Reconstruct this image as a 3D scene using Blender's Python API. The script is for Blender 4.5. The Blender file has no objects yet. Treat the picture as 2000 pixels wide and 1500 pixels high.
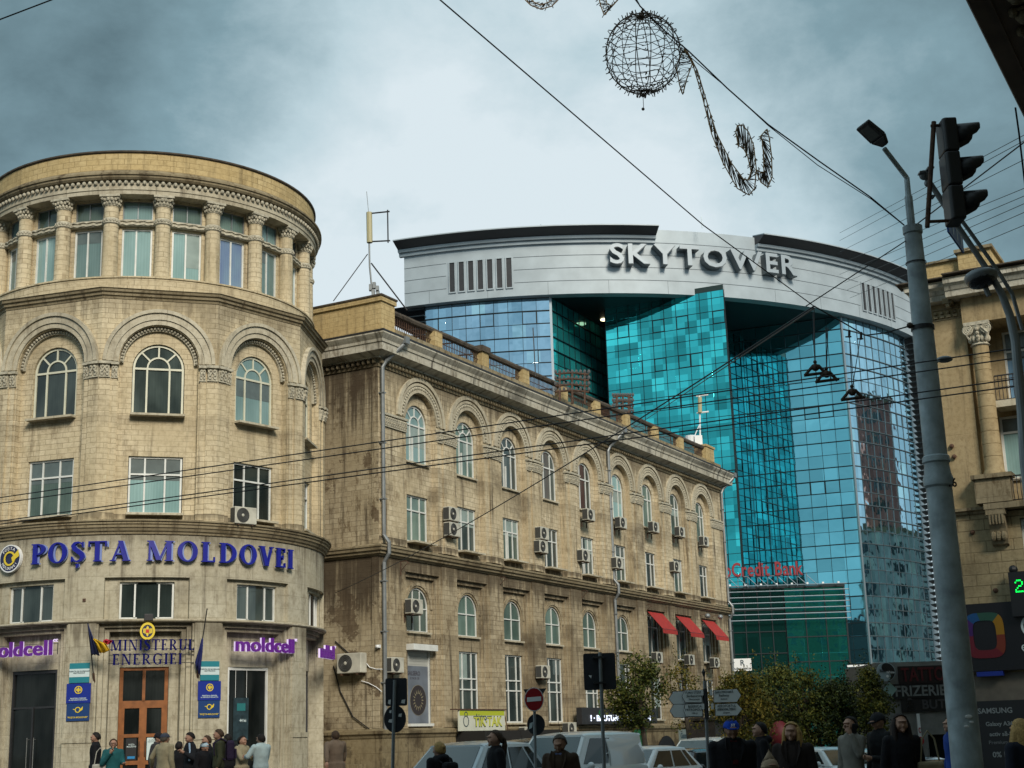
import bpy, math, random
from math import sin, cos, pi, radians, sqrt, atan2, hypot, tan
from mathutils import Vector, Matrix
random.seed(7)
SC = bpy.context.scene
COL = SC.collection

# ---------------------------------------------------------------- camera
FPX, PITCH, ROLL = 2805.0, radians(13.925), radians(-1.75)
EYE = Vector((0, 0, 1.5))
_F = Vector((0, cos(PITCH), sin(PITCH))); _U0 = Vector((0, -sin(PITCH), cos(PITCH))); _R0 = Vector((1, 0, 0))
_R = _R0 * cos(ROLL) + _U0 * sin(ROLL); _U = -_R0 * sin(ROLL) + _U0 * cos(ROLL)
cd = bpy.data.cameras.new('camera'); cam = bpy.data.objects.new('camera', cd); COL.objects.link(cam)
cd.sensor_width = 36; cd.lens = FPX / 2000 * 36; cd.clip_start = 0.1; cd.clip_end = 3000
cam.matrix_world = Matrix(((_R.x, _U.x, -_F.x, EYE.x), (_R.y, _U.y, -_F.y, EYE.y), (_R.z, _U.z, -_F.z, EYE.z), (0, 0, 0, 1)))
SC.camera = cam
def ray(x, y): return _F + _R * ((x - 1000) / FPX) + _U * ((750 - y) / FPX)
def at(x, y, Y):                       # a measured picture point at street distance Y
    d = ray(x, y); return EYE + d * (Y / d.y)

# ---------------------------------------------------------------- sky, sun, exposure
SUN_EL, SUN_AZ = radians(33), radians(160)          # azimuth from +Y clockwise
W = bpy.data.worlds.new('World'); SC.world = W; W.use_nodes = True
nt = W.node_tree; N = nt.nodes; L = nt.links; N.clear()
out = N.new('ShaderNodeOutputWorld'); bg = N.new('ShaderNodeBackground')
sky = N.new('ShaderNodeTexSky'); sky.sky_type = 'NISHITA'; sky.sun_disc = False
sky.sun_elevation = SUN_EL; sky.sun_rotation = SUN_AZ; sky.dust_density = 4
def wn(t, **k):
    n = N.new(t)
    for a, b in k.items(): setattr(n, a, b)
    return n
tc = wn('ShaderNodeTexCoord')
mp = wn('ShaderNodeMapping'); mp.inputs['Scale'].default_value = (1, 1, 1.5)
L.new(tc.outputs['Generated'], mp.inputs[0])
nz = wn('ShaderNodeTexNoise'); nz.inputs['Scale'].default_value = 3.4; nz.inputs['Detail'].default_value = 6; nz.inputs['Roughness'].default_value = .5
nz.inputs['Distortion'].default_value = .3
L.new(mp.outputs[0], nz.inputs[0])
def blob(px, py, width, amount):
    """a patch of cloud around one compass direction: value amount at its heart"""
    d = ray(px, py).normalized()
    dp = wn('ShaderNodeVectorMath', operation='DOT_PRODUCT'); L.new(tc.outputs['Generated'], dp.inputs[0]); dp.inputs[1].default_value = d
    mr = wn('ShaderNodeMapRange', interpolation_type='SMOOTHERSTEP'); L.new(dp.outputs['Value'], mr.inputs[0])
    mr.inputs[1].default_value = cos(radians(width)); mr.inputs[2].default_value = 1; mr.inputs[3].default_value = 0; mr.inputs[4].default_value = amount
    return mr.outputs[0]
def add(a, b, op='ADD'):
    m = wn('ShaderNodeMath', operation=op)
    for i, v in enumerate((a, b)):
        if isinstance(v, (int, float)): m.inputs[i].default_value = v
        else: L.new(v, m.inputs[i])
    return m.outputs[0]
nz2 = wn('ShaderNodeTexNoise'); nz2.inputs['Scale'].default_value = 11; nz2.inputs['Detail'].default_value = 8; nz2.inputs['Roughness'].default_value = .62; nz2.inputs['Distortion'].default_value = .15
L.new(mp.outputs[0], nz2.inputs[0])
f = add(add(nz.outputs['Fac'], 0.5, 'SUBTRACT'), .85, 'MULTIPLY')
f = add(f, add(add(nz2.outputs['Fac'], 0.5, 'SUBTRACT'), .6, 'MULTIPLY'))
f = add(f, .58)
f = add(f, blob(1000, 520, 26, .36))
f = add(f, blob(-60, 20, 16, -.50)); f = add(f, blob(420, 60, 9, -.12))
f = add(f, blob(2150, 0, 18, -.52)); f = add(f, blob(1000, -500, 14, -.22))
cr = wn('ShaderNodeValToRGB'); L.new(f, cr.inputs[0])
e = cr.color_ramp.elements; e[0].position = 0.0; e[0].color = (.10, .165, .195, 1); e[1].position = 1.0; e[1].color = (.70, .80, .85, 1)
e2 = cr.color_ramp.elements.new(.38); e2.color = (.22, .345, .40, 1)
e3 = cr.color_ramp.elements.new(.72); e3.color = (.50, .64, .70, 1)
sm = wn('ShaderNodeVectorMath', operation='SCALE'); L.new(sky.outputs[0], sm.inputs[0]); sm.inputs['Scale'].default_value = .006
ad = wn('ShaderNodeVectorMath', operation='ADD'); L.new(sm.outputs[0], ad.inputs[0])
sc2 = wn('ShaderNodeVectorMath', operation='SCALE'); L.new(cr.outputs[0], sc2.inputs[0]); sc2.inputs['Scale'].default_value = 6.9
L.new(sc2.outputs[0], ad.inputs[1])
L.new(ad.outputs[0], bg.inputs[0]); bg.inputs[1].default_value = .1
L.new(bg.outputs[0], out.inputs[0])
sl = bpy.data.lights.new('sun', 'SUN'); sl.energy = 2.4; sl.angle = radians(18); sl.color = (1, .91, .77)
so = bpy.data.objects.new('sun', sl); COL.objects.link(so)
so.rotation_euler = Vector((sin(SUN_AZ) * cos(SUN_EL), cos(SUN_AZ) * cos(SUN_EL), sin(SUN_EL))).to_track_quat('Z', 'Y').to_euler()
so.location = (0, 0, 60)
SC.view_settings.view_transform = 'Standard'; SC.view_settings.look = 'None'; SC.view_settings.gamma = 1
SC.view_settings.exposure = 0.55
SC.cycles.max_bounces = 6; SC.cycles.transparent_max_bounces = 16; SC.cycles.use_denoising = True

# ---------------------------------------------------------------- materials
MATS = {}
def mat(name, col, rough=.6, metal=0, spec=.5, emit=None, est=1, bump=0, bscale=30, vary=0, vscale=3, coat=0):
    if name in MATS: return MATS[name]
    m = bpy.data.materials.new(name); m.use_nodes = True; t = m.node_tree; p = t.nodes['Principled BSDF']
    p.inputs['Base Color'].default_value = (*col, 1); p.inputs['Roughness'].default_value = rough; p.inputs['Metallic'].default_value = metal
    p.inputs['Specular IOR Level'].default_value = spec
    if coat: p.inputs['Coat Weight'].default_value = coat; p.inputs['Coat Roughness'].default_value = .05
    if emit: p.inputs['Emission Color'].default_value = (*emit, 1); p.inputs['Emission Strength'].default_value = est
    if vary or bump:
        c = t.nodes.new('ShaderNodeTexCoord'); n = t.nodes.new('ShaderNodeTexNoise'); n.inputs['Scale'].default_value = vscale; n.inputs['Detail'].default_value = 5
        t.links.new(c.outputs['Object'], n.inputs[0])
        if vary:
            r = t.nodes.new('ShaderNodeValToRGB'); t.links.new(n.outputs['Fac'], r.inputs[0])
            r.color_ramp.elements[0].position = .3; r.color_ramp.elements[1].position = .7
            r.color_ramp.elements[0].color = (*[max(0, x * (1 - vary)) for x in col], 1); r.color_ramp.elements[1].color = (*[min(1, x * (1 + vary * .6)) for x in col], 1)
            t.links.new(r.outputs[0], p.inputs['Base Color'])
        if bump:
            n2 = t.nodes.new('ShaderNodeTexNoise'); n2.inputs['Scale'].default_value = bscale; n2.inputs['Detail'].default_value = 4
            t.links.new(c.outputs['Object'], n2.inputs[0])
            b = t.nodes.new('ShaderNodeBump'); b.inputs['Strength'].default_value = bump; b.inputs['Distance'].default_value = .02
            t.links.new(n2.outputs['Fac'], b.inputs['Height']); t.links.new(b.outputs[0], p.inputs['Normal'])
    MATS[name] = m; return m

def stone(name, c1, c2, mortar, bw=.55, bh=.22, dirt=.5, dirtcol=(.06, .045, .03), streak=.5, seed=0, joint=.012, mtr=.6, patch=0, patchcol=(.05, .036, .022), runs=()):
    """ashlar blocks on the metre-scaled UVs, block-to-block tone, rain streaks, soot and flaked patches"""
    if name in MATS: return MATS[name]
    m = bpy.data.materials.new(name); m.use_nodes = True; t = m.node_tree; NN = t.nodes; LL = t.links; p = NN['Principled BSDF']
    def nn(k, **kw):
        n = NN.new(k)
        for a, b in kw.items(): setattr(n, a, b)
        return n
    p.inputs['Roughness'].default_value = .93; p.inputs['Specular IOR Level'].default_value = .18
    uv = nn('ShaderNodeUVMap'); uv.uv_map = 'UVMap'
    br = nn('ShaderNodeTexBrick'); LL.new(uv.outputs[0], br.inputs['Vector'])
    br.inputs['Color1'].default_value = (*c1, 1); br.inputs['Color2'].default_value = (*c2, 1); br.inputs['Mortar'].default_value = (*mortar, 1)
    br.inputs['Scale'].default_value = 1; br.inputs['Brick Width'].default_value = bw; br.inputs['Row Height'].default_value = bh
    br.inputs['Mortar Size'].default_value = joint; br.inputs['Mortar Smooth'].default_value = .6; br.inputs['Bias'].default_value = -.1
    oc = nn('ShaderNodeTexCoord')
    def noise(scale, det=5, rough=.6, vec=None, map_=None, w=0):
        n = nn('ShaderNodeTexNoise'); n.inputs['Scale'].default_value = scale; n.inputs['Detail'].default_value = det; n.inputs['Roughness'].default_value = rough
        src = uv.outputs[0]
        mp = nn('ShaderNodeMapping'); mp.inputs['Scale'].default_value = (*(map_ or (1, 1)), 1); mp.inputs['Location'].default_value = (seed * 3.7 + w, seed * 1.9 - w, seed)
        LL.new(src, mp.inputs[0]); LL.new(mp.outputs[0], n.inputs[0]); return n.outputs['Fac']
    def ramp(v, a, b, lo=0, hi=1):
        r = nn('ShaderNodeMapRange', interpolation_type='SMOOTHSTEP'); LL.new(v, r.inputs[0])
        r.inputs[1].default_value = a; r.inputs[2].default_value = b; r.inputs[3].default_value = lo; r.inputs[4].default_value = hi; return r.outputs[0]
    def mix(fac, a, b, mode='MIX'):
        x = nn('ShaderNodeMix', data_type='RGBA', blend_type=mode)
        if isinstance(fac, float): x.inputs[0].default_value = fac
        else: LL.new(fac, x.inputs[0])
        for i, v in ((6, a), (7, b)):
            if isinstance(v, tuple): x.inputs[i].default_value = (*v, 1)
            else: LL.new(v, x.inputs[i])
        return x.outputs[2]
    # joints fade in and out
    avg = tuple((a + b) / 2 for a, b in zip(c1, c2))
    col = mix(ramp(noise(.9, 3, w=9), .3, .62, 1 - mtr, .15), br.outputs['Color'], avg)
    col = mix(ramp(noise(.5, 4, w=3), .3, .72), col, mix(.55, avg, (avg[0] * .72, avg[1] * .68, avg[2] * .6)))
    wv = nn('ShaderNodeTexWhiteNoise'); wv.noise_dimensions = '2D'
    bm = nn('ShaderNodeVectorMath', operation='DIVIDE'); LL.new(uv.outputs[0], bm.inputs[0]); bm.inputs[1].default_value = (bw * 1.5, bh, 1)
    bf = nn('ShaderNodeVectorMath', operation='FLOOR'); LL.new(bm.outputs[0], bf.inputs[0]); LL.new(bf.outputs[0], wv.inputs['Vector'])
    blk = ramp(wv.outputs['Value'], .55, 1.0, 0, 1); msk = nn('ShaderNodeMath', operation='MULTIPLY'); LL.new(blk, msk.inputs[0]); LL.new(ramp(noise(.7, 3, w=31), .45, .7, 0, .55 * mtr), msk.inputs[1])
    col = mix(msk.outputs[0], col, tuple(x * .55 for x in avg))
    col = mix(ramp(noise(6, 6, .7, w=5), .42, .68, 0, .45), col, (avg[0] * .5, avg[1] * .46, avg[2] * .4))
    col = mix(ramp(noise(1.6, 8, .75, map_=(1.4, .6), w=41), .53, .64, 0, dirt * .9), col, (avg[0] * .30, avg[1] * .25, avg[2] * .2))
    col = mix(ramp(noise(1.0, 6, .65, map_=(3.2, .22), w=1), .5, .72, 0, streak), col, dirtcol)
    col = mix(ramp(noise(.35, 6, .62, w=7), .52, .7, 0, dirt), col, dirtcol)
    if patch: col = mix(ramp(noise(.55, 7, .68, w=13), .56, .585, 0, patch), col, patchcol)
    if runs:      # sooty runs hanging from cornices and sills
        sp = nn('ShaderNodeSeparateXYZ'); LL.new(uv.outputs[0], sp.inputs[0]); sn = noise(1.0, 6, .7, map_=(4.2, .12), w=51); tot = None
        for (zt, ln, am) in runs:
            a1 = ramp(sp.outputs['Y'], zt - ln, zt, 0, 1); cut = nn('ShaderNodeMath', operation='LESS_THAN'); LL.new(sp.outputs['Y'], cut.inputs[0]); cut.inputs[1].default_value = zt
            th = nn('ShaderNodeMath', operation='MULTIPLY_ADD'); LL.new(a1, th.inputs[0]); th.inputs[1].default_value = .34; LL.new(sn, th.inputs[2])
            m1 = nn('ShaderNodeMath', operation='MULTIPLY'); LL.new(ramp(th.outputs[0], .60, .84, 0, am), m1.inputs[0]); LL.new(cut.outputs[0], m1.inputs[1])
            if tot is None: tot = m1.outputs[0]
            else:
                mx = nn('ShaderNodeMath', operation='MAXIMUM'); LL.new(tot, mx.inputs[0]); LL.new(m1.outputs[0], mx.inputs[1]); tot = mx.outputs[0]
        col = mix(tot, col, dirtcol)
    # pale flecks
    col = mix(ramp(noise(2.2, 7, .75, w=21), .62, .7, 0, .3), col, tuple(min(.75, x * 1.45) for x in avg))
    LL.new(col, p.inputs['Base Color'])
    b = nn('ShaderNodeBump'); b.inputs['Strength'].default_value = .5; b.inputs['Distance'].default_value = .015
    h = nn('ShaderNodeMath', operation='MULTIPLY_ADD'); LL.new(br.outputs['Fac'], h.inputs[0]); h.inputs[1].default_value = -.8; LL.new(noise(14, 6, .7), h.inputs[2])
    LL.new(h.outputs[0], b.inputs['Height']); LL.new(b.outputs[0], p.inputs['Normal'])
    MATS[name] = m; return m

def glasspane(name, col, rough=.04, spec=.5, metal=0, wave=.0, seed=0, c2=None, cell=None):
    """window glass: what lies behind it is dim and uneven, its face mirrors the street"""
    if name in MATS: return MATS[name]
    m = bpy.data.materials.new(name); m.use_nodes = True; t = m.node_tree; p = t.nodes['Principled BSDF']
    p.inputs['Roughness'].default_value = rough; p.inputs['Metallic'].default_value = metal; p.inputs['Specular IOR Level'].default_value = spec
    c = t.nodes.new('ShaderNodeUVMap'); c.uv_map = 'UVMap'
    n = t.nodes.new('ShaderNodeTexNoise'); n.inputs['Scale'].default_value = .8; n.inputs['Detail'].default_value = 3
    mp = t.nodes.new('ShaderNodeMapping'); mp.inputs['Location'].default_value = (seed * 5.1, seed * 2.3, 0); mp.inputs['Scale'].default_value = (1.6, .7, 1)
    t.links.new(c.outputs[0], mp.inputs[0]); t.links.new(mp.outputs[0], n.inputs[0])
    r = t.nodes.new('ShaderNodeValToRGB'); t.links.new(n.outputs['Fac'], r.inputs[0])
    r.color_ramp.elements[0].position = .35; r.color_ramp.elements[1].position = .65
    r.color_ramp.elements[0].color = (*col, 1); r.color_ramp.elements[1].color = (*(c2 or tuple(x * 1.5 for x in col)), 1)
    oi = t.nodes.new('ShaderNodeObjectInfo'); mr = t.nodes.new('ShaderNodeMapRange'); t.links.new(oi.outputs['Random'], mr.inputs[0]); mr.inputs[3].default_value = .55; mr.inputs[4].default_value = 1.35
    wv = t.nodes.new('ShaderNodeTexWave'); wv.inputs['Scale'].default_value = 2.2; wv.inputs['Distortion'].default_value = 5; wv.inputs['Detail'].default_value = 2; wm = t.nodes.new('ShaderNodeMapping'); wm.inputs['Scale'].default_value = (1.6, .12, 1); t.links.new(c.outputs[0], wm.inputs[0]); t.links.new(wm.outputs[0], wv.inputs[0])
    wr = t.nodes.new('ShaderNodeMapRange'); t.links.new(wv.outputs['Fac'], wr.inputs[0]); wr.inputs[3].default_value = .93; wr.inputs[4].default_value = 1.03
    mm_ = t.nodes.new('ShaderNodeMath'); mm_.operation = 'MULTIPLY'; t.links.new(mr.outputs[0], mm_.inputs[0]); t.links.new(wr.outputs[0], mm_.inputs[1])
    sv = t.nodes.new('ShaderNodeVectorMath'); sv.operation = 'SCALE'; t.links.new(r.outputs[0], sv.inputs[0]); t.links.new(mm_.outputs[0], sv.inputs['Scale'])
    t.links.new(sv.outputs[0], p.inputs['Base Color'])
    lo = t.nodes.new('ShaderNodeVectorMath'); lo.operation = 'MULTIPLY_ADD'; lo.inputs[1].default_value = (0, 0, 0); t.links.new(c.outputs[0], lo.inputs[2]); rr_ = t.nodes.new('ShaderNodeMath'); rr_.operation = 'MULTIPLY'; t.links.new(oi.outputs['Random'], rr_.inputs[0]); rr_.inputs[1].default_value = 40
    av = t.nodes.new('ShaderNodeVectorMath'); av.operation = 'ADD'; t.links.new(c.outputs[0], av.inputs[0]); t.links.new(rr_.outputs[0], av.inputs[1]); t.links.new(av.outputs[0], mp.inputs[0])
    if wave:
        n2 = t.nodes.new('ShaderNodeTexNoise'); n2.inputs['Scale'].default_value = .55; n2.inputs['Detail'].default_value = 2
        t.links.new(c.outputs[0], n2.inputs[0])
        b = t.nodes.new('ShaderNodeBump'); b.inputs['Strength'].default_value = 1; b.inputs['Distance'].default_value = wave
        t.links.new(n2.outputs['Fac'], b.inputs['Height']); t.links.new(b.outputs[0], p.inputs['Normal'])
    MATS[name] = m; return m

def curtain(name, base, amp, seed=0, tile=(1.45, 1.32), wave=.02, tint=None):
    """coated curtain-wall glass: every pane mirrors a little differently"""
    m = bpy.data.materials.new(name); m.use_nodes = True; t = m.node_tree; p = t.nodes['Principled BSDF']
    c = t.nodes.new('ShaderNodeUVMap'); c.uv_map = 'UVMap'
    sx = t.nodes.new('ShaderNodeVectorMath'); sx.operation = 'DIVIDE'; t.links.new(c.outputs[0], sx.inputs[0]); sx.inputs[1].default_value = (tile[0], tile[1], 1)
    fl = t.nodes.new('ShaderNodeVectorMath'); fl.operation = 'FLOOR'; t.links.new(sx.outputs[0], fl.inputs[0])
    wnz = t.nodes.new('ShaderNodeTexWhiteNoise'); wnz.noise_dimensions = '3D'
    ad = t.nodes.new('ShaderNodeVectorMath'); ad.operation = 'ADD'; t.links.new(fl.outputs[0], ad.inputs[0]); ad.inputs[1].default_value = (seed, seed * 2, .5)
    t.links.new(ad.outputs[0], wnz.inputs['Vector'])
    r = t.nodes.new('ShaderNodeValToRGB'); t.links.new(wnz.outputs['Value'], r.inputs[0])
    els = r.color_ramp.elements; k = tint or [(0, .82), (.45, 1.0), (.8, 1.1), (1, 1.28)]
    els[0].position = k[0][0]; els[0].color = (*[x * k[0][1] for x in base], 1)
    els[1].position = k[-1][0]; els[1].color = (*[min(1, x * k[-1][1]) for x in base], 1)
    for q in k[1:-1]:
        z = els.new(q[0]); z.color = (*[min(1, x * q[1]) for x in base], 1)
    t.links.new(r.outputs[0], p.inputs['Base Color'])
    p.inputs['Metallic'].default_value = amp; p.inputs['Roughness'].default_value = .03
    # each pane sits at its own slight angle and bulges a little
    n2 = t.nodes.new('ShaderNodeTexNoise'); n2.inputs['Scale'].default_value = .5; n2.inputs['Detail'].default_value = 2
    add2 = t.nodes.new('ShaderNodeVectorMath'); add2.operation = 'MULTIPLY_ADD'; t.links.new(wnz.outputs['Color'], add2.inputs[0]); add2.inputs[1].default_value = (9, 9, 9); t.links.new(c.outputs[0], add2.inputs[2])
    t.links.new(add2.outputs[0], n2.inputs[0])
    b = t.nodes.new('ShaderNodeBump'); b.inputs['Strength'].default_value = 1; b.inputs['Distance'].default_value = wave
    t.links.new(n2.outputs['Fac'], b.inputs['Height']); t.links.new(b.outputs[0], p.inputs['Normal'])
    MATS[name] = m; return m

# ---------------------------------------------------------------- things, parts and the mesh builder
def tag(o, label=None, cat=None, group=None, kind=None):
    if label: o['label'] = label
    if cat: o['category'] = cat
    if group: o['group'] = group
    if kind: o['kind'] = kind
    return o
def thing(name, label, cat, loc=(0, 0, 0), rot=0, group=None):
    o = bpy.data.objects.new(name, None); COL.objects.link(o); o.location = loc; o.rotation_euler = (0, 0, rot); o.empty_display_size = .3
    return tag(o, label, cat, group)
def children(o): return [c for c in bpy.data.objects if c.parent == o]
def dup(src, loc, rot, label, group=None):
    """copy of a thing together with its parts and sub-parts"""
    def cp(o, par):
        c = o.copy(); COL.objects.link(c); c.parent = par
        for ch in KIDS.get(o.name, []): cp(ch, c)
        return c
    r = cp(src, None); r.location = loc; r.rotation_euler = (0, 0, rot); r['label'] = label
    if group: r['group'] = group
    return r
KIDS = {}
ident = lambda s, o, z: (s, o, z)
class Plane:
    """facade coordinates: s along, o outwards, z up"""
    def __init__(self, org, t, n, uoff=0): self.o = Vector((*org, 0)); self.t = Vector((*t, 0)); self.n = Vector((*n, 0)); self.uoff = uoff
    def __call__(self, s, o, z):
        p = self.o + self.t * s + self.n * o; return (p.x, p.y, z)
    def pix(self, px, py, off=0):
        d = ray(px, py); k = ((self.o - EYE).dot(self.n) + off) / d.dot(self.n); p = EYE + d * k
        return (p - self.o).dot(self.t), p.z
    def heading(self, s=0): return atan2(self.t.y, self.t.x)
class Cyl:
    def __init__(self, c, R): self.c = c; self.R = R
    def __call__(self, s, o, z):
        a = s / self.R; r = self.R + o; return (self.c[0] + r * sin(a), self.c[1] - r * cos(a), z)
    def pix(self, px, py, off=0):
        R = self.R + off; d = ray(px, py); cx, cy = self.c
        a = d.x ** 2 + d.y ** 2; b = -2 * (d.x * cx + d.y * cy); D = max(0, b * b - 4 * a * (cx * cx + cy * cy - R * R))
        k = (-b - sqrt(D)) / (2 * a); p = EYE + d * k
        return atan2(p.x - cx, -(p.y - cy)) * self.R, p.z
    def heading(self, s=0): return s / self.R
def Facet(c, phi, A, uoff=0): return Plane((c[0] + A * sin(phi), c[1] - A * cos(phi)), (cos(phi), sin(phi)), (sin(phi), -cos(phi)), uoff)

class MB:
    def __init__(self, m=None): self.v = []; self.f = []; self.m = m; self.uoff = getattr(m, 'uoff', 0)
    def add(self, vs, fs):
        b = len(self.v); self.v += [tuple(p) for p in vs]; self.f += [tuple(i + b for i in f) for f in fs]; return self
    def quad(self, a, b, c, d): return self.add([a, b, c, d], [(0, 1, 2, 3)])
    def box(self, x0, x1, y0, y1, z0, z1, nx=1):
        if nx > 1:
            for i in range(nx): pass
            xs = [x0 + (x1 - x0) * i / nx for i in range(nx + 1)]
            vs = []; fs = []
            for x in xs: vs += [(x, y0, z0), (x, y1, z0), (x, y1, z1), (x, y0, z1)]
            for i in range(nx):
                a = i * 4
                for k in range(4): fs.append((a + k, a + (k + 1) % 4, a + 4 + (k + 1) % 4, a + 4 + k))
            fs += [(3, 2, 1, 0), (nx * 4, nx * 4 + 1, nx * 4 + 2, nx * 4 + 3)]
            return self.add(vs, fs)
        return self.add([(x0, y0, z0), (x1, y0, z0), (x1, y1, z0), (x0, y1, z0), (x0, y0, z1), (x1, y0, z1), (x1, y1, z1), (x0, y1, z1)],
                        [(0, 3, 2, 1), (4, 5, 6, 7), (0, 1, 5, 4), (1, 2, 6, 5), (2, 3, 7, 6), (3, 0, 4, 7)])
    def obox(self, c, sx, sy, sz, M=None):
        vs = [Vector((i * sx / 2, j * sy / 2, k * sz / 2)) for k in (-1, 1) for j in (-1, 1) for i in (-1, 1)]
        if M is not None: vs = [M @ v for v in vs]
        c = Vector(c); vs = [tuple(v + c) for v in vs]
        return self.add(vs, [(0, 2, 3, 1), (4, 5, 7, 6), (0, 1, 5, 4), (1, 3, 7, 5), (3, 2, 6, 7), (2, 0, 4, 6)])
    def tube(self, path, r, n=6, caps=True):
        path = [Vector(p) for p in path]; R = r if isinstance(r, (list, tuple)) else [r] * len(path)
        vs = []; fs = []; up = None
        for i, p in enumerate(path):
            d = (path[min(i + 1, len(path) - 1)] - path[max(i - 1, 0)])
            d = d.normalized() if d.length > 1e-9 else Vector((0, 0, 1))
            if up is None: up = Vector((0, 0, 1)) if abs(d.z) < .9 else Vector((1, 0, 0))
            a = d.cross(up)
            if a.length < 1e-6: a = d.cross(Vector((0, 1, 0)))
            a.normalize(); b = a.cross(d).normalized(); up = b
            for k in range(n):
                an = 2 * pi * k / n; vs.append(tuple(p + (a * cos(an) + b * sin(an)) * R[i]))
        for i in range(len(path) - 1):
            for k in range(n): fs.append((i * n + k, i * n + (k + 1) % n, (i + 1) * n + (k + 1) % n, (i + 1) * n + k))
        if caps: fs += [tuple(range(n - 1, -1, -1)), tuple((len(path) - 1) * n + k for k in range(n))]
        return self.add(vs, fs)
    def lathe(self, c, prof, n=16, a0=0, a1=2 * pi):
        vs = []; fs = []; full = abs(a1 - a0 - 2 * pi) < 1e-6; m = n if full else n + 1
        for r, z in prof:
            for k in range(m):
                a = a0 + (a1 - a0) * k / n; vs.append((c[0] + r * cos(a), c[1] + r * sin(a), c[2] + z))
        for i in range(len(prof) - 1):
            for k in range(n):
                k2 = (k + 1) % m; fs.append((i * m + k, i * m + k2, (i + 1) * m + k2, (i + 1) * m + k))
        return self.add(vs, fs)
    def ball(self, c, r, n=8, sx=1, sy=1, sz=1):
        pr = [(max(1e-4, r * sin(pi * i / n)), -r * cos(pi * i / n)) for i in range(n + 1)]
        b = len(self.v); self.lathe((0, 0, 0), pr, n)
        for i in range(b, len(self.v)):
            x, y, z = self.v[i]; self.v[i] = (c[0] + x * sx, c[1] + y * sy, c[2] + z * sz)
        return self
    def prism(self, poly, o0, o1):           # poly in (s,z), extruded along o
        n = len(poly); vs = [(p[0], o0, p[1]) for p in poly] + [(p[0], o1, p[1]) for p in poly]
        fs = [tuple(range(n)), tuple(range(2 * n - 1, n - 1, -1))] + [(i, i + n, (i + 1) % n + n, (i + 1) % n) for i in range(n)]
        return self.add(vs, fs)
    def zprism(self, poly, z0, z1):          # poly in plan
        n = len(poly); vs = [(p[0], p[1], z0) for p in poly] + [(p[0], p[1], z1) for p in poly]
        fs = [tuple(range(n - 1, -1, -1)), tuple(range(n, 2 * n))] + [(i, (i + 1) % n, (i + 1) % n + n, i + n) for i in range(n)]
        return self.add(vs, fs)
    def band(self, ra, rb, sc, zc, o0, o1, a0=0, a1=pi, n=20):      # arch ring solid
        pts = []; fs = []
        for i in range(n + 1):
            a = a0 + (a1 - a0) * i / n
            for r in (ra, rb):
                for o in (o0, o1): pts.append((sc + r * cos(a), o, zc + r * sin(a)))
        for i in range(n):
            b = i * 4; q = b + 4
            fs += [(b + 1, b + 3, q + 3, q + 1), (b, q, q + 2, b + 2), (b, b + 1, q + 1, q), (b + 2, q + 2, q + 3, b + 3)]
        fs += [(0, 2, 3, 1), (n * 4, n * 4 + 1, n * 4 + 3, n * 4 + 2)]
        return self.add(pts, fs)
    def sweep(self, prof, s0, s1, ns=1, m0=0, m1=0, close=True):
        """cornice: closed profile [(o,z)] run along s; m0/m1 = mitre factors"""
        n = len(prof); vs = []; fs = []
        for i in range(ns + 1):
            t = i / ns
            for o, z in prof:
                a = s0 - m0 * o; b = s1 + m1 * o; vs.append((a + (b - a) * t, o, z))
        for i in range(ns):
            for k in range(n if close else n - 1):
                k2 = (k + 1) % n; fs.append((i * n + k, (i + 1) * n + k, (i + 1) * n + k2, i * n + k2))
        if close: fs += [tuple(range(n)), tuple(ns * n + k for k in range(n - 1, -1, -1))]
        return self.add(vs, fs)
    def wall(self, s0, s1, z0, z1, ops=(), off=0, depth=.2, ds=99, na=14, back=True):
        """sheet with rectangular or arched openings (a,b,c,d,arch) and their reveals"""
        S = {s0, s1}; Z = {z0, z1}
        for (a, b, c, d, ar) in ops:
            S |= {a, b}; Z |= {c, d}
            if ar: Z.add(d + (b - a) / 2)
        S = sorted(S); Z = sorted(Z)
        k = int((s1 - s0) / ds)
        if k > 0:
            ext = [s0 + (s1 - s0) * i / (k + 1) for i in range(1, k + 1)]
            S = sorted(set(S) | {e for e in ext if all(not (a - 1e-6 < e < b + 1e-6) or not ar for (a, b, c, d, ar) in ops)})
        def inside(sm, zm):
            for (a, b, c, d, ar) in ops:
                top = d + (b - a) / 2 if ar else d
                if a < sm < b and c < zm < top: return True
        for i in range(len(S) - 1):
            for j in range(len(Z) - 1):
                if not inside((S[i] + S[i + 1]) / 2, (Z[j] + Z[j + 1]) / 2):
                    self.quad((S[i], off, Z[j]), (S[i + 1], off, Z[j]), (S[i + 1], off, Z[j + 1]), (S[i], off, Z[j + 1]))
        o2 = off - depth
        for (a, b, c, d, ar) in ops:
            self.quad((a, o2, c), (a, off, c), (a, off, d), (a, o2, d)); self.quad((b, off, c), (b, o2, c), (b, o2, d), (b, off, d))
            q = max(1, int((b - a) / ds) + 1)
            for i in range(q):
                x = a + (b - a) * i / q; y = a + (b - a) * (i + 1) / q
                self.quad((x, off, c), (x, o2, c), (y, o2, c), (y, off, c))
                if not ar: self.quad((x, o2, d), (x, off, d), (y, off, d), (y, o2, d))
            if ar:
                r = (b - a) / 2; cx = (a + b) / 2; top = d + r
                P = [(cx - r * cos(pi * i / na), d + r * sin(pi * i / na)) for i in range(na + 1)]
                for i in range(na):
                    (x0, y0), (x1, y1) = P[i], P[i + 1]
                    self.quad((x0, off, y0), (x1, off, y1), (x1, off, top), (x0, off, top))
                    self.quad((x0, o2, y0), (x1, o2, y1), (x1, off, y1), (x0, off, y0))
        return self
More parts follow.
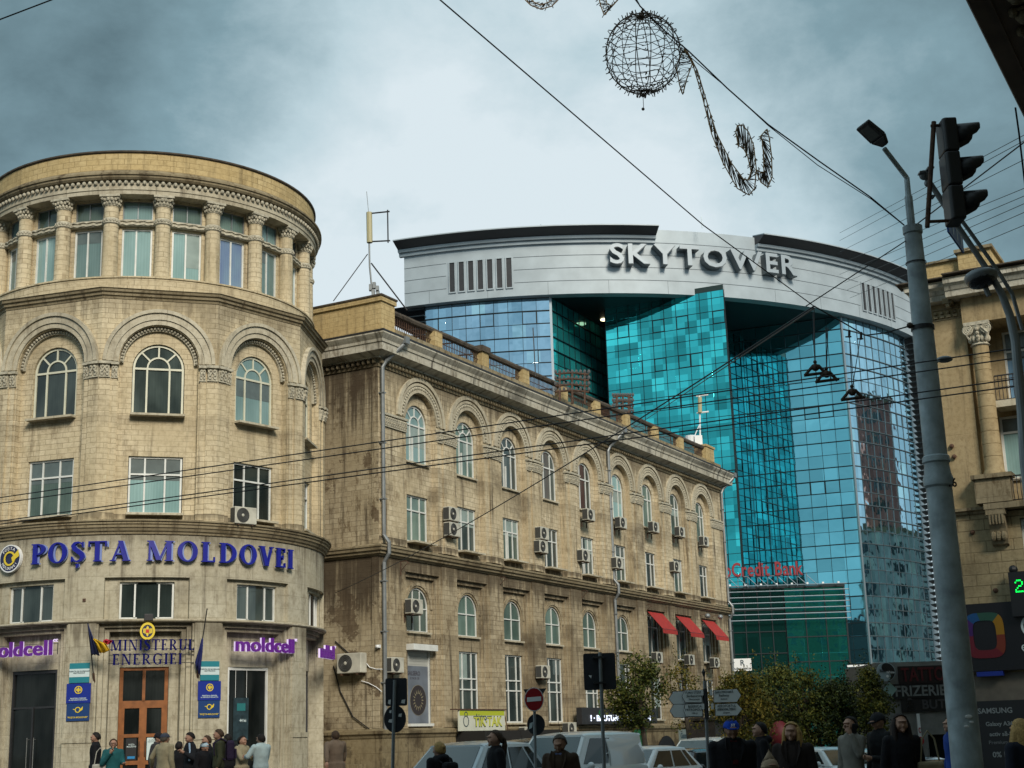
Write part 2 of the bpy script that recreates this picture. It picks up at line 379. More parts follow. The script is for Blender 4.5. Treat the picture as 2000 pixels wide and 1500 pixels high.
    def text(self, body, size, depth=.03, font=None, align='CENTER', res=3):
        """lettering as a mesh: x along, z up, thickness along o"""
        cu = bpy.data.curves.new('tmp', 'FONT'); cu.body = body; cu.size = size; cu.extrude = depth / 2; cu.align_x = align; cu.align_y = 'CENTER'; cu.resolution_u = res
        if font == 'bold': cu.offset = size * .018
        ob = bpy.data.objects.new('tmp', cu); COL.objects.link(ob)
        dg = bpy.context.evaluated_depsgraph_get(); me = bpy.data.meshes.new_from_object(ob.evaluated_get(dg))
        vs = [(v.co.x, v.co.z, v.co.y) for v in me.vertices]; fs = [tuple(reversed(p.vertices)) for p in me.polygons]
        bpy.data.objects.remove(ob); bpy.data.curves.remove(cu); bpy.data.meshes.remove(me)
        self.add(vs, fs); return self
    def move(self, dx, dy, dz, b=0):
        for i in range(b, len(self.v)): x, y, z = self.v[i]; self.v[i] = (x + dx, y + dy, z + dz)
        return self
    def xf(self, M, b=0):
        for i in range(b, len(self.v)): self.v[i] = tuple(M @ Vector(self.v[i]))
        return self
    def build(self, name, material, parent=None, smooth=False, local=False, bevel=0, sub=0, auto=None):
        """world-space mesh re-based on its thing; local=True keeps thing-space coordinates"""
        loc = self.v; m = self.m
        W3 = [m(*p) for p in loc] if m else list(loc)
        base = Vector((0, 0, 0))
        if parent is None and not local:
            xs = [p[0] for p in W3]; ys = [p[1] for p in W3]; zs = [p[2] for p in W3]
            base = Vector(((min(xs) + max(xs)) / 2, (min(ys) + max(ys)) / 2, min(zs)))
        elif not local:
            q = parent
            while q is not None: base += q.location; q = q.parent
        me = bpy.data.meshes.new(name)
        me.from_pydata([(p[0] - base.x, p[1] - base.y, p[2] - base.z) for p in W3] if not local else W3, [], self.f)
        uvl = me.uv_layers.new(name='UVMap').data; uo = self.uoff; k = 0
        for f in self.f:
            a, b, c = (Vector(loc[f[0]]), Vector(loc[f[1]]), Vector(loc[f[2]])); nrm = (b - a).cross(c - a)
            if nrm.length < 1e-12 and len(f) > 3: nrm = (Vector(loc[f[2]]) - a).cross(Vector(loc[f[3]]) - a)
            ax = max(range(3), key=lambda i: abs(nrm[i]))
            for i in f:
                s, o, z = loc[i]
                uvl[k].uv = ((s + uo, z) if ax == 1 else (o + uo + s, z) if ax == 0 else (s + uo, o)); k += 1
        me.materials.append(material); me.validate(); me.update()
        if smooth: me.shade_smooth()
        ob = bpy.data.objects.new(name, me); COL.objects.link(ob)
        if parent is not None: ob.parent = parent; KIDS.setdefault(parent.name, []).append(ob)
        elif not local: ob.location = base
        if auto: me.shade_smooth(); me.set_sharp_from_angle(angle=radians(auto))
        if bevel:
            bv = ob.modifiers.new('bevel', 'BEVEL'); bv.width = bevel; bv.segments = 2; bv.limit_method = 'ANGLE'
        if sub:
            sb = ob.modifiers.new('sub', 'SUBSURF'); sb.levels = sub; sb.render_levels = sub
        return ob
def ground(x, y):
    """the street falls gently away; the post-office corner stands a step higher"""
    k = min(1, max(0, (x + 9) / 6)); return .2 * (1 - k) - k * .0105 * max(0, y - 12)
# ---------------------------------------------------------------- shared materials
M_ROT = stone('sandstone_rotunda', (.66, .575, .41), (.56, .48, .325), (.20, .155, .095), bw=.42, bh=.17, dirt=.36, streak=.5, seed=1, mtr=.55, runs=((15.65, 1.2, .35), (11.86, .8, .2), (8.7, .45, .6)))
M_GRD = stone('limestone_ground_floor', (.52, .49, .39), (.45, .42, .325), (.22, .19, .13), bw=1.1, bh=.42, dirt=.45, streak=.7, runs=((8.0, .7, .35), (5.33, 1.2, .6)), seed=2, mtr=.25, joint=.008)
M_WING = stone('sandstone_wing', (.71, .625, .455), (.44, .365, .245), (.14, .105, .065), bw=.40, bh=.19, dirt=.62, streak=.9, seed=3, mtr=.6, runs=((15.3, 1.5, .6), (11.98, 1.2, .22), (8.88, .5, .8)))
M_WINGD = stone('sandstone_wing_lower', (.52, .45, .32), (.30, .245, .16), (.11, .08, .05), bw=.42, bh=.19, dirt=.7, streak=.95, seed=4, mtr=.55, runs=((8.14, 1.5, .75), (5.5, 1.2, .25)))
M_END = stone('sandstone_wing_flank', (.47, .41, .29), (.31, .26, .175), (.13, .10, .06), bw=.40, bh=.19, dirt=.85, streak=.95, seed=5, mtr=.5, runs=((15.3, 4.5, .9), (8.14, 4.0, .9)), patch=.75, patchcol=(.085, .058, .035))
M_PLIN = stone('stone_plinth', (.30, .25, .155), (.22, .18, .11), (.08, .06, .04), bw=1.3, bh=.6, dirt=.8, streak=.8, seed=6, mtr=.5, patch=.5)
M_TRIM = stone('pale_trim', (.56, .52, .41), (.50, .46, .36), (.3, .27, .2), bw=1.4, bh=.9, dirt=.4, streak=.55, seed=7, mtr=.2)
M_TRIMD = stone('sooty_trim', (.33, .28, .185), (.25, .21, .14), (.1, .08, .05), bw=.9, bh=.5, dirt=.75, streak=.9, seed=8, mtr=.3)
M_CORN = stone('weathered_cornice', (.60, .58, .50), (.54, .52, .44), (.2, .18, .14), bw=2.2, bh=3, dirt=.8, streak=.9, seed=9, mtr=.3, dirtcol=(.035, .03, .025))
M_YEL = stone('yellow_parapet', (.58, .46, .25), (.50, .38, .19), (.22, .15, .07), bw=.4, bh=.19, dirt=.3, streak=.5, seed=10, mtr=.75)
M_CAP = mat('carved_capital', (.45, .42, .33), .9, vary=.35, vscale=9, bump=.6, bscale=40)
M_SOOT = mat('soot_blackened_capping', (.075, .06, .045), .95, vary=.5, vscale=4, bump=.5)
M_WHITE = mat('white_window_frame', (.66, .68, .66), .45, vary=.12)
M_FRMD = mat('cream_window_frame', (.60, .60, .48), .5, vary=.12)
M_GRYM = mat('grey_metal', (.23, .25, .26), .45, .4, vary=.2)
M_DARKM = mat('dark_metal', (.035, .036, .04), .5, .3, vary=.2)
M_RUST = mat('rusty_iron', (.10, .055, .035), .8, .2, vary=.5, vscale=12)
M_BLK = mat('black_plastic', (.012, .013, .016), .45)
M_WOOD = mat('orange_brown_door_wood', (.26, .095, .028), .4, vary=.3, vscale=5)
M_DGLASS = glasspane('dark_glass', (.012, .018, .018), spec=.5, c2=(.035, .05, .048), seed=1)
M_SHOP = glasspane('black_shop_glass', (.006, .008, .008), spec=.12, c2=(.02, .024, .024), seed=3)
M_PALE = glasspane('glass_with_pale_blind', (.17, .28, .28), c2=(.24, .37, .37), seed=2)
M_MIDG = glasspane('glass_with_green_grey_curtain', (.07, .11, .095), c2=(.13, .19, .165), seed=4)
M_BLUEG = glasspane('glass_with_blue_blind', (.14, .20, .38), c2=(.2, .3, .42), seed=5)
M_DMID = glasspane('glass_dim_room', (.03, .042, .042), c2=(.075, .1, .095), seed=6)
M_BLIND = mat('pale_blind', (.26, .33, .31), .25, vary=.15, spec=.6); M_BLIND2 = mat('grey_blind', (.10, .13, .13), .25, vary=.2, spec=.6)
PANES = [M_PALE, M_MIDG, M_DMID]

def window(m, par, a, b, c, d, arch=False, o=-.2, v=(.33, .66), h=(.7,), fw=.055, fm=None, pm=None, fan=False, sill=True, tilt=False, vz=None, name='window', sillm=None):
    """frame bars with a pane set behind; a,b,c,d = left, right, foot, head (head = spring line when arched)"""
    fm = fm or M_WHITE; pm = pm or M_DMID
    q = MB(m); o0, o1 = o - .05, o + .02; r = (b - a) / 2; cx = (a + b) / 2; e = .002
    top = d
    q.box(a, a + fw, o0, o1, c, d); q.box(b - fw, b, o0, o1, c, d); q.box(a + fw, b - fw, o0, o1, c, c + fw)
    if arch:
        q.band(r - fw, r, cx, d, o0, o1, n=16)
        q.box(a + fw, b - fw, o0, o1 + e, d - fw / 2, d + fw / 2)
    else: q.box(a + fw, b - fw, o0, o1, d - fw, d)
    vt = d - fw / 2 if arch else d - fw
    for t in v:
        x = a + (b - a) * t; q.box(x - fw * .45, x + fw * .45, o0, o1 - e, c + fw, vt if vz is None else c + (d - c) * vz)
    for t in h:
        z = c + (d - c) * t; q.box(a + fw, b - fw, o0, o1 + 2 * e, z - fw * .45, z + fw * .45)
    if fan:
        q.band(r * .40, r * .40 + fw * .8, cx, d + fw / 2, o0, o1 - 2 * e, n=12)
        for an in (pi / 4, pi / 2, 3 * pi / 4):
            B = len(q.v); q.box(r * .44 + fw * .3, r - fw, o0 + e, o1 - 3 * e, -fw * .4, fw * .4)
            for i in range(B, len(q.v)):
                x, y, z = q.v[i]; q.v[i] = (cx + x * cos(an) - z * sin(an), y, d + x * sin(an) + z * cos(an))
    elif arch and v:
        for t in v:
            x = a + (b - a) * t; zt = d + sqrt(max(0, (r - fw) ** 2 - (x - cx) ** 2)); q.box(x - fw * .4, x + fw * .4, o0, o1 - e, d + fw / 2, zt)
    if tilt:      # one casement tilted inwards at its head
        x0 = a + (b - a) * (.36); x1 = a + (b - a) * .64
        q.box(x0, x0 + fw * .7, o0, o1 + .03, c + fw, c + (d - c) * .66); 
    f = q.build(name, fm, par)
    g = MB(m); n = 8; op = o - .02
    for i in range(n):
        x0 = a + (b - a) * i / n; x1 = a + (b - a) * (i + 1) / n
        t0 = d + (sqrt(max(0, r * r - (x0 - cx) ** 2)) if arch else 0); t1 = d + (sqrt(max(0, r * r - (x1 - cx) ** 2)) if arch else 0)
        g.quad((x0, op, c), (x1, op, c), (x1, op, t1), (x0, op, t0))
    g.build('pane', pm, f)
    if random.random() < (.75 if pm in (M_MIDG, M_PALE) else .4) and (b - a) > .9 and d - c > 1.2:       # a roller blind let part of the way down
        k_ = random.choice((.25, .4, .55, .7)); x0, x1 = random.choice(((a, b), (a, b), (a, (a + b) / 2), ((a + b) / 2, b))); bl = MB(m); zt2 = d - .02
        for i in range(4): u, w_ = x0 + (x1 - x0) * i / 4, x0 + (x1 - x0) * (i + 1) / 4; bl.quad((u, op + .006, zt2 - (zt2 - c) * k_), (w_, op + .006, zt2 - (zt2 - c) * k_), (w_, op + .006, zt2), (u, op + .006, zt2))
        bl.build('blind', random.choice((M_BLIND, M_BLIND, M_BLIND2)), f)
    if sill:
        s = MB(m); s.box(a - .05, b + .05, o - .06, .05 if sill is True else sill, c - .07, c - .002); s.build('sill', sillm or M_TRIM, f)
    return f

def capital(q, s0, s1, z0, z1, o0, o1, rows=2):
    """leafy capital on a flat pilaster: bell, leaves in rows, slab on top"""
    h = z1 - z0
    q.box(s0 - .03, s1 + .03, o0, o1 + .09, z1 - h * .18, z1)
    q.box(s0 + .01, s1 - .01, o0, o1 + .01, z0, z1 - h * .18)
    q.box(s0 - .01, s1 + .01, o0, o1 + .03, z0 - h * .08, z0)
    n = max(2, int((s1 - s0) / .13))
    for r in range(rows):
        zc = z0 + h * (.2 + .32 * r)
        for i in range(n):
            x = s0 + (s1 - s0) * (i + .5 + (.25 if r else 0)) / (n + (.5 if r else 0)); w = (s1 - s0) / n * .42
            q.prism([(x - w * .5, zc - h * .15), (x + w * .5, zc - h * .15), (x + w, zc + h * .05), (x + w * .6, zc + h * .17), (x, zc + h * .2), (x - w * .6, zc + h * .17), (x - w, zc + h * .05)], o1, o1 + .05 + .025 * r)
            q.ball((x, o1 + .06 + .025 * r, zc + h * .1), w * .6, 5)

# ---------------------------------------------------------------- serif letters (drawn here stroke by stroke)
def serif(q, ch, x, z, H, o0, o1, W=None, TH=.19, th=.065):
    """adds one serif capital at x; returns its width"""
    T, t, sf = TH * H, th * H, .05 * H
    def B(a, b, c, d): q.prism([(x + a, z + c), (x + b, z + c), (x + b, z + d), (x + a, z + d)], o0, o1)
    def stem(a, w=T, lo=1, hi=1):
        B(a, a + w, 0, H)
        if lo: B(a - .07 * H, a + w + .07 * H, 0, sf)
        if hi: B(a - .07 * H, a + w + .07 * H, H - sf, H)
    def line(x0, z0, x1, z1, w): q.prism([(x + x0 - w / 2, z + z0), (x + x0 + w / 2, z + z0), (x + x1 + w / 2, z + z1), (x + x1 - w / 2, z + z1)], o0, o1)
    def bowl(cx, cz, rx, rz, a0, a1, n=18, T=T, t=t):
        for i in range(n):
            u = a0 + (a1 - a0) * i / n; v = a0 + (a1 - a0) * (i + 1) / n
            P = [(x + cx + rx * cos(u), z + cz + rz * sin(u)), (x + cx + rx * cos(v), z + cz + rz * sin(v)), (x + cx + (rx - T) * cos(v), z + cz + (rz - t) * sin(v)), (x + cx + (rx - T) * cos(u), z + cz + (rz - t) * sin(u))]
            q.prism(P, o0, o1)
    def path(pts, n=24):
        P = []
        for i in range(len(pts) - 1):
            P += [tuple(pts[i][k] + (pts[i + 1][k] - pts[i][k]) * j / 4 for k in range(3)) for j in range(4)]
        P.append(pts[-1]); L_, R_ = [], []
        for i, p in enumerate(P):
            a = P[max(0, i - 1)]; b = P[min(len(P) - 1, i + 1)]; dx, dz = b[0] - a[0], b[1] - a[1]; l = hypot(dx, dz) or 1
            L_.append((x + (p[0] - dz / l * p[2] / 2) * H, z + (p[1] + dx / l * p[2] / 2) * H)); R_.append((x + (p[0] + dz / l * p[2] / 2) * H, z + (p[1] - dx / l * p[2] / 2) * H))
        for i in range(len(P) - 1): q.prism([L_[i], R_[i], R_[i + 1], L_[i + 1]], o0, o1)
    if ch == 'I': stem(.07 * H); return T + .14 * H
    if ch == 'P' or ch == 'R':
        stem(.07 * H); bowl(.07 * H + T, .72 * H, .38 * H, .28 * H, -pi / 2, pi / 2, T=T * .95)
        B(.07 * H + T * .9, .07 * H + T + .02 * H, H - t, H); B(.07 * H + T * .9, .07 * H + T + .02 * H, .44 * H, .44 * H + t)
        if ch == 'R': line(.36 * H, .45 * H, .66 * H, 0, T); B(.56 * H, .8 * H, 0, sf); return .78 * H
        return .64 * H
    if ch == 'O': bowl(.41 * H, .5 * H, .41 * H, .52 * H, 0, 2 * pi, 28); return .82 * H
    if ch == 'D':
        stem(.07 * H); bowl(.07 * H + T, .5 * H, .5 * H, .5 * H, -pi / 2, pi / 2, 20); return .78 * H
    if ch in 'SȘ':
        path([(.50, .98, .03), (.50, .76, .03)]) if 0 else None
        path([(.52, .80, .05), (.47, .91, .07), (.33, .97, .08), (.18, .93, .12), (.11, .79, .17), (.19, .64, .2), (.33, .52, .21), (.47, .40, .2), (.53, .25, .18), (.46, .09, .12), (.30, .02, .08), (.15, .07, .07), (.07, .22, .05)])
        B(.49 * H, .54 * H, .72 * H, .99 * H); B(.04 * H, .09 * H, 0.01 * H, .28 * H)
        if ch == 'Ș': path([(.30, -.10, .14), (.33, -.19, .10), (.27, -.30, .03)]); 
        return .60 * H
    if ch == 'T':
        stem(.28 * H, hi=0); B(0, .28 * 2 * H + T, H - t, H); B(0, .06 * H, H - .27 * H, H); B(.56 * H + T - .06 * H, .56 * H + T, H - .27 * H, H); return .56 * H + T
    if ch == 'A':
        line(.10 * H, 0, .42 * H, H, t * 1.2); line(.66 * H, 0, .40 * H, H, T * 1.05); B(.22 * H, .58 * H, .3 * H, .3 * H + t)
        B(-.01 * H, .23 * H, 0, sf); B(.50 * H, .82 * H, 0, sf); return .82 * H
    if ch == 'V':
        line(.14 * H, H, .40 * H, 0, T * 1.05); line(.66 * H, H, .43 * H, 0, t * 1.2); B(-.02 * H, .29 * H, H - sf, H); B(.56 * H, .78 * H, H - sf, H); return .78 * H
    if ch == 'M':
        stem(.08 * H, t * 1.2); stem(.78 * H, T); line(.16 * H, H, .48 * H, .04 * H, T); line(.84 * H, H, .50 * H, .04 * H, t * 1.2); return 1.06 * H
    if ch == 'N': stem(.08 * H, t * 1.2, hi=1); stem(.66 * H, t * 1.2, lo=0); line(.16 * H, H, .69 * H, 0, T); return .82 * H
    if ch == 'L': stem(.07 * H); B(.07 * H, .58 * H, 0, t); B(.52 * H, .58 * H, 0, .26 * H); return .62 * H
    if ch == 'E':
        stem(.07 * H); B(.07 * H, .56 * H, 0, t); B(.07 * H, .54 * H, H - t, H); B(.07 * H + T, .42 * H, .5 * H, .5 * H + t); B(.51 * H, .56 * H, 0, .24 * H); B(.49 * H, .54 * H, H - .22 * H, H); B(.38 * H, .43 * H, .4 * H, .63 * H); return .62 * H
    if ch == 'U':
        B(.07 * H, .07 * H + T, .3 * H, H); B(.62 * H, .62 * H + t, .3 * H, H); B(0, T + .14 * H, H - sf, H); B(.54 * H, .76 * H, H - sf, H)
        bowl(.07 * H + .31 * H, .32 * H, .31 * H, .34 * H, pi, 2 * pi, 14, T=T * .8); return .76 * H
    if ch == 'G':
        bowl(.40 * H, .5 * H, .40 * H, .52 * H, radians(40), radians(320), 24); B(.56 * H, .56 * H + T * .8, .05 * H, .45 * H); B(.47 * H, .82 * H, .42 * H, .42 * H + sf); B(.68 * H, .73 * H, .72 * H, .98 * H); return .82 * H
    return .35 * H

# ================================================================= ROUND CORNER BUILDING
RC = (-13.0, 50.0)
rot = thing('round_corner_building', 'round sandstone corner building with columns round its top floor and a post office sign', 'building', (RC[0], RC[1], .2))
G = Cyl(RC, 6.2)
dg_ = pi / 180
Z3 = lambda X, Y: (X / 3.0303, 1050 + Y / 3.0303)
SBAY = 34.9 * dg_ * 6.2
GB = [15.6 * dg_ * 6.2 + SBAY * k for k in (-2, -1, 0, 1, 2)]
ops = []
for c in GB: ops += [(c - 1.4, c + 1.4, .2, 5.30, False), (c - 1.28, c + 1.28, 5.42, 6.68, False)]
q = MB(G); q.wall(-104 * dg_ * 6.2, 120 * dg_ * 6.2, .0, 8.05, ops, depth=.14, ds=.35)
q.build('ground_floor_wall', M_GRD, rot)
q = MB(G)
for k, c in enumerate(GB):
    q.wall(c - 1.4, c + 1.4, .2, 5.30, [(c - 1.26, c + 1.26, .2, 5.18, False)], off=-.14, depth=.1, ds=.3)
    q.wall(c - 1.26, c + 1.26, .2, 5.18, [(c - 1.12, c + 1.12, .2, 5.06, False)], off=-.24, depth=.26, ds=.3)
    w = (.79, .90, .80, .9, .8)[2 if k == 2 else 1]
    q.wall(c - 1.12, c + 1.12, .2, 5.06, [(c - w, c + w, .2, 4.0, False)], off=-.50, depth=.12, ds=.3)
    q.wall(c - 1.28, c + 1.28, 5.42, 6.68, [(c - .84, c + .84, 5.42, 6.55, False)], off=-.14, depth=.14, ds=.3)
q.build('niche_walls', M_GRD, rot)
for i in range(len(GB) - 1):     # raised piers with a ledge between the niches
    a, b = GB[i] + 1.46, GB[i + 1] - 1.46; q = MB(G)
    q.box(a, b, -.01, .05, 1.95, 5.30, 4); q.box(a - .03, b + .03, -.01, .13, 1.80, 1.95, 4); q.box(a - .02, b + .02, -.01, .10, 0.0, 1.80, 4); q.build('pier', M_GRD, rot)
q = MB(G); q.sweep([(-.02, 5.32), (.07, 5.33), (.10, 5.36), (.10, 5.40), (-.02, 5.41)], -104 * dg_ * 6.2, 120 * dg_ * 6.2, 60); q.build('string_course', M_TRIM, rot)
q = MB(G); q.sweep([(-.05, 8.0), (.04, 8.0), (.05, 8.06), (.1, 8.1), (.13, 8.17), (.17, 8.2), (.18, 8.27), (.22, 8.3), (.22, 8.35), (.27, 8.38), (.27, 8.43), (-.4, 8.5)], -104 * dg_ * 6.2, 130 * dg_ * 6.2, 80); q.build('cornice', M_TRIMD, rot)
for k, c in enumerate(GB):
    window(G, rot, c - .84, c + .84, 5.42, 6.55, o=-.24, v=(.28, .72), h=(), fw=.06, fm=M_WHITE, pm=M_DMID if k % 2 else M_DGLASS, sill=False)
# the timber ministry door, the glazed shop doors
c = GB[2]; q = MB(G); o0, o1 = -.62, -.54
for (a, b, z0, z1) in ((-.79, -.67, .2, 4.0), (.67, .79, .2, 4.0), (-.67, .67, 3.9, 4.0), (-.67, .67, 2.86, 3.0), (-.05, .05, .2, 2.86), (-.05, .05, 3.0, 3.9)): q.box(c + a, c + b, o0, o1, z0, z1)
for sd_ in (-1, 1):
    for (z0, z1) in ((.2, .55), (1.12, 1.24), (1.92, 2.02), (2.78, 2.86)): q.box(c + (-.67 if sd_ < 0 else .05), c + (-.05 if sd_ < 0 else .67), o0, o1 - .004, z0, z1)
    q.box(c + sd_ * .05, c + sd_ * .12, o0, o1 - .006, .55, 2.78); q.box(c + sd_ * .6, c + sd_ * .67, o0, o1 - .006, .55, 2.78)
dr = q.build('timber_door', M_WOOD, rot)
q = MB(G); q.box(c - .7, c + .7, -.60, -.585, .5, 3.92, 4); q.build('pane', M_SHOP, dr)
q = MB(G)
for s_ in (-.09, .09): q.tube([(c + s_, -.53, 1.35), (c + s_, -.49, 1.4), (c + s_, -.49, 1.75), (c + s_, -.53, 1.8)], .014)
q.build('door_handle', M_RUST, dr)
for k in (0, 1, 3, 4):
    c = GB[k]; w = .9; q = MB(G)
    q.box(c - w, c - w + .07, -.62, -.52, .2, 4.0); q.box(c + w - .07, c + w, -.62, -.52, .2, 4.0); q.box(c - w + .07, c + w - .07, -.62, -.52, 3.9, 4.0)
    if k == 1: q.box(c - .03, c + .03, -.61, -.54, .2, 2.9); q.box(c - w + .07, c + w - .07, -.61, -.53, 2.86, 2.92)
    d_ = q.build('shop_door', M_WHITE if k == 3 else M_DARKM, rot); q = MB(G); q.box(c - w + .05, c + w - .05, -.60, -.58, .22, 3.92, 5); q.build('pane', M_SHOP, d_)
    if k == 1:
        q = MB(G)
        for s_ in (-.13, .13): q.tube([(c + s_, -.5, .95), (c + s_, -.5, 2.0)], .016); q.tube([(c + s_, -.6, 1.0), (c + s_, -.5, 1.0)], .012); q.tube([(c + s_, -.6, 1.95), (c + s_, -.5, 1.95)], .012)
        q.build('door_handle', mat('steel', (.5, .52, .53), .3, .9), d_)
# ---- two flat-sided storeys
PH = [17.15 * dg_ + 34.3 * dg_ * k for k in range(-3, 4)]
HW = 6.15 * sin(17.15 * dg_); AP = 6.15 * cos(17.15 * dg_); TM = tan(17.15 * dg_)
ZS, RA = 13.55, 1.24
paneset3 = [M_DMID, M_DMID, M_DMID, M_DMID, M_PALE, M_DMID, M_DMID]; paneset2 = [M_MIDG, M_DMID, M_MIDG, M_PALE, M_DGLASS, M_MIDG, M_MIDG]
for k, ph in enumerate(PH):
    Fm = Facet(RC, ph, AP, uoff=k * 3.9)
    q = MB(Fm)
    q.wall(-HW, HW, 8.3, 15.7, [(-RA, RA, 8.3, ZS, True)], depth=.24)
    q.wall(-RA, RA, 8.3, ZS + RA, [(-.82, .82, 11.9, 13.42, True), (-.84, .84, 8.72, 10.55, False)], off=-.24, depth=.16)
    q.build('upper_wall', M_ROT, rot)
    for sg in (-1, 1):                            # pilasters in two steps, wrapping the corner
        q = MB(Fm)
        a, b = (RA + .05, HW - .32); 
        q.box(min(sg * a, sg * b), max(sg * a, sg * b), -.01, .05, 8.45, 13.0)
        a, b = HW - .32, HW; o1 = .11
        q.zprism([(sg * a, -.01), (sg * a, o1), (sg * (b + o1 * TM), o1), (sg * b, -.01)][::sg], 8.45, 13.0); q.build('pilaster', M_ROT, rot)
        q = MB(Fm)
        capital(q, min(sg * (RA + .03), sg * (HW - .34)), max(sg * (RA + .03), sg * (HW - .34)), 13.02, 13.5, -.01, .06)
        capital(q, min(sg * (HW - .3), sg * (HW + .02)), max(sg * (HW - .3), sg * (HW + .02)), 13.02, 13.5, -.01, .13); q.build('capital', M_CAP, rot)
    q = MB(Fm)
    q.band(RA + .02, RA + .18, 0, ZS, -.01, .06, n=28); q.band(RA + .18, RA + .40, 0, ZS, -.01, .10, n=28); q.band(RA + .40, HW - .06, 0, ZS, -.01, .16, n=28)
    q.build('archivolt', M_TRIM, rot)
    q = MB(Fm); nb = 34                             # egg-and-dart ring inside the arch
    for i in range(nb):
        a = pi * (i + .5) / nb; q.ball((( RA - .07) * cos(a), -.10, ZS + (RA - .07) * sin(a)), .045, 5)
    q.band(RA - .14, RA - .02, 0, ZS, -.235, -.14, n=28); q.build('carved_arch_ring', M_CAP, rot)
    window(Fm, rot, -.80, .80, 11.9, 13.42, True, o=-.33, v=(.28, .72), h=(), fan=True, fm=M_FRMD, pm=paneset3[k], fw=.065)
    window(Fm, rot, -.82, .82, 8.72, 10.55, o=-.33, v=(.3, .68), h=(.69,), fm=M_WHITE, pm=paneset2[k], fw=.06)
    q = MB(Fm); q.sweep([(-.1, 15.62), (.02, 15.62), (.04, 15.70), (.09, 15.72), (.10, 15.80), (.16, 15.83), (.18, 15.90), (.22, 15.93), (-.1, 16.0)], -HW, HW, 1, TM, TM)
    q.build('corner_cornice', M_TRIMD, rot)
# ---- colonnade storey
K = Cyl(RC, 5.5)
full = 5.5 * pi
q = MB(K); q.wall(-full, full, 15.85, 16.42, off=.32, ds=.3); q.sweep([(.28, 16.38), (.36, 16.4), (.36, 16.45), (-.3, 16.46)], -full, full, 90, close=True); q.build('round_base', M_ROT, rot)
NC = 21; st = 2 * pi * 5.5 / NC; rngc = range(-6, 8)
ops = []
for i in rngc: 
    c = (i + .5) * st; ops += [(c - .50, c + .50, 16.5, 18.24, False), (c - .50, c + .50, 18.55, 19.20, False)]
q = MB(K); q.wall(-full, full, 16.42, 19.3, ops, off=-.10, depth=.14, ds=.3)
q.build('window_wall', M_ROT, rot)
pan = [M_PALE, M_BLUEG, M_PALE, M_PALE, M_PALE, M_DMID, M_PALE, M_MIDG]
for i in rngc:
    c = (i + .5) * st
    window(K, rot, c - .50, c + .50, 16.5, 18.24, o=-.17, v=(.47,), h=(), fm=M_WHITE, pm=[M_PALE, M_PALE, M_BLUEG, M_PALE, M_PALE, M_PALE][i % 6], sill=False, fw=.06)
    window(K, rot, c - .50, c + .50, 18.55, 19.20, o=-.17, v=(.5,), h=(), fm=M_GRYM, pm=M_MIDG if i % 3 else M_PALE, sill=False, fw=.035)
for i in range(-6, 9):
    s = i * st; q = MB(K)
    q.lathe((s, .06, 0), [(.27, 16.44), (.27, 16.5), (.245, 16.55), (.25, 17.2), (.24, 18.3), (.235, 18.92)], 14)
    col_ = q.build('column', M_ROT, rot, auto=40)
    q = MB(K); q.lathe((s, .06, 0), [(.24, 18.28), (.285, 18.32), (.27, 18.38), (.29, 18.42), (.285, 18.46), (.24, 18.5)], 14)
    for k in range(10): a = -pi * k / 9; q.ball((s + .27 * cos(a), .06 - .27 * sin(a), 18.39), .04, 4)
    q.build('rope_moulding', M_CAP, col_)
    q = MB(K); q.lathe((s, .06, 0), [(.24, 18.9), (.27, 18.93), (.235, 18.97), (.25, 19.05), (.31, 19.2)], 12); q.box(s - .31, s + .31, -.2, .39, 19.2, 19.275)
    for r_ in range(2):
        for k in range(9):
            a = pi * (k + .5 * r_) / 8; q.ball((s + (.26 + .04 * r_) * cos(a), .06 + (.26 + .04 * r_) * sin(a), 19.01 + .11 * r_), .05, 4, sz=1.3)
    for a in (.25 * pi, .75 * pi): q.ball((s + .34 * cos(a), .06 + .34 * sin(a), 19.16), .06, 5)
    q.build('capital', M_CAP, col_)
q = MB(K)
for i in rngc:
    a, b = i * st + .26, (i + 1) * st - .26; n = 10
    q.box(a, b, -.1, .02, 18.30, 18.50, 3)
    for r_ in (18.34, 18.46):
        q.tube([(a + (b - a) * j / n, .03 + .012 * sin(j * 2.4), r_ + .02 * sin(j * 2.1)) for j in range(n + 1)], .035, 5)
q.build('rope_band', M_CAP, rot)
q = MB(K); q.sweep([(-.2, 19.28), (.36, 19.28), (.37, 19.40), (.40, 19.42), (.40, 19.56), (-.2, 19.57)], -full, full, 100); q.build('architrave', M_TRIM, rot)
q = MB(K); q.sweep([(-.2, 19.57), (.38, 19.57), (.38, 19.74), (-.2, 19.74)], -full, full, 100); nb = 126
for i in range(nb):
    s = -full * .62 + full * 1.34 * i / nb; 
    q.box(s - .035, s + .035, .38, .45, 19.66, 19.74); q.ball((s, .45, 19.645), .062, 6, sz=1.15)
q.build('bead_frieze', M_CAP, rot)
q = MB(K); q.sweep([(-.2, 19.74), (.50, 19.74), (.55, 19.80), (.555, 19.86), (.60, 19.88), (.60, 19.94), (.45, 20.02), (.40, 20.10), (-.2, 20.12)], -full, full, 110); q.build('top_cornice', M_TRIMD, rot)
q = MB(K); q.wall(-full, full, 20.08, 20.75, off=.32, ds=.3); q.build('parapet', M_YEL, rot)
q = MB(K); q.sweep([(.0, 20.73), (.34, 20.73), (.38, 20.76), (.38, 20.81), (.0, 20.83)], -full, full, 100); q.build('parapet_capping', M_SOOT, rot)
q = MB(); q.lathe((RC[0], RC[1], 0), [(5.75, 20.0), (5.75, 20.5), (.01, 20.5)], 48); q.build('roof', M_DARKM, rot)

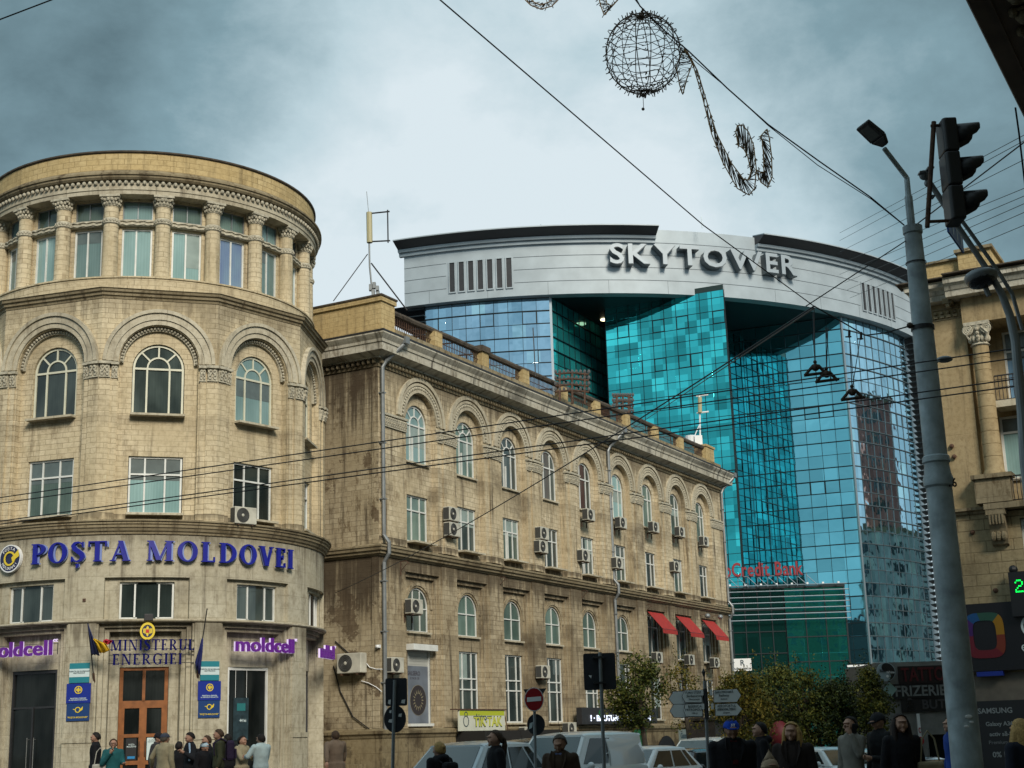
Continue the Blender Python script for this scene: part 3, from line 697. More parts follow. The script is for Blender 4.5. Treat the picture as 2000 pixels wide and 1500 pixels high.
# ---------------------------------------------------------------- signs and fittings on the round building
M_BLUE = mat('deep_blue_letter', (.008, .012, .26), .4, vary=.1); M_BLUES = mat('pale_blue_side', (.20, .27, .55), .4)
def row_letters(m, par, text, s, z, H, o0, o1, material, gap=.15, space=.55, side=None, TH=.19, th=.065, width=None):
    """one mesh per letter; returns the right end"""
    if width:
        tot = -gap * H
        for ch in text: tot += serif(MB(), ch, 0, 0, H, 0, 1, TH=TH, th=th) + gap * H
        kx = width / tot
    for ch in text:
        q = MB(m); w = serif(q, ch, 0, z, H, o0, o1, TH=TH, th=th); q.v = [(s + x * kx, y, zz) for x, y, zz in q.v]
        L_ = q.build('letter', material, par)
        if side:
            q = MB(m); serif(q, ch, 0, z - .005, H, o0 - .03, o0 - .002, TH=TH + .05, th=th + .05); q.v = [(s + .02 + x * kx, y, zz) for x, y, zz in q.v]; q.build('letter_side', side, L_)
        s += (w + gap * H) * kx
    return s
sg = thing('post_office_sign', 'large blue serif letters reading Poșta Moldovei along the round wall under the cornice', 'sign', G(1.5, .1, 7.2))
sa, z_ = G.pix(*Z3(188, 60), .15); sb, _ = G.pix(*Z3(750, 150), .15); sc_, _ = G.pix(*Z3(865, 150), .15); sd2, _ = G.pix(*Z3(1725, 80), .15)
row_letters(G, sg, 'POȘTA', sa, 7.16, .62, .10, .17, M_BLUE, side=M_BLUES, width=sb - sa + .1)
row_letters(G, sg, 'MOLDOVEI', sc_, 7.16, .62, .10, .17, M_BLUE, side=M_BLUES, width=sd2 - sc_ + .1)
def disc(m, s, z, r, o0, o1, n=28, sx=1):
    return MB(m).prism([(s + r * sx * cos(2 * pi * i / n), z + r * sin(2 * pi * i / n)) for i in range(n)], o0, o1)
M_YELP = mat('yellow_paint', (.72, .55, .04), .4); M_NAVY = mat('navy_paint', (.015, .02, .07), .4); M_RED = mat('red_paint', (.5, .02, .02), .45); M_WHP = mat('white_paint', (.75, .77, .78), .4)
s, z = G.pix(*Z3(60, 125), .1)
lg = thing('round_post_logo', 'round navy post horn emblem left of the blue post office letters', 'logo', G(s, .1, z))
disc(G, s, z, .40, .03, .12, 32).build('disc', M_NAVY, lg); q = MB(G); q.band(.395, .43, s, z, .02, .13, 0, 2 * pi, 36); q.build('rim', M_WHP, lg)
q = MB(G); q.band(.17, .225, s, z, .121, .14, 0, 2 * pi, 24); q.prism([(s + .08, z + .02), (s + .34, z + .26), (s + .36, z + .05), (s + .12, z - .1)], .121, .136); q.build('post_horn', M_YELP, lg)
def arctext(m, text, s, z, r, size, o, a0, a1, flip=False):
    q = MB(m)
    for i, ch in enumerate(text):
        a = a0 + (a1 - a0) * (i + .5) / len(text); B = len(q.v); q.text(ch, size, .012)
        rt = a - pi / 2 if not flip else a + pi / 2
        for j in range(B, len(q.v)):
            x, y, zz = q.v[j]; q.v[j] = (s + r * cos(a) + x * cos(rt) - zz * sin(rt), o + y, z + r * sin(a) + x * sin(rt) + zz * cos(rt))
    return q
arctext(G, 'POȘTA', s, z, .31, .13, .13, radians(150), radians(50)).build('lettering', M_WHP, lg)
arctext(G, 'MOLDOVEI', s, z, .31, .12, .13, radians(205), radians(335), True).build('lettering', M_WHP, lg)
# ministry letters on rods
M_BLUD = mat('dull_blue_letter', (.005, .007, .09), .9, spec=.05)
s0, z0 = G.pix(*Z3(655, 680), .05); s1, _ = G.pix(*Z3(1140, 680), .05)
ms = thing('ministry_sign', 'dark blue serif letters reading Ministerul Energiei on rods over the timber door', 'sign', G((s0 + s1) / 2, 0, 4.0))
row_letters(G, ms, 'MINISTERUL', s0, 4.46, .33, .06, .10, M_BLUD, TH=.17, th=.065, width=s1 - s0 + .05)
s2, _ = G.pix(*Z3(665, 760), .05); s3, _ = G.pix(*Z3(1065, 760), .05)
row_letters(G, ms, 'ENERGIEI', s2, 4.04, .33, .06, .10, M_BLUD, TH=.17, th=.065, width=s3 - s2 + .05)
q = MB(G)
for z in (4.50, 4.76, 4.08, 4.33): q.box(s0 - .05, s1 + .05, .035, .055, z, z + .02, 8)
q.build('rod', M_DARKM, ms)
s, z = G.pix(*Z3(873, 553), .1)
em = thing('coat_of_arms', 'yellow ringed oval coat of arms above the ministry letters', 'emblem', G(s, .1, z))
disc(G, s, z, .245, .03, .08, 28, .85).build('plate', M_NAVY, em)
q = MB(G); n = 32
for i in range(n):
    a, b = 2 * pi * i / n, 2 * pi * (i + 1) / n
    q.prism([(s + .26 * .85 * cos(a), z + .26 * sin(a)), (s + .26 * .85 * cos(b), z + .26 * sin(b)), (s + .19 * .85 * cos(b), z + .19 * sin(b)), (s + .19 * .85 * cos(a), z + .19 * sin(a))], .02, .095)
q.build('rim', M_YELP, em)
def eagle(m, s, z, k, o):
    q = MB(m); q.prism([(s - .03 * k, z - .12 * k), (s, z - .17 * k), (s + .03 * k, z - .12 * k), (s + .04 * k, z), (s + .03 * k, z + .12 * k), (s, z + .16 * k), (s - .03 * k, z + .12 * k), (s - .04 * k, z)], o, o + .012)
    for g in (-1, 1):
        for j in range(4): x = s + g * (.05 + .025 * j) * k; q.prism([(x, z - (.08 - .01 * j) * k), (x + .02 * k, z - (.09 - .01 * j) * k), (x + .02 * k, z + .09 * k), (x, z + .07 * k)], o, o + .01)
    return q
eagle(G, s, z, 1, .081).build('eagle', M_YELP, em); MB(G).prism([(s - .045, z - .05), (s + .045, z - .05), (s + .045, z + .05), (s - .045, z + .05)], .094, .1).build('shield', M_RED, em)
s, z = G.pix(*Z3(880, 472), .12)
q = MB(G); q.box(s - .13, s + .13, .05, .16, z - .1, z + .1); q.box(s - .02, s + .02, -.02, .05, z - .03, z + .02); tag(q.build('floodlight', M_BLK, bevel=.01), 'small black floodlight on the ledge above the round coat of arms', 'floodlight')
s, z = G.pix(*Z3(499, 370)); tag(MB(G).box(s - .045, s + .045, 0.0, .03, z - .045, z + .045).build('vent_cover', M_RUST), 'tiny square rusty vent in the pale wall right of the left mezzanine window', 'vent')
# purple phone-shop letters
M_PUR = mat('purple_face', (.085, .01, .16), .35, emit=(.10, .01, .22), est=.25); M_GLOW = mat('white_lit_edge', (.6, .5, .7), .4, emit=(.75, .6, .95), est=.35)
def moldcell(m, s0, s1, z, H, label, txt='moldcell'):
    t = thing('shop_sign', label, 'sign', m((s0 + s1) / 2, .1, z), group='purple phone shop signs')
    q = MB(m).text(txt, 1, .06, 'bold'); xs = [p[0] for p in q.v]; zs = [p[2] for p in q.v]; kx = (s1 - s0) / (max(xs) - min(xs)); kz = H / (max(zs) - min(zs)); xm = (max(xs) + min(xs)) / 2; zm = (max(zs) + min(zs)) / 2
    q.v = [((s0 + s1) / 2 + (x - xm) * kx, .13 + y, z + (zz - zm) * kz) for x, y, zz in q.v]
    f = q.build('lettering', M_PUR, t)
    q2 = MB(m); q2.f = list(q.f); q2.v = [(x - .016, y - .061, zz - .003) for x, y, zz in q.v]
    q2.build('lit_edge', M_GLOW, f)
    q = MB(m)
    for dz in (-.08, .12): q.box(s0 - .05, s1 + .12, -.02, -.0, z + dz, z + dz + .015, 6)
    q.box(s1 + .1, s1 + .12, -.02, 0, z - .2, z + .14); q.box(s0 - .06, s0 - .04, -.02, 0, z - .2, z + .14); q.build('rail', M_DARKM, t)
    q = MB(m).text('cc', .17, .03, 'bold'); q.move(s1 + .1, .13, z + .22); q.build('superscript', M_GLOW, t)
s0, z = G.pix(*Z3(1392, 655), .1); s1, _ = G.pix(*Z3(1735, 655), .1)
moldcell(G, s0, s1, 4.66, .45, 'purple moldcell sign over the white framed shop door right of the ministry door')
s1b, _ = G.pix(*Z3(310, 680), .1); moldcell(G, s1b - (s1 - s0), s1b, 4.62, .45, 'purple moldcell sign over the dark glass door left of the ministry door')
s0c, z = G.pix(*Z3(1878, 680), .1); fa = s0c / G.R; FP = Plane(G(s0c, .1, 0)[:2], (cos(fa), sin(fa)), (sin(fa), -cos(fa)))
moldcell(FP, 0, 1.45, 4.6, .45, 'purple moldcell sign turned sideways at the right edge of the round wall')
# plaques, two stacks of three
M_TEAL = mat('teal_board', (.02, .20, .25), .4); M_PLW = mat('pale_board', (.55, .66, .68), .4); M_BLB = mat('royal_blue_board', (.012, .03, .26), .35); M_BLB2 = mat('slate_blue_board', (.015, .05, .17), .35); M_INK = mat('ink', (.03, .06, .08), .5)
for side, (xa, xb, wd) in (('left', (0, 0, 0)), ('right', (0, 0, 0))):
    if side == 'left': c0 = G.pix(*Z3(472, 800), .05)[0]
    else: c0 = G.pix(*Z3(1240, 780), .05)[0]
    wn_ = 'left' if side == 'left' else 'right'
    b1 = thing('notice_board', 'teal and white notice board, top one %s of the timber door' % wn_, 'plaque', G(c0, .1, 3.55), group='plaques beside the ministry door')
    MB(G).box(c0 - .30, c0 + .30, .06, .09, 3.55, 4.13, 3).build('board', M_TEAL, b1); MB(G).box(c0 - .30, c0 + .30, .0901, .094, 3.72, 3.96, 3).build('white_band', M_PLW, b1)
    q = MB(G).text('AGENȚIA DE GUVERNARE\nELECTRONICĂ', .052, .004, 'bold'); q.move(c0, .098, 3.86); q.build('lettering', M_INK, b1)
    b2 = thing('notice_board', 'royal blue plaque with eagle emblem, middle one %s of the timber door' % wn_, 'plaque', G(c0, .1, 2.98), group='plaques beside the ministry door')
    MB(G).box(c0 - .36, c0 + .36, .06, .10, 2.96, 3.53, 3).build('board', M_BLB, b2)
    q = MB(G); q.band(.09, .115, c0, 3.34, .1, .11, 0, 2 * pi, 20); q.build('rim', M_YELP, b2); eagle(G, c0, 3.34, .5, .101).build('eagle', M_YELP, b2)
    q = MB(G).text('MINISTERUL ENERGIEI\nAL REPUBLICII MOLDOVA', .048, .004, 'bold'); q.move(c0, .104, 3.07); q.build('lettering', M_PLW, b2)
    b3 = thing('notice_board', 'slate blue plaque with yellow post horn, lowest one %s of the timber door' % wn_, 'plaque', G(c0, .1, 2.45), group='plaques beside the ministry door')
    MB(G).box(c0 - .34, c0 + .34, .06, .09, 2.44, 2.95, 3).build('board', M_BLB2, b3)
    q = MB(G); q.band(.06, .085, c0, 2.76, .09, .10, 0, 2 * pi, 18); q.prism([(c0 + .04, 2.74), (c0 + .15, 2.86), (c0 + .14, 2.76), (c0 + .05, 2.70)], .09, .099); q.prism([(c0 - .14, 2.79), (c0 - .06, 2.77), (c0 - .06, 2.75), (c0 - .14, 2.77)], .09, .098); q.build('post_horn', M_YELP, b3)
    q = MB(G).text('"POȘTA MOLDOVEI"', .065, .004, 'bold'); q.move(c0, .094, 2.54); q.build('lettering', M_YELP, b3)
# flags
def flag(px0, py0, px1, py1, strips, label, o):
    a = G.pix(px0, py0, o); b = G.pix(px1, py1, .12); P0 = Vector(G(b[0], .06, b[1])); P1 = Vector(G(a[0], o, a[1]))
    t = thing('flag', label, 'flag', P0); MB().tube([P0, P1], .018, 8).build('flagpole', M_DARKM, t)
    q = MB().tube([P0 + Vector((0, .05, -.08)), P0 + (P1 - P0) * .1], .035, 8); q.build('bracket', M_RUST, t)
    d = (P1 - P0); acc = 0
    for j, (c_, pts) in enumerate(strips):
        q = MB(); n = len(pts) - 1
        A = []; 
        for (fx, dxa, dza, dxb, dzb) in pts:
            base = P0 + d * fx; A.append((base + Vector((dxa, -.02, dza)), base + Vector((dxb, -.05, dzb))))
        vs = []; fs = []
        m_ = 8
        for i, (u, v_) in enumerate(A):
            for k in range(m_ + 1):
                p = u.lerp(v_, k / m_); p = p + Vector((.0, .05 * sin(k * 1.7 + i * .9 + j), .02 * sin(k * 2.1 + i))); vs.append(tuple(p))
        for i in range(n):
            for k in range(m_): a_ = i * (m_ + 1) + k; fs.append((a_, a_ + 1, a_ + m_ + 2, a_ + m_ + 1))
        q.add(vs, fs); ob = q.build('cloth', c_, t, smooth=True)
        sl_ = ob.modifiers.new('thick', 'SOLIDIFY'); sl_.thickness = .006
M_FB = mat('flag_blue', (.02, .03, .10), .8); M_FY = mat('flag_yellow', (.75, .48, .02), .8); M_FR = mat('flag_red', (.45, .02, .05), .8); M_EU = mat('flag_dark_blue', (.012, .02, .13), .8)
flag(*Z3(520, 505), *Z3(553, 835), [
    (M_FB, [(.98, 0, 0, .02, -.02), (.75, 0, 0, .17, -.12), (.5, .0, -.05, .28, -.14), (.44, 0.02, -.02, .22, -.02)]),
    (M_FY, [(.78, .14, -.10, .18, -.12), (.72, .18, -.16, .50, -.14), (.5, .22, -.06, .58, .02), (.46, .20, -.0, .40, -.0)]),
    (M_FR, [(.70, .42, -.02, .50, .0), (.66, .38, -.03, .70, .03), (.62, .44, -.02, .62, -.02)])], 'blue yellow and red national flag hanging off a pole left of the ministry letters', 1.0)
flag(*Z3(1226, 420), *Z3(1170, 815), [(M_EU, [(.55, -.03, 0, .02, 0), (.4, -.08, -.05, .05, -.08), (.25, -.14, -.1, .06, -.18), (.1, -.05, 0, .09, -.25)])], 'dark blue flag furled round a steep pole right of the ministry letters', 1.0)
# door notices and poster
c = GB[2]
nt1 = MB(G).box(c + .15, c + .55, -.535, -.525, 1.25, 1.9); nt1 = tag(nt1.build('paper_notice', mat('notice_paper', (.55, .66, .66), .5)), 'pale paper notice on the right leaf of the timber door', 'notice')
q = MB(G).text('ÎN ATENȚIA\nVIZITATORILOR', .05, .003); q.move(c + .35, -.523, 1.8); q.build('lettering', M_INK, nt1)
t = thing('black_sticker', 'black sticker with a blue strip on the left leaf of the timber door', 'sticker', G(c - .36, -.5, 1.3))
MB(G).box(c - .52, c - .18, -.58, -.57, 1.26, 1.9).build('sheet', M_BLK, t); MB(G).box(c - .46, c - .22, -.569, -.565, 1.3, 1.37).build('blue_strip', mat('blue_strip', (.02, .22, .5), .4), t)
q = MB(G).text('POȘTA\nMOLDOVEI', .06, .003, 'bold'); q.move(c - .34, -.566, 1.68); q.text('program', .045, .003).move(0, 0, 0); q.build('lettering', M_PLW, t)
c = GB[3]; t = thing('hanging_poster', 'dark poster hung on two cords behind the white framed shop door', 'poster', G(c - .3, -.5, 1.6))
MB(G).box(c - .62, c + .02, -.56, -.55, 1.75, 3.05, 2).build('sheet', mat('poster_dark', (.02, .04, .05), .4, vary=.5, vscale=6), t); MB(G).box(c - .48, c - .12, -.549, -.545, 2.65, 2.88).build('teal_block', mat('poster_teal', (.02, .16, .17), .5), t)
q = MB(G); [q.tube([(c + x, -.55, 3.05), (c + x, -.55, 3.9)], .008, 5) for x in (-.55, -.08)]; q.build('cord', M_WHP, t)
q = MB(G).text('44 lei', .13, .003, 'bold'); q.move(c - .22, -.547, 2.35); q.text('oferta ta', .07, .003); q.v = q.v; q.build('lettering', M_PLW, t)
s, z = G.pix(*Z3(1783, 757), .05); tag(MB(G).box(s - .13, s + .13, .045, .06, z - .08, z + .08).build('name_plate', M_TRIM), 'small blank stone plate on the pier right of the purple sign', 'plate')
# ================================================================= LONG SIDE WING
AZ = radians(28.34); C0 = (-5.007, 52.0)
TV = (sin(AZ), cos(AZ)); NV = (cos(AZ), -sin(AZ))
Wm = Plane(C0, TV, NV)
Fk = Plane(C0, (-NV[0], -NV[1]), (-TV[0], -TV[1]), uoff=50)
wing = thing('side_wing', 'long weathered sandstone wing with nine arched windows and a rooftop balustrade', 'building', (C0[0], C0[1], -.3))
BC = [2.95 + 3.73 * k for k in range(9)]; LEN = 36.0
q = MB(Wm)
q.wall(0, LEN, 8.3, 15.7, [(c - 1.12, c + 1.12, 8.52, 13.62, True) for c in BC], depth=.2)
for c in BC: q.wall(c - 1.12, c + 1.12, 8.52, 14.74, [(c - .80, c + .80, 12.02, 13.5, True), (c - .78, c + .78, 8.92, 10.72, False)], off=-.2, depth=.16)
q.build('upper_wall', M_WING, wing)
q = MB(Wm)
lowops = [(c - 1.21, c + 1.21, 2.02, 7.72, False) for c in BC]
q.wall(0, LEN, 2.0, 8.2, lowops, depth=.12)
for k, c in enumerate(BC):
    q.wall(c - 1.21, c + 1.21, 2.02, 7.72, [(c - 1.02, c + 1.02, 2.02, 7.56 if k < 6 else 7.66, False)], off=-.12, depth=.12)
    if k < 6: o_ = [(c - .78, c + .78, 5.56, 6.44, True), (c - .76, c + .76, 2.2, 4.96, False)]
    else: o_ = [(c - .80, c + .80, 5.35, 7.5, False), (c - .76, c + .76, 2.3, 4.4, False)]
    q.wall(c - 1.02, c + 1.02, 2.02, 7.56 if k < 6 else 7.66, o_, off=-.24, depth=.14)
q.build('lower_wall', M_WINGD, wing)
for k in range(10):                                  # thin stepped pilasters between the bays
    a = (BC[k - 1] + 1.12 if k else .12); b = (BC[k] - 1.12 if k < 9 else LEN - .1); mid = (a + b) / 2
    q = MB(Wm); q.box(a + .02, b - .02, -.01, .05, 8.62, 13.02)
    if 0 < k < 9: q.box(mid - .38, mid + .38, -.01, .12, 8.62, 13.02)
    q.build('pilaster', M_WING, wing)
    q = MB(Wm); capital(q, a + .03, b - .03, 13.03, 13.5, -.01, .08)
    if 0 < k < 9: capital(q, mid - .36, mid + .36, 13.03, 13.5, -.01, .14)
    q.build('capital', M_CAP, wing)
    if 0 < k < 9:
        a, b = BC[k - 1] + 1.21, BC[k] - 1.21
        q = MB(Wm); q.box(a + .1, b - .1, -.01, .06, 2.05, 8.1); q.build('lower_pier', M_WINGD, wing)
for k, c in enumerate(BC):
    q = MB(Wm); q.band(1.14, 1.26, c, 13.62, -.01, .04, n=24); q.band(1.42, 1.52, c, 13.62, -.01, .06, n=24); q.band(1.58, 1.74, c, 13.62, -.01, .09, n=24)
    q.build('archivolt', M_TRIM, wing)
    q = MB(Wm); nb = 30
    for i in range(nb): a = pi * (i + .5) / nb; q.ball((c + 1.33 * cos(a), .03, 13.62 + 1.33 * sin(a)), .06, 5)
    q.band(1.27, 1.41, c, 13.62, -.01, .02, n=24); q.build('carved_arch_ring', M_CAP, wing)
    window(Wm, wing, c - .78, c + .78, 12.02, 13.5, True, o=-.29, v=(.28, .70), h=(), fan=k < 3, fm=M_WHITE, pm=[M_PALE, M_MIDG, M_DMID, M_DMID, M_DGLASS, M_PALE, M_MIDG, M_MIDG, M_MIDG][k], fw=.06, tilt=k < 3, sill=-.1)
    window(Wm, wing, c - .76, c + .76, 8.92, 10.72, o=-.29, v=(.3, .68), h=(.68,), fm=M_WHITE, pm=[M_MIDG, M_DMID, M_MIDG, M_DMID, M_DMID, M_MIDG, M_DMID, M_MIDG, M_DMID][k], fw=.06, sill=.2, tilt=k in (2, 4), sillm=M_TRIM)
    if k < 6:
        window(Wm, wing, c - .76, c + .76, 5.56, 6.44, True, o=-.32, v=(.5,) if k else (.33, .66), h=(), fm=M_WHITE, pm=M_MIDG, fw=.045, sill=-.12)
        q = MB(Wm); q.band(.86, 1.0, c, 6.44, -.25, -.20, n=20); q.build('lower_arch_moulding', M_WINGD, wing)
        if k: window(Wm, wing, c - .74, c + .74, 2.2, 4.96, o=-.32, v=(.22, .70), h=(.47, .62), fm=M_WHITE, pm=M_DMID, fw=.06, sill=-.1)
    else:
        window(Wm, wing, c - .78, c + .78, 5.35, 7.5, o=-.32, v=(.5,), h=(.72,), fm=M_WHITE, pm=M_DMID, fw=.06, sill=-.1)
        window(Wm, wing, c - .74, c + .74, 2.3, 4.4, o=-.32, v=(.5,), h=(), fm=M_WHITE, pm=M_DGLASS, fw=.05, sill=-.1)
# shutter door of the first bay with its printed banner
c = BC[0]
dr = MB(Wm).box(c - .74, c + .74, -.36, -.30, 2.2, 4.3).build('banner_door', mat('grey_blue_banner', (.15, .175, .215), .5, vary=.3, vscale=1.5), wing)
q = MB(Wm)
for i in range(10): z = 4.3 + .058 * i; q.box(c - .74, c + .74, -.33, -.30 + .008 * (i % 2), z, z + .056)
q.build('rolled_shutter', mat('shutter_grey', (.42, .43, .40), .5), dr); MB(Wm).box(c - .86, c + .86, -.26, .10, 4.86, 5.08).build('shutter_box', M_WHITE, dr)
q = MB(Wm); q.box(c - .80, c - .74, -.36, -.26, 2.2, 4.86); q.box(c + .74, c + .82, -.36, -.24, 2.2, 4.86); q.box(c - .8, c + .82, -.36, -.1, 2.1, 2.2); q.build('door_frame', M_WHITE, dr)
q = MB(Wm); q.band(.50, .56, c + .02, 3.05, -.299, -.29, 0, 2 * pi, 30)
for i in range(16):
    a = 2 * pi * i / 16; q.prism([(c + .02 + .24 * cos(a - .1), 3.05 + .24 * sin(a - .1)), (c + .02 + .40 * cos(a), 3.05 + .40 * sin(a)), (c + .02 + .24 * cos(a + .12), 3.05 + .24 * sin(a + .12))], -.286, -.283)
q.build('sun_emblem', mat('banner_gold', (.25, .22, .14), .6), dr); disc(Wm, c + .02, 3.05, .55, -.3, -.288).build('dark_roundel', mat('banner_dark', (.03, .025, .028), .6), dr)
q = MB(Wm).text('SALSERO', .22, .004, 'bold'); q.move(c - .25, -.297, 4.02); B = len(q.v); q.text('0 794 30 178', .12, .004); q.move(c - .2, -.297, 3.84, B); q.build('lettering', mat('banner_ink', (.05, .045, .06), .6), dr)
# cornices
MT = 1
CP = [(-.1, 15.55), (.16, 15.55), (.16, 15.60), (.55, 15.72), (.58, 15.98), (.62, 16.0), (.64, 16.10), (.72, 16.2), (.78, 16.28), (.78, 16.34), (.3, 16.42), (-.1, 16.44)]
for m_, l in ((Wm, LEN), (Fk, 7.0)):
    q = MB(m_); q.sweep(CP, 0, l, 8, 1, 1 if m_ is Wm else 0); q.build('main_cornice', M_CORN, wing)
    q = MB(m_); q.sweep([(.72, 16.345), (.80, 16.345), (.80, 16.41), (.72, 16.42)], 0, l, 8, 1, 1 if m_ is Wm else 0); q.build('gutter', M_DARKM, wing)
    q = MB(m_); n = int(l / .235)
    for i in range(n):
        s = .02 + i * .235; q.box(s, s + .13, .0, .15, 15.36, 15.55); q.ball((s + .065, .15, 15.40), .07, 5)
    q.sweep([(0, 15.24), (.05, 15.24), (.07, 15.34), (0, 15.36)], 0, l, 1, 1, 0); q.build('dentil_row', M_TRIMD, wing)
    q = MB(m_); q.sweep([(-.05, 8.14), (.05, 8.14), (.09, 8.19), (.16, 8.22), (.17, 8.3), (.24, 8.33), (.26, 8.42), (.30, 8.45), (.30, 8.5), (.0, 8.60), (-.05, 8.6)], 0, l, 8, 1, 1 if m_ is Wm else 0); q.build('string_cornice', M_TRIMD, wing)
    q = MB(m_); q.sweep([(-.3, -1), (.22, -1), (.22, 1.68), (.25, 1.72), (.28, 1.8), (.34, 1.86), (.34, 1.96), (.0, 2.04), (-.3, 2.04)], 0, l, 6, 1, 0); q.build('plinth', M_PLIN, wing)
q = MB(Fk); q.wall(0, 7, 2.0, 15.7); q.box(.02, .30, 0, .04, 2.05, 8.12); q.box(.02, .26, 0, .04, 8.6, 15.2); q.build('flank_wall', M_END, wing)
q = MB(); P = [Wm(LEN, 0, 0), Wm(LEN, -13, 0), Wm(0, -13, 0)]
q.quad((*P[0][:2], -1), (*P[1][:2], -1), (*P[1][:2], 16.4), (*P[0][:2], 16.4)); q.quad((*P[1][:2], -1), (*P[2][:2], -1), (*P[2][:2], 16.4), (*P[1][:2], 16.4)); q.build('rear_wall', M_END, wing)
q = MB(Wm); q.box(.02, LEN - .02, -13, .2, 16.40, 16.46); q.build('roof', mat('tin_roof', (.13, .12, .11), .7, vary=.4), wing)
# parapet: corner block, pedestals, iron rails, coping
q = MB(Wm); q.box(-.0, .92, -4.4, .18, 16.44, 17.78); q.box(-.08, .98, -4.5, .24, 17.78, 17.96); q.build('corner_block', M_YEL, wing)
q = MB(Wm); q.box(-.12, 1.0, -4.6, .28, 17.965, 18.03); q.build('corner_block_capping', M_SOOT, wing)
q = MB(Wm); q.sweep([(-.2, 16.44), (.22, 16.44), (.22, 16.86), (-.2, 16.88)], .92, LEN - .3, 8); q.build('parapet_base', M_TRIMD, wing)
PED = [4.1, 7.87, 11.55, 15.4, 19.0, 22.55, 26.25, 29.8]
xs = [1.0] + PED + [33.6]
for i, s in enumerate(PED):
    q = MB(Wm); q.box(s - .28, s + .28, -.22, .2, 16.88, 17.50); q.build('pedestal', M_YEL, wing)
q = MB(Wm); q.box(33.4, 34.7, -.5, .22, 16.64, 17.62); q.box(33.34, 34.76, -.55, .28, 17.62, 17.74); q.build('end_block', M_YEL, wing)
q = MB(Wm); q.box(LEN - 1.3, LEN - .4, -1, .2, 16.46, 16.7); q.build('end_step', M_TRIMD, wing)
for i in range(len(xs) - 1):
    a, b = xs[i] + (.28 if i else 0), xs[i + 1] - (.28 if i < len(xs) - 2 else .2); q = MB(Wm); n = int((b - a) / .125)
    for j in range(1, n): x = a + (b - a) * j / n; q.box(x - .012, x + .012, -.012, .012, 16.88, 17.50)
    for z in (16.94, 17.42): q.box(a, b, -.018, .018, z, z + .025)
    q.box(a, b, -.014, .014, 17.16, 17.18)
    q.build('iron_railing', M_RUST, wing)
q = MB(Wm); random.seed(3); pts = [(1.0 + (33.4 - 1.0) * i / 40, .0 + random.uniform(-.01, .01), 17.56 + random.uniform(-.012, .012)) for i in range(41)]
q.tube(pts, .13, 8); q.build('coping_rail', M_SOOT, wing)
s = 7.87; q = MB(Wm); q.box(s - .36, s + .36, -.3, .27, 17.5, 17.76); q.build('pedestal_cap', M_SOOT, wing)
# drainpipes
def drain(s, foot, name='drainpipe'):
    q = MB(Wm); q.tube([(s + .62, .74, 16.3), (s + .55, .72, 16.1), (s + .1, .22, 15.45), (s, .14, 15.2), (s, .14, 8.9), (s, .36, 8.6), (s, .36, 8.2), (s, .14, 7.9), (s, .14, foot)], .075, 8)
    for z in (14.2, 12.3, 10.2, 7.2, 5.4, 3.6): q.box(s - .09, s + .09, .0, .23, z, z + .04)
    q.box(s + .48, s + .76, .6, .88, 16.15, 16.42); q.build(name, M_GRYM, wing, smooth=False)
drain(.12, .5); drain(20.05, 2.2); drain(35.75, .3)
# small holes and lamp irons
for (px, py) in ((772, 718), (854, 756)):
    s, z = Wm.pix(px, py); disc(Wm, s, z, .11 if px < 800 else .06, .0, .01, 16).build('wall_hole', M_BLK, wing)
def iron(px, py):
    s, z = Wm.pix(px, py); q = MB(Wm); q.tube([(s, .0, z + .2), (s, .25, z + .22), (s + .02, .38, z + .1)], .018, 5); q.tube([(s, .0, z - .15), (s, .3, z + .12)], .014, 5); q.tube([(s, .02, z + .22), (s, .02, z - .3)], .02, 5)
    q.build('lamp_iron', M_RUST, wing)
for p in ((782, 1108), (974, 1138), (1135, 1163), (1260, 1190)): iron(*p)

# ---------------------------------------------------------------- air conditioners: one built, then copied
M_AC = mat('ac_cream_casing', (.50, .49, .42), .5, vary=.25, vscale=3); M_ACG = mat('ac_dark_grille', (.05, .052, .05), .6)
def make_ac(label, w=.80, h=.54, d=.30):
    t = thing('air_conditioner', label, 'air conditioner')
    q = MB(); q.box(-w / 2, w / 2, -d, 0, 0, h); q.build('casing', M_AC, t, local=True, bevel=.02)
    q = MB(); r = h * .42; cx = -w * .14; cz = h * .5
    q.v += [(cx + r * cos(2 * pi * i / 24), -d - .004, cz + r * sin(2 * pi * i / 24)) for i in range(24)]; q.f.append(tuple(range(24)))
    for rr in (r, r * .8, r * .6, r * .4): q.tube([(cx + rr * cos(2 * pi * i / 20), -d - .01, cz + rr * sin(2 * pi * i / 20)) for i in range(21)], .006, 4)
    q.build('fan_grille', M_ACG, t, local=True)
    q = MB(); q.ball((cx, -d - .01, cz), .05, 8, sy=.4); q.build('fan_hub', M_AC, t, local=True)
    q = MB(); q.box(-w / 2 - .003, -w / 2 + .004, -d + .02, -.02, .04, h - .04)
    for i in range(5):
        for j in range(3): z = .05 + i * h * .18; y = -d + .03 + j * .09; q.box(-w / 2 - .006, -w / 2 + .004, y, y + .065, z, z + h * .12)
    q.build('side_vents', M_ACG, t, local=True)
    q = MB()
    for x in (-w * .32, w * .32): q.box(x - .02, x + .02, -d, .12, -.05, -.01); q.box(x - .02, x + .02, .08, .12, -.3, -.05)
    q.box(-w * .32, w * .32, .09, .12, -.045, -.015)
    q.build('bracket', M_RUST, t, local=True)
    return t
ac0 = None
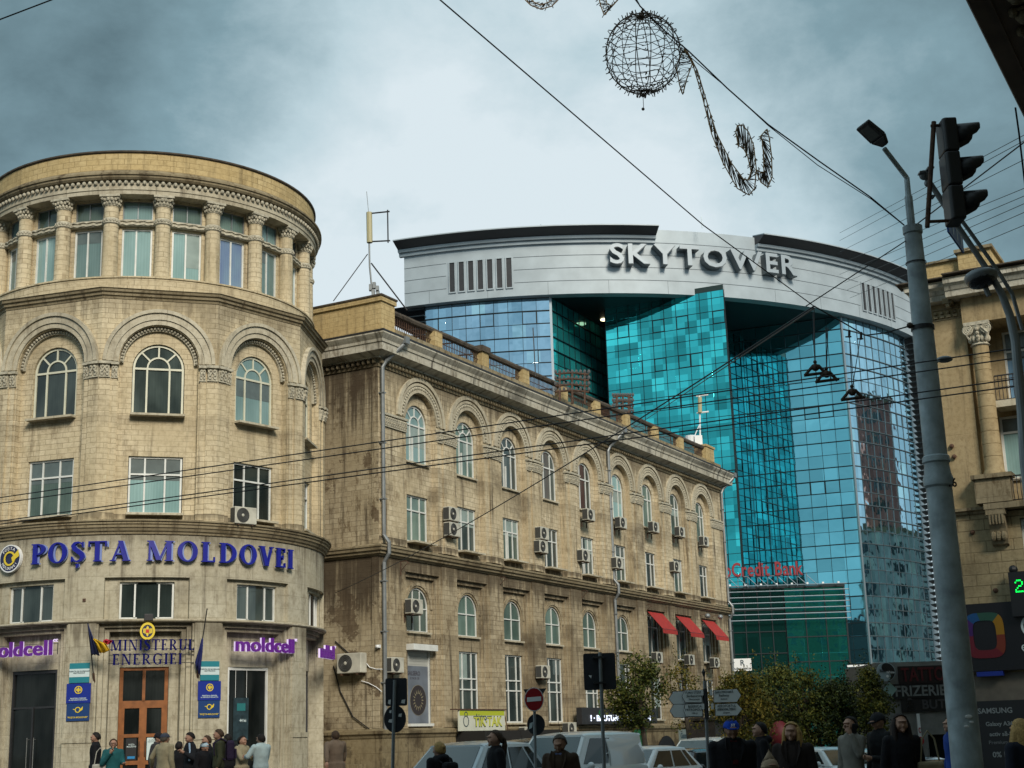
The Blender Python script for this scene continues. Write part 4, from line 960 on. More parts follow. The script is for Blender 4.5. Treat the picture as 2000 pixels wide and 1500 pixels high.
def place_ac(m, px, py, label, off=.12, sc=1.0, group='air conditioners on the long side wing', dz=0):
    """px,py = foot centre of the casing"""
    global ac0
    s, z = m.pix(px, py, off + .2); p = m(s, off, z + dz)
    if m is G: hd = s / G.R
    else: hd = atan2(m.t.y, m.t.x)
    if m is Fk: hd = atan2(-m.t.y, -m.t.x)
    if ac0 is None: ac0 = make_ac(label); o = ac0; o.location = p; o.rotation_euler = (0, 0, hd)
    else: o = dup(ac0, p, hd, label)
    if group: o['group'] = group
    o.scale = (sc, sc, sc); return o
place_ac(Wm, 811, 1199, 'air conditioner at the left of the first arched mezzanine window beside the drainpipe')
place_ac(Wm, 884, 1018, 'upper air conditioner of the pair left of the second square window')
place_ac(Wm, 885, 1048, 'lower air conditioner of the pair left of the second square window')
place_ac(Wm, 1061, 1054, 'upper air conditioner of the pair left of the fourth square window')
place_ac(Wm, 1059, 1080, 'lower air conditioner of the pair left of the fourth square window')
place_ac(Wm, 1063, 1325, 'air conditioner between the tall ground floor windows above the no entry sign')
place_ac(Wm, 1152, 1017, 'air conditioner hung under the fifth arched window')
place_ac(Wm, 1215, 1032, 'air conditioner hung under the sixth arched window right of the middle drainpipe', off=.05)
place_ac(Wm, 1279, 1040, 'air conditioner hung under the seventh arched window')
place_ac(Wm, 1330, 1049, 'air conditioner hung under the eighth arched window')
place_ac(Wm, 1377, 1067, 'air conditioner hung under the ninth and last arched window')
place_ac(Wm, 1142, 1097, 'air conditioner across the left half of the fifth square window')
place_ac(Wm, 1208, 1111, 'air conditioner across the left half of the sixth square window beside the middle drainpipe')
place_ac(Wm, 1320, 1117, 'air conditioner across the left half of the eighth square window')
place_ac(Wm, 1286, 1295, 'air conditioner under the first red awning')
place_ac(Wm, 1349, 1299, 'air conditioner under the second red awning')
place_ac(Wm, 1398, 1304, 'air conditioner under the third red awning')
place_ac(Wm, 1031, 1446, 'low air conditioner by the plinth under the no entry sign', off=.4)
place_ac(Wm, 1115, 1436, 'low air conditioner by the plinth just left of the black market sign', off=.4)
place_ac(Wm, 773, 1314, 'small air conditioner between the corner drainpipe and the shuttered door', off=.1)
place_ac(Fk, 687, 1315, 'largest air conditioner, on the stained flank between round building and drainpipe', off=.1, sc=1.3)
o = place_ac(G, 477, 1024, 'air conditioner standing on the round cornice in front of the open right window', off=.02, group=None)
# ---------------------------------------------------------------- red awnings
M_AWN = mat('red_awning_cloth', (.33, .02, .015), .75, vary=.2, vscale=4)
for k, nm in ((6, 'leftmost of the three red window awnings'), (7, 'middle one of the three red window awnings'), (8, 'rightmost of the three red window awnings, beside the two floodlights')):
    c = BC[k]; t = thing('awning', nm, 'awning', Wm(c, 0, 6.6), group='red awnings over the last three windows')
    q = MB(Wm); q.add([(c - .95, -.05, 7.62), (c + .95, -.05, 7.62), (c + .95, .72, 6.72), (c - .95, .72, 6.72)], [(0, 1, 2, 3)]); q.add([(c - .95, .72, 6.72), (c + .95, .72, 6.72), (c + .95, .74, 6.50), (c - .95, .74, 6.50)], [(0, 1, 2, 3)])
    a = q.build('awning_cloth', M_AWN, t); sl_ = a.modifiers.new('thick', 'SOLIDIFY'); sl_.thickness = .012
    q = MB(Wm)
    for s_ in (-.9, .9): q.tube([(c + s_, -.2, 6.75), (c + s_, .70, 6.71)], .014, 5); q.tube([(c + s_, -.05, 7.6), (c + s_, .70, 6.73)], .012, 5)
    q.tube([(c - .95, .72, 6.72), (c + .95, .72, 6.72)], .018, 5); q.build('awning_frame', M_DARKM, t)
for (px, py, w) in ((1381, 1203, 'left'), (1406, 1205, 'right')):
    s, z = Wm.pix(px, py, .4); t = thing('floodlight', '%s one of two round floodlights over the last red awning' % w, 'floodlight', Wm(s, .2, z)); q = MB(Wm); q.tube([(s - .2, 0, z + .05), (s, .35, z + .1)], .02, 6); q.build('arm', M_RUST, t)
    q = MB(Wm); q.ball((s, .42, z), .15, 10, sz=.9); q.build('lamp_head', M_GRYM, t, smooth=True)
# ---------------------------------------------------------------- bistro and market signs on the wing
s0, z1 = Wm.pix(896, 1387, .55); s1, _ = Wm.pix(985, 1385, .55); z0 = Wm.pix(940, 1427, .55)[1]
t = thing('bistro_sign', 'white and lime bistro Tik-Tak sign board over the basement stair', 'sign', Wm((s0 + s1) / 2, .5, z0))
MB(Wm).box(s0, s1, .50, .56, z0, z1).build('board', mat('sign_white', (.62, .64, .55), .45, vary=.12), t); MB(Wm).box(s0 + .04, s1 - .04, .5601, .565, z1 - .2, z1 - .02).build('lime_strip', mat('lime', (.42, .48, .03), .5), t)
q = MB(Wm); q.box(s0 - .5, s1 + .1, .46, .60, z1 + .005, z1 + .05); q.tube([(s1 + .02, .5, z1), (s1 + .5, .5, z0 - .4)], .02, 5); q.build('frame', M_RUST, t)
q = MB(Wm).text('bistro', .34, .006, 'bold'); q.move((s0 + s1) / 2 - .1, .572, z1 - .27); q.build('lettering', M_INK, t)
q = MB(Wm).text('TIK·TAK', .50, .02, 'bold'); xs_ = [p[0] for p in q.v]; k_ = (s1 - s0) * .62 / (max(xs_) - min(xs_)); q.v = [(x * k_, y, z) for x, y, z in q.v]; B = list(q.v); q.move((s0 + s1) / 2 + .4, .575, z0 + .32); l2 = q.build('lettering', mat('sign_lime_text', (.5, .52, .08), .5), t)
q2 = MB(Wm); q2.f = list(q.f); q2.v = [(x * 1.015 + (s0 + s1) / 2 + .4, y * .3 + .567, z * 1.16 + z0 + .32) for x, y, z in B]; q2.build('letter_shadow', M_INK, l2)
q = MB(Wm); q.band(.18, .21, s0 + .5, z0 + .36, .566, .575, 0, 2 * pi, 20); q.band(.10, .13, s0 + .5, z1 - .18, .566, .575, -.2, pi + .2, 12); q.build('chef_drawing', M_INK, t)
q = MB(Wm); q.box(s0 + .3, s1 + 3.0, .06, 1.5, -.9, z0 - .02); q.build('stair_shade_block', mat('basement_shadow', (.012, .011, .01), .9), t)  # near-black block stands in for the shade of the basement stair
s0, z1 = Wm.pix(1129, 1382, .45); s1, _ = Wm.pix(1276, 1385, .45); z0 = Wm.pix(1130, 1415, .45)[1]
t = thing('market_sign', 'dark shop fascia with lit white words Bauturi and Alcool behind the tree', 'sign', Wm((s0 + s1) / 2, .5, z0))
MB(Wm).box(s0, s1, .36, .62, z0, z1).build('board', mat('fascia_dark', (.022, .022, .024), .5), t)
q = MB(Wm).text('! · BAUTURI · ALCOOL · B', .36, .02, 'bold'); xs_ = [p[0] for p in q.v]; k_ = (s1 - s0) * .80 / (max(xs_) - min(xs_)); q.v = [(x * k_, y, z) for x, y, z in q.v]; q.move((s0 + s1) / 2, .64, z0 + .25); q.build('lit_lettering', mat('lit_white', (.8, .85, .95), .4, emit=(.7, .8, 1), est=.9), t)
q = MB(Wm).text('MARKET', .36, .02, 'bold'); q.move(s1 - 2.4, .64, z1 - .3); q.build('lettering', M_PLW, t); q = MB(Wm).text('A', .45, .02, 'bold'); q.move(s0 + 1.8, .64, z1 - .3); q.build('green_letter', mat('sign_green', (.01, .16, .05), .5), t)
s0, z1 = Wm.pix(1236, 1414, .3); s1, _ = Wm.pix(1262, 1414, .3)
tag(MB(Wm).box(s0, s1, .02, .3, -1, z1).build('green_shop_panel', mat('shop_green', (.004, .11, .03), .6, vary=.2)), 'upright dark green panel below the market sign', 'panel')
q = MB(Wm); q.box(16.2, s0 - .05, .26, .34, -1, 1.72); q.build('shop_window', M_SHOP, wing)
q = MB(Wm); q.prism([(25.0 + 1.7 * cos(pi * i / 14), -.9 + 2.4 * sin(pi * i / 14)) for i in range(15)], .3, .37); q.build('basement_arch', M_BLK, wing)
q = MB(Wm); q.box(28.0, 35.6, .2, 1.8, -.9, 2.2); q.box(27.9, 35.8, .2, 2.0, 2.2, 2.35)
kk = q.build('lean_to_shop', mat('dark_kiosk', (.035, .03, .026), .8, vary=.4)); tag(kk, 'dark lean-to shop against the far end of the wing below the awnings', 'kiosk')
q = MB(Wm); s, z = Wm.pix(1335, 1437, 1.85); q.box(s - .55, s + .55, 1.82, 1.9, z - .3, z + .3); sgn = tag(q.build('gazeta_sign', mat('dim_sign', (.20, .25, .24), .5)), 'small pale sign on the dark lean-to shop', 'sign')
q = MB(Wm).text('Gazeta', .36, .01, 'bold'); q.move(s, 1.91, z); q.build('lettering', M_INK, sgn)
# white camera and loose cable on the flank
s, z = Fk.pix(739, 1262, .1); q = MB(Fk); q.box(s - .06, s + .10, .03, .13, z - .06, z + .05); q.ball((s, .16, z - .02), .06, 8); tag(q.build('security_camera', M_WHP), 'small white security camera on the flank just left of the corner drainpipe', 'camera')
q = MB(Fk)
for seg in ([(710, 1288), (722, 1303), (735, 1307), (747, 1307)], [(706, 1330), (720, 1334), (735, 1342), (746, 1351)]): q.tube([Fk.pix(*p, .04)[:1] + (.05,) + Fk.pix(*p, .04)[1:] for p in seg], .018, 5)
tag(q.build('white_pipe', M_WHP), 'thin white hoses curving from the big air conditioner to the drainpipe', 'hose')
q = MB(Fk); q.tube([Fk.pix(*p, .03)[:1] + (.05,) + Fk.pix(*p, .03)[1:] for p in [(655, 1252), (682, 1276)]], .02, 5); q.tube([Fk.pix(*p, .03)[:1] + (.05,) + Fk.pix(*p, .03)[1:] for p in [(652, 1300), (665, 1350), (690, 1400), (722, 1424)]], .02, 5)
tag(q.build('hanging_cable', M_BLK), 'black cable drooping down the stained flank below the big air conditioner', 'cable')
# ================================================================= GLASS TOWER BLOCK
SCN = (5.5, 182.2); D = Cyl(SCN, 48.6); RG = 47.6; DG = Cyl(SCN, RG)
twr = thing('glass_office_tower', 'big curved glass office block under a pale metal crown lettered Skytower', 'building', (SCN[0], SCN[1] - 48, -1))
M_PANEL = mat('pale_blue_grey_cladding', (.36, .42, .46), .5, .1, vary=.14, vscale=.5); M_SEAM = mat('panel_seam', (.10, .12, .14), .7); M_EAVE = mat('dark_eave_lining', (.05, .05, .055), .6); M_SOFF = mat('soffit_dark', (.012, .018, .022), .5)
M_CB = curtain('blue_mirror_glass', (.52, .75, .93), 1.0, 1, tile=(1.33, 1.32), wave=.02)
M_CB2 = curtain('blue_grey_mirror_glass', (.46, .72, .86), 1.0, 3, tile=(1.33, 1.32), wave=.02)
M_CG = curtain('turquoise_mirror_glass', (.07, .62, .65), 1.0, 5, tile=(1.24, 1.32), wave=.012, tint=[(0, .55), (.3, .88), (.65, 1.1), (.85, 1.3), (1, 1.6)])
M_CR = curtain('deep_teal_mirror_glass', (.22, .60, .70), 1.0, 13, tile=(1.45, 1.32), wave=.006, tint=[(0, .8), (.5, 1), (1, 1.2)])
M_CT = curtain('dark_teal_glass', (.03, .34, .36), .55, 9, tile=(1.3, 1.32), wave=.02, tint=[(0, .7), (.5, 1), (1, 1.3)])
M_MUL = mat('dark_mullion', (.014, .022, .026), .4, .5); M_MULM = mat('mid_mullion', (.11, .14, .155), .4, .5); M_MULL = mat('pale_mullion', (.30, .36, .40), .4, .6)
d1 = pi / 180
def arc(m, R, a0, a1): return a0 * d1 * m.R, a1 * d1 * m.R
ZR = [43.5 - 1.32 * i for i in range(34)]
def glass_face(mp, s0, s1, z0, z1, gm, mm, name, w=1.33, lastz=43.5, heavy=True, off=0, nsub=1, phase=0):
    q = MB(mp); n = max(1, int(round((s1 - s0) / w)))
    for i in range(n):
        a, b = s0 + (s1 - s0) * i / n, s0 + (s1 - s0) * (i + 1) / n; q.quad((a, off, z0), (b, off, z0), (b, off, z1), (a, off, z1))
    g = q.build(name, gm, twr)
    q = MB(mp)
    for i in range(n + 1): a = s0 + (s1 - s0) * i / n; q.box(a - .02, a + .02, off - .02, off + .05, z0, z1)
    k = 0; z = lastz
    while z > z0:
        if z <= z1 + .01:
            hv = heavy and (k % 3 != 2 - phase); hh = .04 if hv else .018; dd = .12 if hv else .055
            q.box(s0, s1, off - .02, off + dd, z - hh, z + hh, max(1, n * nsub))
        z -= 1.32; k += 1
    # opening lights picked out by a heavier frame
    random.seed(int(abs(s0 * 10)) + 5)
    for i in range(n):
        for j in range(0, int((z1 - z0) / 1.32), 3):
            if random.random() < .28:
                a, b = s0 + (s1 - s0) * i / n, s0 + (s1 - s0) * (i + 1) / n; zz = lastz - 1.32 * (j + 2)
                if zz > z0:
                    for bx in ((a, b, zz, zz + .07), (a, b, zz + 1.25, zz + 1.32), (a, a + .07, zz + .07, zz + 1.25), (b - .07, b, zz + .07, zz + 1.25)): q.box(bx[0], bx[1], off, off + .07, bx[2], bx[3])
    q.build('mullion_grid', mm, g)
    return g
s0, s1 = arc(DG, RG, -17.0, -1.8); glass_face(DG, s0, s1, 0, 43.5, M_CB, M_MUL, 'left_drum_glass')
s0, s1 = arc(DG, RG, 37.6, 53.0); glass_face(DG, s0, s1, 0, 43.5, M_CB2, M_MULM, 'right_drum_glass', heavy=True)
def P2(a): return (SCN[0] + RG * sin(a * d1), SCN[1] - RG * cos(a * d1))
def seg(p, q_, uo=0):
    l = hypot(q_[0] - p[0], q_[1] - p[1]); t = ((q_[0] - p[0]) / l, (q_[1] - p[1]) / l); return Plane(p, t, (t[1], -t[0]), uo), l
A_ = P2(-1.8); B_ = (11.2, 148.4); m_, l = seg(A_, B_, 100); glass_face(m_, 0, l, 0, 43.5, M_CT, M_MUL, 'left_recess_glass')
GL, GC, GR = (9.6, 139.3), (20.9, 134.1), (23.4, 149.0)
m_, l = seg(GL, GC, 200); glass_face(m_, 0, l, 0, 43.6, M_CG, M_MUL, 'turquoise_prow_glass', w=1.24, heavy=False, lastz=42.9)
m_, l = seg(GC, GR, 300); glass_face(m_, 0, l, 0, 43.6, M_CG, M_MUL, 'prow_side_glass', heavy=False, lastz=42.9)
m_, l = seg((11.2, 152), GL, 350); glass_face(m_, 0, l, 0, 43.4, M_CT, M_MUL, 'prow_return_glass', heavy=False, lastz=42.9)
K_ = P2(37.6); m_, l = seg(GR, K_, 400); glass_face(m_, 0, l, 0, 43.5, M_CR, M_MUL, 'right_recess_glass', w=1.45)
q = MB(); q.zprism([GL, GC, GR, (12, 152)], 43.62, 44.15); q.build('prow_capping', mat('dark_green_cap', (.012, .03, .028), .5), twr)
for (a, nm) in ((-1.8, 'l'), (37.6, 'r')):
    q = MB(DG); s = a * d1 * RG; q.box(s - .12, s + .12, -.05, .14, 0, 43.5); q.build('corner_post', M_MULL, twr)
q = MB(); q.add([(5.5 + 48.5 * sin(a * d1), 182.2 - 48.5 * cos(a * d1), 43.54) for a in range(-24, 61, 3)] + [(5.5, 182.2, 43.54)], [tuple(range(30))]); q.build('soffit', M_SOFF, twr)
q = MB()
for (px, py) in ((1182, 624), (1262, 655), (1398, 608)):
    d = ray(px, py); k = 42.0 / d.z; p = EYE + d * k; q.lathe((p.x, p.y, 43.44), [(.01, 0), (.5, 0), (.5, .08)], 12)
q.build('soffit_lamp', mat('lamp_glow', (.9, .85, .6), .5, emit=(1, .9, .55), est=2.0), twr)
# crown
q = MB(D); s0, s1 = arc(D, 0, -19.1, 62); n = 90
for i in range(n):
    a, b = s0 + (s1 - s0) * i / n, s0 + (s1 - s0) * (i + 1) / n; q.quad((a, 0, 43.5), (b, 0, 43.5), (b, 0, 50.12), (a, 0, 50.12)); q.quad((a, 0, 50.12), (b, 0, 50.12), (b, -1.2, 50.12), (a, -1.2, 50.12)); q.quad((b, 0, 43.5), (a, 0, 43.5), (a, -1.2, 43.5), (b, -1.2, 43.5))
q.quad((s0, 0, 43.5), (s0, 0, 50.12), (s0, -6, 50.12), (s0, -6, 43.5)); q.build('crown_cladding', M_PANEL, twr)
q = MB(D)
for z in (44.85, 46.16, 47.45, 48.75):
    for (a0, a1) in ((-19.1, -13.9), (-5.9, 40.3), (48.2, 62)):
        x, y = arc(D, 0, a0, a1); q.box(x, y, .004, .02, z - .025, z + .025, max(2, int((a1 - a0) * 1.5)))
for a in (-16, -9, -2, 5, 12, 19, 26, 33, 40, 47, 54):
    x = a * d1 * 48.6; q.box(x - .012, x + .012, .003, .012, 43.5, 44.8)
q.build('panel_seam', M_SEAM, twr)
for (c_, a0) in (('left', -13.15), ('right', 41.1)):
    for i in range(7):
        s = (a0 + i * 1.12) * d1 * 48.6; q = MB(D); 
        for bx in ((s - .36, s - .26, 44.3, 47.55), (s + .26, s + .36, 44.3, 47.55), (s - .26, s + .26, 44.3, 44.42), (s - .26, s + .26, 47.43, 47.55)): q.box(bx[0], bx[1], .003, .12, bx[2], bx[3])
        f_ = q.build('slot_window', M_PANEL, twr); MB(D).box(s - .26, s + .26, .003, .02, 44.42, 47.43).build('pane', M_DARKM, f_)
for (a0, a1) in ((-19.6, 10.7), (23.6, 62)):
    x, y = arc(D, 0, a0, a1); n = int((a1 - a0) * 1.4)
    q = MB(D); q.sweep([(-.1, 48.66), (.28, 48.66), (.30, 48.98), (-.1, 48.99)], x, y, n); q.sweep([(-.1, 49.0), (.55, 49.02), (.62, 49.30), (-.1, 49.32)], x, y, n); q.build('crown_lip', M_PANEL, twr)
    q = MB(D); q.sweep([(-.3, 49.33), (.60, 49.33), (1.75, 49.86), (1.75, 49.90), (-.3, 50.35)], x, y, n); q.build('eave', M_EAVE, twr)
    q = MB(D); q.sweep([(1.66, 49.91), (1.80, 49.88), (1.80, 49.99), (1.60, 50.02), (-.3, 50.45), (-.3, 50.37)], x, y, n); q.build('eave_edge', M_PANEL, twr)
def sans_row(m, par, text, s0, s1, z, H, o, depth, material, font='bold', name='letter', gap=.12, smat=None, thick=0):
    W_ = []
    for ch in text:
        q = MB().text(ch, 1, depth, font) if ch != ' ' else None
        if q is None: W_.append((None, .3)); continue
        xs = [p[0] for p in q.v]; W_.append((q, max(xs) - min(xs)))
    zz = [p[2] for q, w in W_ if q for p in q.v]; zmn, zmx = min(zz), max(zz); k = H / (zmx - zmn); tot = sum(w for q, w in W_) + gap * (len(text) - 1); kx = (s1 - s0) / tot; x = s0
    for q, w in W_:
        if q:
            mn = min(p[0] for p in q.v); q.m = m; q.v = [(x + (a - mn) * kx, o + b, z + (c - zmn) * k) for a, b, c in q.v]; q.build(name, material, par)
        x += (w + gap) * kx
s0, s1 = arc(D, 0, 5.1, 28.6)
sgn = thing('crown_lettering', 'huge pale raised capitals spelling Skytower on the metal crown', 'sign', D((s0 + s1) / 2, 0, 46.2)); M_LET = mat('letter_metal', (.34, .39, .43), .5, .2); M_LETS = mat('letter_side_dark', (.13, .155, .17), .5)
sans_row(D, sgn, 'SKYTOWER', s0, s1, 46.2, 2.1, .95, .06, M_LET, gap=.13)
sans_row(D, sgn, 'SKYTOWER', s0 + .03, s1 + .03, 46.14, 2.1, .46, .9, M_LETS, gap=.13, name='letter_side')
# sunshade fins at both ends
q = MB(DG); z = 43.2
while z > 30: a = -17.1 * d1 * RG; q.box(a - 1.6, a + .1, -.4, .35, z, z + .12); z -= .66
q.build('sunshade_fins', M_MUL, twr)
q = MB(DG); z = 43.2
while z > 3:
    a = 53.05 * d1 * RG; q.add([(a, .1, z), (a + 2.0, -.2, z - .1), (a + 2.3, 1.2, z + .1), (a + .2, .9, z + .12), (a, .1, z + .1), (a + 2.0, -.2, z), (a + 2.3, 1.2, z + .2), (a + .2, .9, z + .22)], [(0, 3, 2, 1), (4, 5, 6, 7), (0, 1, 5, 4), (1, 2, 6, 5), (2, 3, 7, 6), (3, 0, 4, 7)]); z -= .62
q.build('sunshade_fins', M_MUL, twr)
q = MB(DG); a = 53 * d1 * RG; q.wall(a, a + 5, 0, 43.5, off=-1, ds=1); q.build('end_wall', M_MULL, twr)
q = MB(); q.lathe((SCN[0], SCN[1] + 6, 0), [(26, 0), (26, 49.3), (.1, 49.3)], 64); q.build('core', M_MUL, twr)
# rooftop spikes
for (px, py, h) in ((1056, 442, .9), (1372, 452, 1.2)):
    p = at(px, py, 134); MB().tube([(p.x, p.y, 50), (p.x, p.y, 50 + h)], .05, 5).build('roof_spike', M_MULL, twr)
# ---- podium with tubes and the bank's letters
YP = 118; pA, pB = at(1400, 1150, YP), at(1647, 1143, YP)
mP = Plane((pA.x, YP), (1, 0), (0, -1), 500); LP_ = pB.x - pA.x
pod = thing('glass_podium', 'low green glass block in front of the curved tower with pale tubes across it', 'building', (pA.x + 5, YP, -.8))
zt = 12.9; sm = mP.pix(1533, 1200)[0]
def pane_grid(m, par, s0, s1, z0, z1, nx, nz, gm, mm, name, ww=.04):
    g = MB(m); 
    for i in range(nx):
        for j in range(nz):
            a = s0 + (s1 - s0) * i / nx; b = s0 + (s1 - s0) * (i + 1) / nx; c = z0 + (z1 - z0) * j / nz; d = z0 + (z1 - z0) * (j + 1) / nz; g.quad((a, 0, c), (b, 0, c), (b, 0, d), (a, 0, d))
    f = g.build(name, gm, par); q = MB(m)
    for i in range(nx + 1): a = s0 + (s1 - s0) * i / nx; q.box(a - ww, a + ww, -.02, .06, z0, z1)
    for j in range(nz + 1): z = z0 + (z1 - z0) * j / nz; q.box(s0, s1, -.02, .062, z - ww, z + ww)
    q.build('mullion_grid', mm, f); return f
M_PG = curtain('podium_bright_glass', (.05, .50, .50), .95, 21, tile=(1.4, 1.9), wave=.02); M_PD = curtain('podium_dark_glass', (.01, .07, .065), .7, 23, tile=(1.3, 1.5), wave=.02)
pane_grid(mP, pod, 0, sm, -1, zt, 5, 8, M_PD, M_MUL, 'dark_glazing'); pane_grid(mP, pod, sm + .02, LP_, -1, zt, 3, 7, M_PG, M_MUL, 'bright_glazing')
q = MB(mP); q.box(LP_, LP_ + .1, -22, 0, -1, zt); q.box(0, LP_ + .1, -22, .1, zt, zt + .15); q.build('roof_edge', M_MUL, pod)
q = MB(mP)
for i in range(6): z = mP.pix(1500, 1156 + i * 11.2)[1]; q.tube([(-.2, .5, z), (LP_ + .3, .5, z)], .045, 6)
q.build('tube', M_MULL, pod)
cb = thing('bank_sign', 'red letters reading Credit Bank standing on a truss above the podium roof', 'sign', (pA.x + 3, YP, zt))
M_CRED = mat('red_letter', (.22, .006, .015), .6)
s0 = mP.pix(1414, 1120, .5)[0]; s1 = mP.pix(1568, 1115, .5)[0]; z0 = mP.pix(1500, 1125, .5)[1]
sans_row(mP, cb, 'oCredit Bank', s0, s1, z0, 1.15, .5, .2, M_CRED, gap=.06)
for i in range(0): pass
q = MB(mP)
for i in range(9): x = s0 + .3 + (s1 - s0) * i / 8; q.tube([(x, .4, zt + .1), (x, .4, z0 + .2)], .03, 4); q.tube([(x, .4, z0), (x + .7, 1.0, zt + .1)], .03, 4)
q.tube([(s0, .4, z0), (s1, .4, z0)], .04, 4); q.tube([(s0, .9, zt + .15), (s1 + 3.4, .9, zt + .15)], .05, 4); q.build('truss', M_MULL, cb)
for i in range(8): x = 1 + LP_ * i / 8.2; MB(mP).box(x - .08, x + .08, .5, .66, zt + .15, zt + .35).build('roof_lamp', M_WHP, pod)
# sign on the wing's far corner
s0_, z1_ = 0, 0; pr = at(1431, 1287, 90); pr2 = at(1468, 1310, 90)
t = thing('designer_sign', 'small white board with letter R and the name Rodica Nicov below the bank sign', 'sign', (pr.x, 90, pr2.z)); mR = Plane((pr.x, 90), (1, 0), (0, -1)); w = pr2.x - pr.x; h = pr.z - pr2.z
MB(mR).box(0, w, 0, .1, pr2.z, pr.z).build('board', M_WHP, t); q = MB(mR).text('R', h * .62, .01, 'bold'); q.move(w / 2, .11, pr.z - h * .36); B = len(q.v); q.text('RODICA NICOV', h * .2, .01, 'bold'); q.move(w / 2, .11, pr2.z + h * .17, B); q.build('lettering', M_INK, t)
q = MB(mR); q.tube([(0, -.05, pr.z), (-1.5, -3, pr.z)], .04, 5); q.tube([(0, -.05, pr2.z), (-1.5, -3, pr2.z)], .04, 5); q.build('bracket', M_DARKM, t)
# ================================================================= CORNER BUILDING ON THE RIGHT
RB = Plane((15.2, 53.0), (cos(-AZ), sin(-AZ)), (-sin(AZ), -cos(AZ)), 700)
M_PLAS = stone('yellow_plaster', (.40, .32, .19), (.37, .29, .17), (.36, .28, .165), bw=4, bh=4, dirt=.3, streak=.45, seed=11, mtr=.1)
M_RUS = stone('rusticated_blocks', (.42, .35, .22), (.36, .30, .18), (.05, .04, .025), bw=.95, bh=.40, dirt=.3, streak=.4, seed=12, mtr=1, joint=.022)
cb_ = thing('right_corner_building', 'ochre classical building with a big column, balconies and shop signs on the right', 'building', (15.2, 53, -.6))
q = MB(RB); q.wall(.75, 2.15, 9.1, 17.1, ds=1); q.wall(.75, 14, -1, 9.0, [(3.3, 5.2, 6.4, 8.7, False)], depth=.25); q.build('facade_wall', M_PLAS, cb_)
q = MB(RB); q.wall(.75, 14, 5.6, 9.0, [(3.3, 5.2, 6.4, 8.7, False)], off=.03, depth=.2); q.build('rusticated_base', M_RUS, cb_)
q = MB(RB); q.quad((2.15, 0, 9.1), (2.15, -1.0, 9.1), (2.15, -1.0, 17.1), (2.15, 0, 17.1)); q.wall(2.15, 14, 9.1, 17.1, [(2.8, 4.3, 10.3, 12.68, False), (3.25, 4.55, 13.15, 15.9, False), (6.2, 7.8, 10.3, 12.6, False), (6.2, 7.8, 13.15, 15.9, False)], off=-1.0, depth=.15); q.build('loggia_wall', M_PLAS, cb_)
q = MB(RB); q.quad((.75, 0, -1), (.75, 0, 17.1), (.75, -9, 17.1), (.75, -9, -1)); q.quad((.75, -9, -1), (.75, -9, 17.1), (14, -9, 17.1), (14, -9, -1)); q.quad((14, 0, -1), (14, 0, 17.1), (14, -9, 17.1), (14, -9, -1)); q.box(.75, 14, -9, .1, 17.9, 18.0); q.build('rear_wall', M_PLAS, cb_)
window(RB, cb_, 2.8, 4.3, 10.3, 12.68, o=-1.1, v=(.62,), h=(.74,), fw=.09, fm=M_WHITE, pm=M_PALE, sill=-.9)
window(RB, cb_, 3.25, 4.55, 13.15, 15.9, o=-1.1, v=(.35, .65), h=(.72,), fw=.08, fm=M_WHITE, pm=glasspane('sky_blue_pane', (.12, .22, .33), seed=8), sill=False)
for a in (6.2,): window(RB, cb_, a, a + 1.6, 10.3, 12.6, o=-1.1, v=(.5,), h=(.7,), fw=.08, pm=M_DMID, sill=False); window(RB, cb_, a, a + 1.6, 13.15, 15.9, o=-1.1, v=(.5,), h=(.7,), fw=.08, pm=M_DMID, sill=False)
window(RB, cb_, 3.3, 5.2, 6.4, 8.7, o=-.18, v=(.5,), h=(.7,), fw=.08, pm=M_DGLASS, sill=False)
for cx in (2.62, 5.5, 8.4):
    q = MB(RB); n = 10; zz = [10.55 + (15.2 - 10.55) * i / n for i in range(n + 1)]; pr = [(.40, 10.33), (.40, 10.42), (.36, 10.5)]
    for i in range(n): pr += [(.335 - .04 * i / n, zz[i] + .01), (.335 - .04 * (i + 1) / n, zz[i + 1] - .015), (.315 - .04 * (i + 1) / n, zz[i + 1])]
    q.lathe((cx, .05, 0), pr, 18); c_ = q.build('column', M_PLAS, cb_, auto=40)
    q = MB(RB); q.lathe((cx, .05, 0), [(.30, 15.2), (.36, 15.24), (.30, 15.3), (.29, 15.4), (.38, 15.75), (.45, 15.95)], 16)
    q.box(cx - .46, cx + .46, -.35, .50, 15.95, 16.08)
    for g in (-1, 1):
        for r_ in (.17, .11, .05): q.tube([(cx + g * .33 + r_ * cos(t_), .47, 15.78 + r_ * sin(t_)) for t_ in [2 * pi * j / 12 for j in range(13)]], .032, 5)
        q.tube([(cx + g * .30, .44, 15.42), (cx + g * .38, .5, 15.6), (cx + g * .16, .5, 15.86)], .04, 5)
    for i in range(7): a = pi * (i + .5) / 7; q.ball((cx + .33 * cos(a), .05 + .33 * sin(a), 15.47), .085, 6, sz=1.6)
    for dz in (.15, .3, .45): q.ball((cx, .45, 15.95 - dz), .07, 6)
    q.build('capital', M_CAP, c_)
q = MB(RB); q.box(2.12, 14, -1.0, .36, 16.08, 17.08); q.build('architrave', M_PLAS, cb_)
q = MB(RB)
for j in range(6): x = .8 + j * .24; q.box(x, x + .15, 0, .1, 16.52, 16.62); q.ball((x + .07, .06, 16.72), .07, 6)
q.box(.75, 2.12, 0, .03, 16.45, 16.5); q.box(.75, 2.12, 0, .05, 16.84, 16.9); q.box(1.5, 1.85, 0, .5, 16.95, 17.15); q.ball((1.68, .4, 16.88), .1, 6); q.build('carved_frieze', M_TRIMD, cb_)
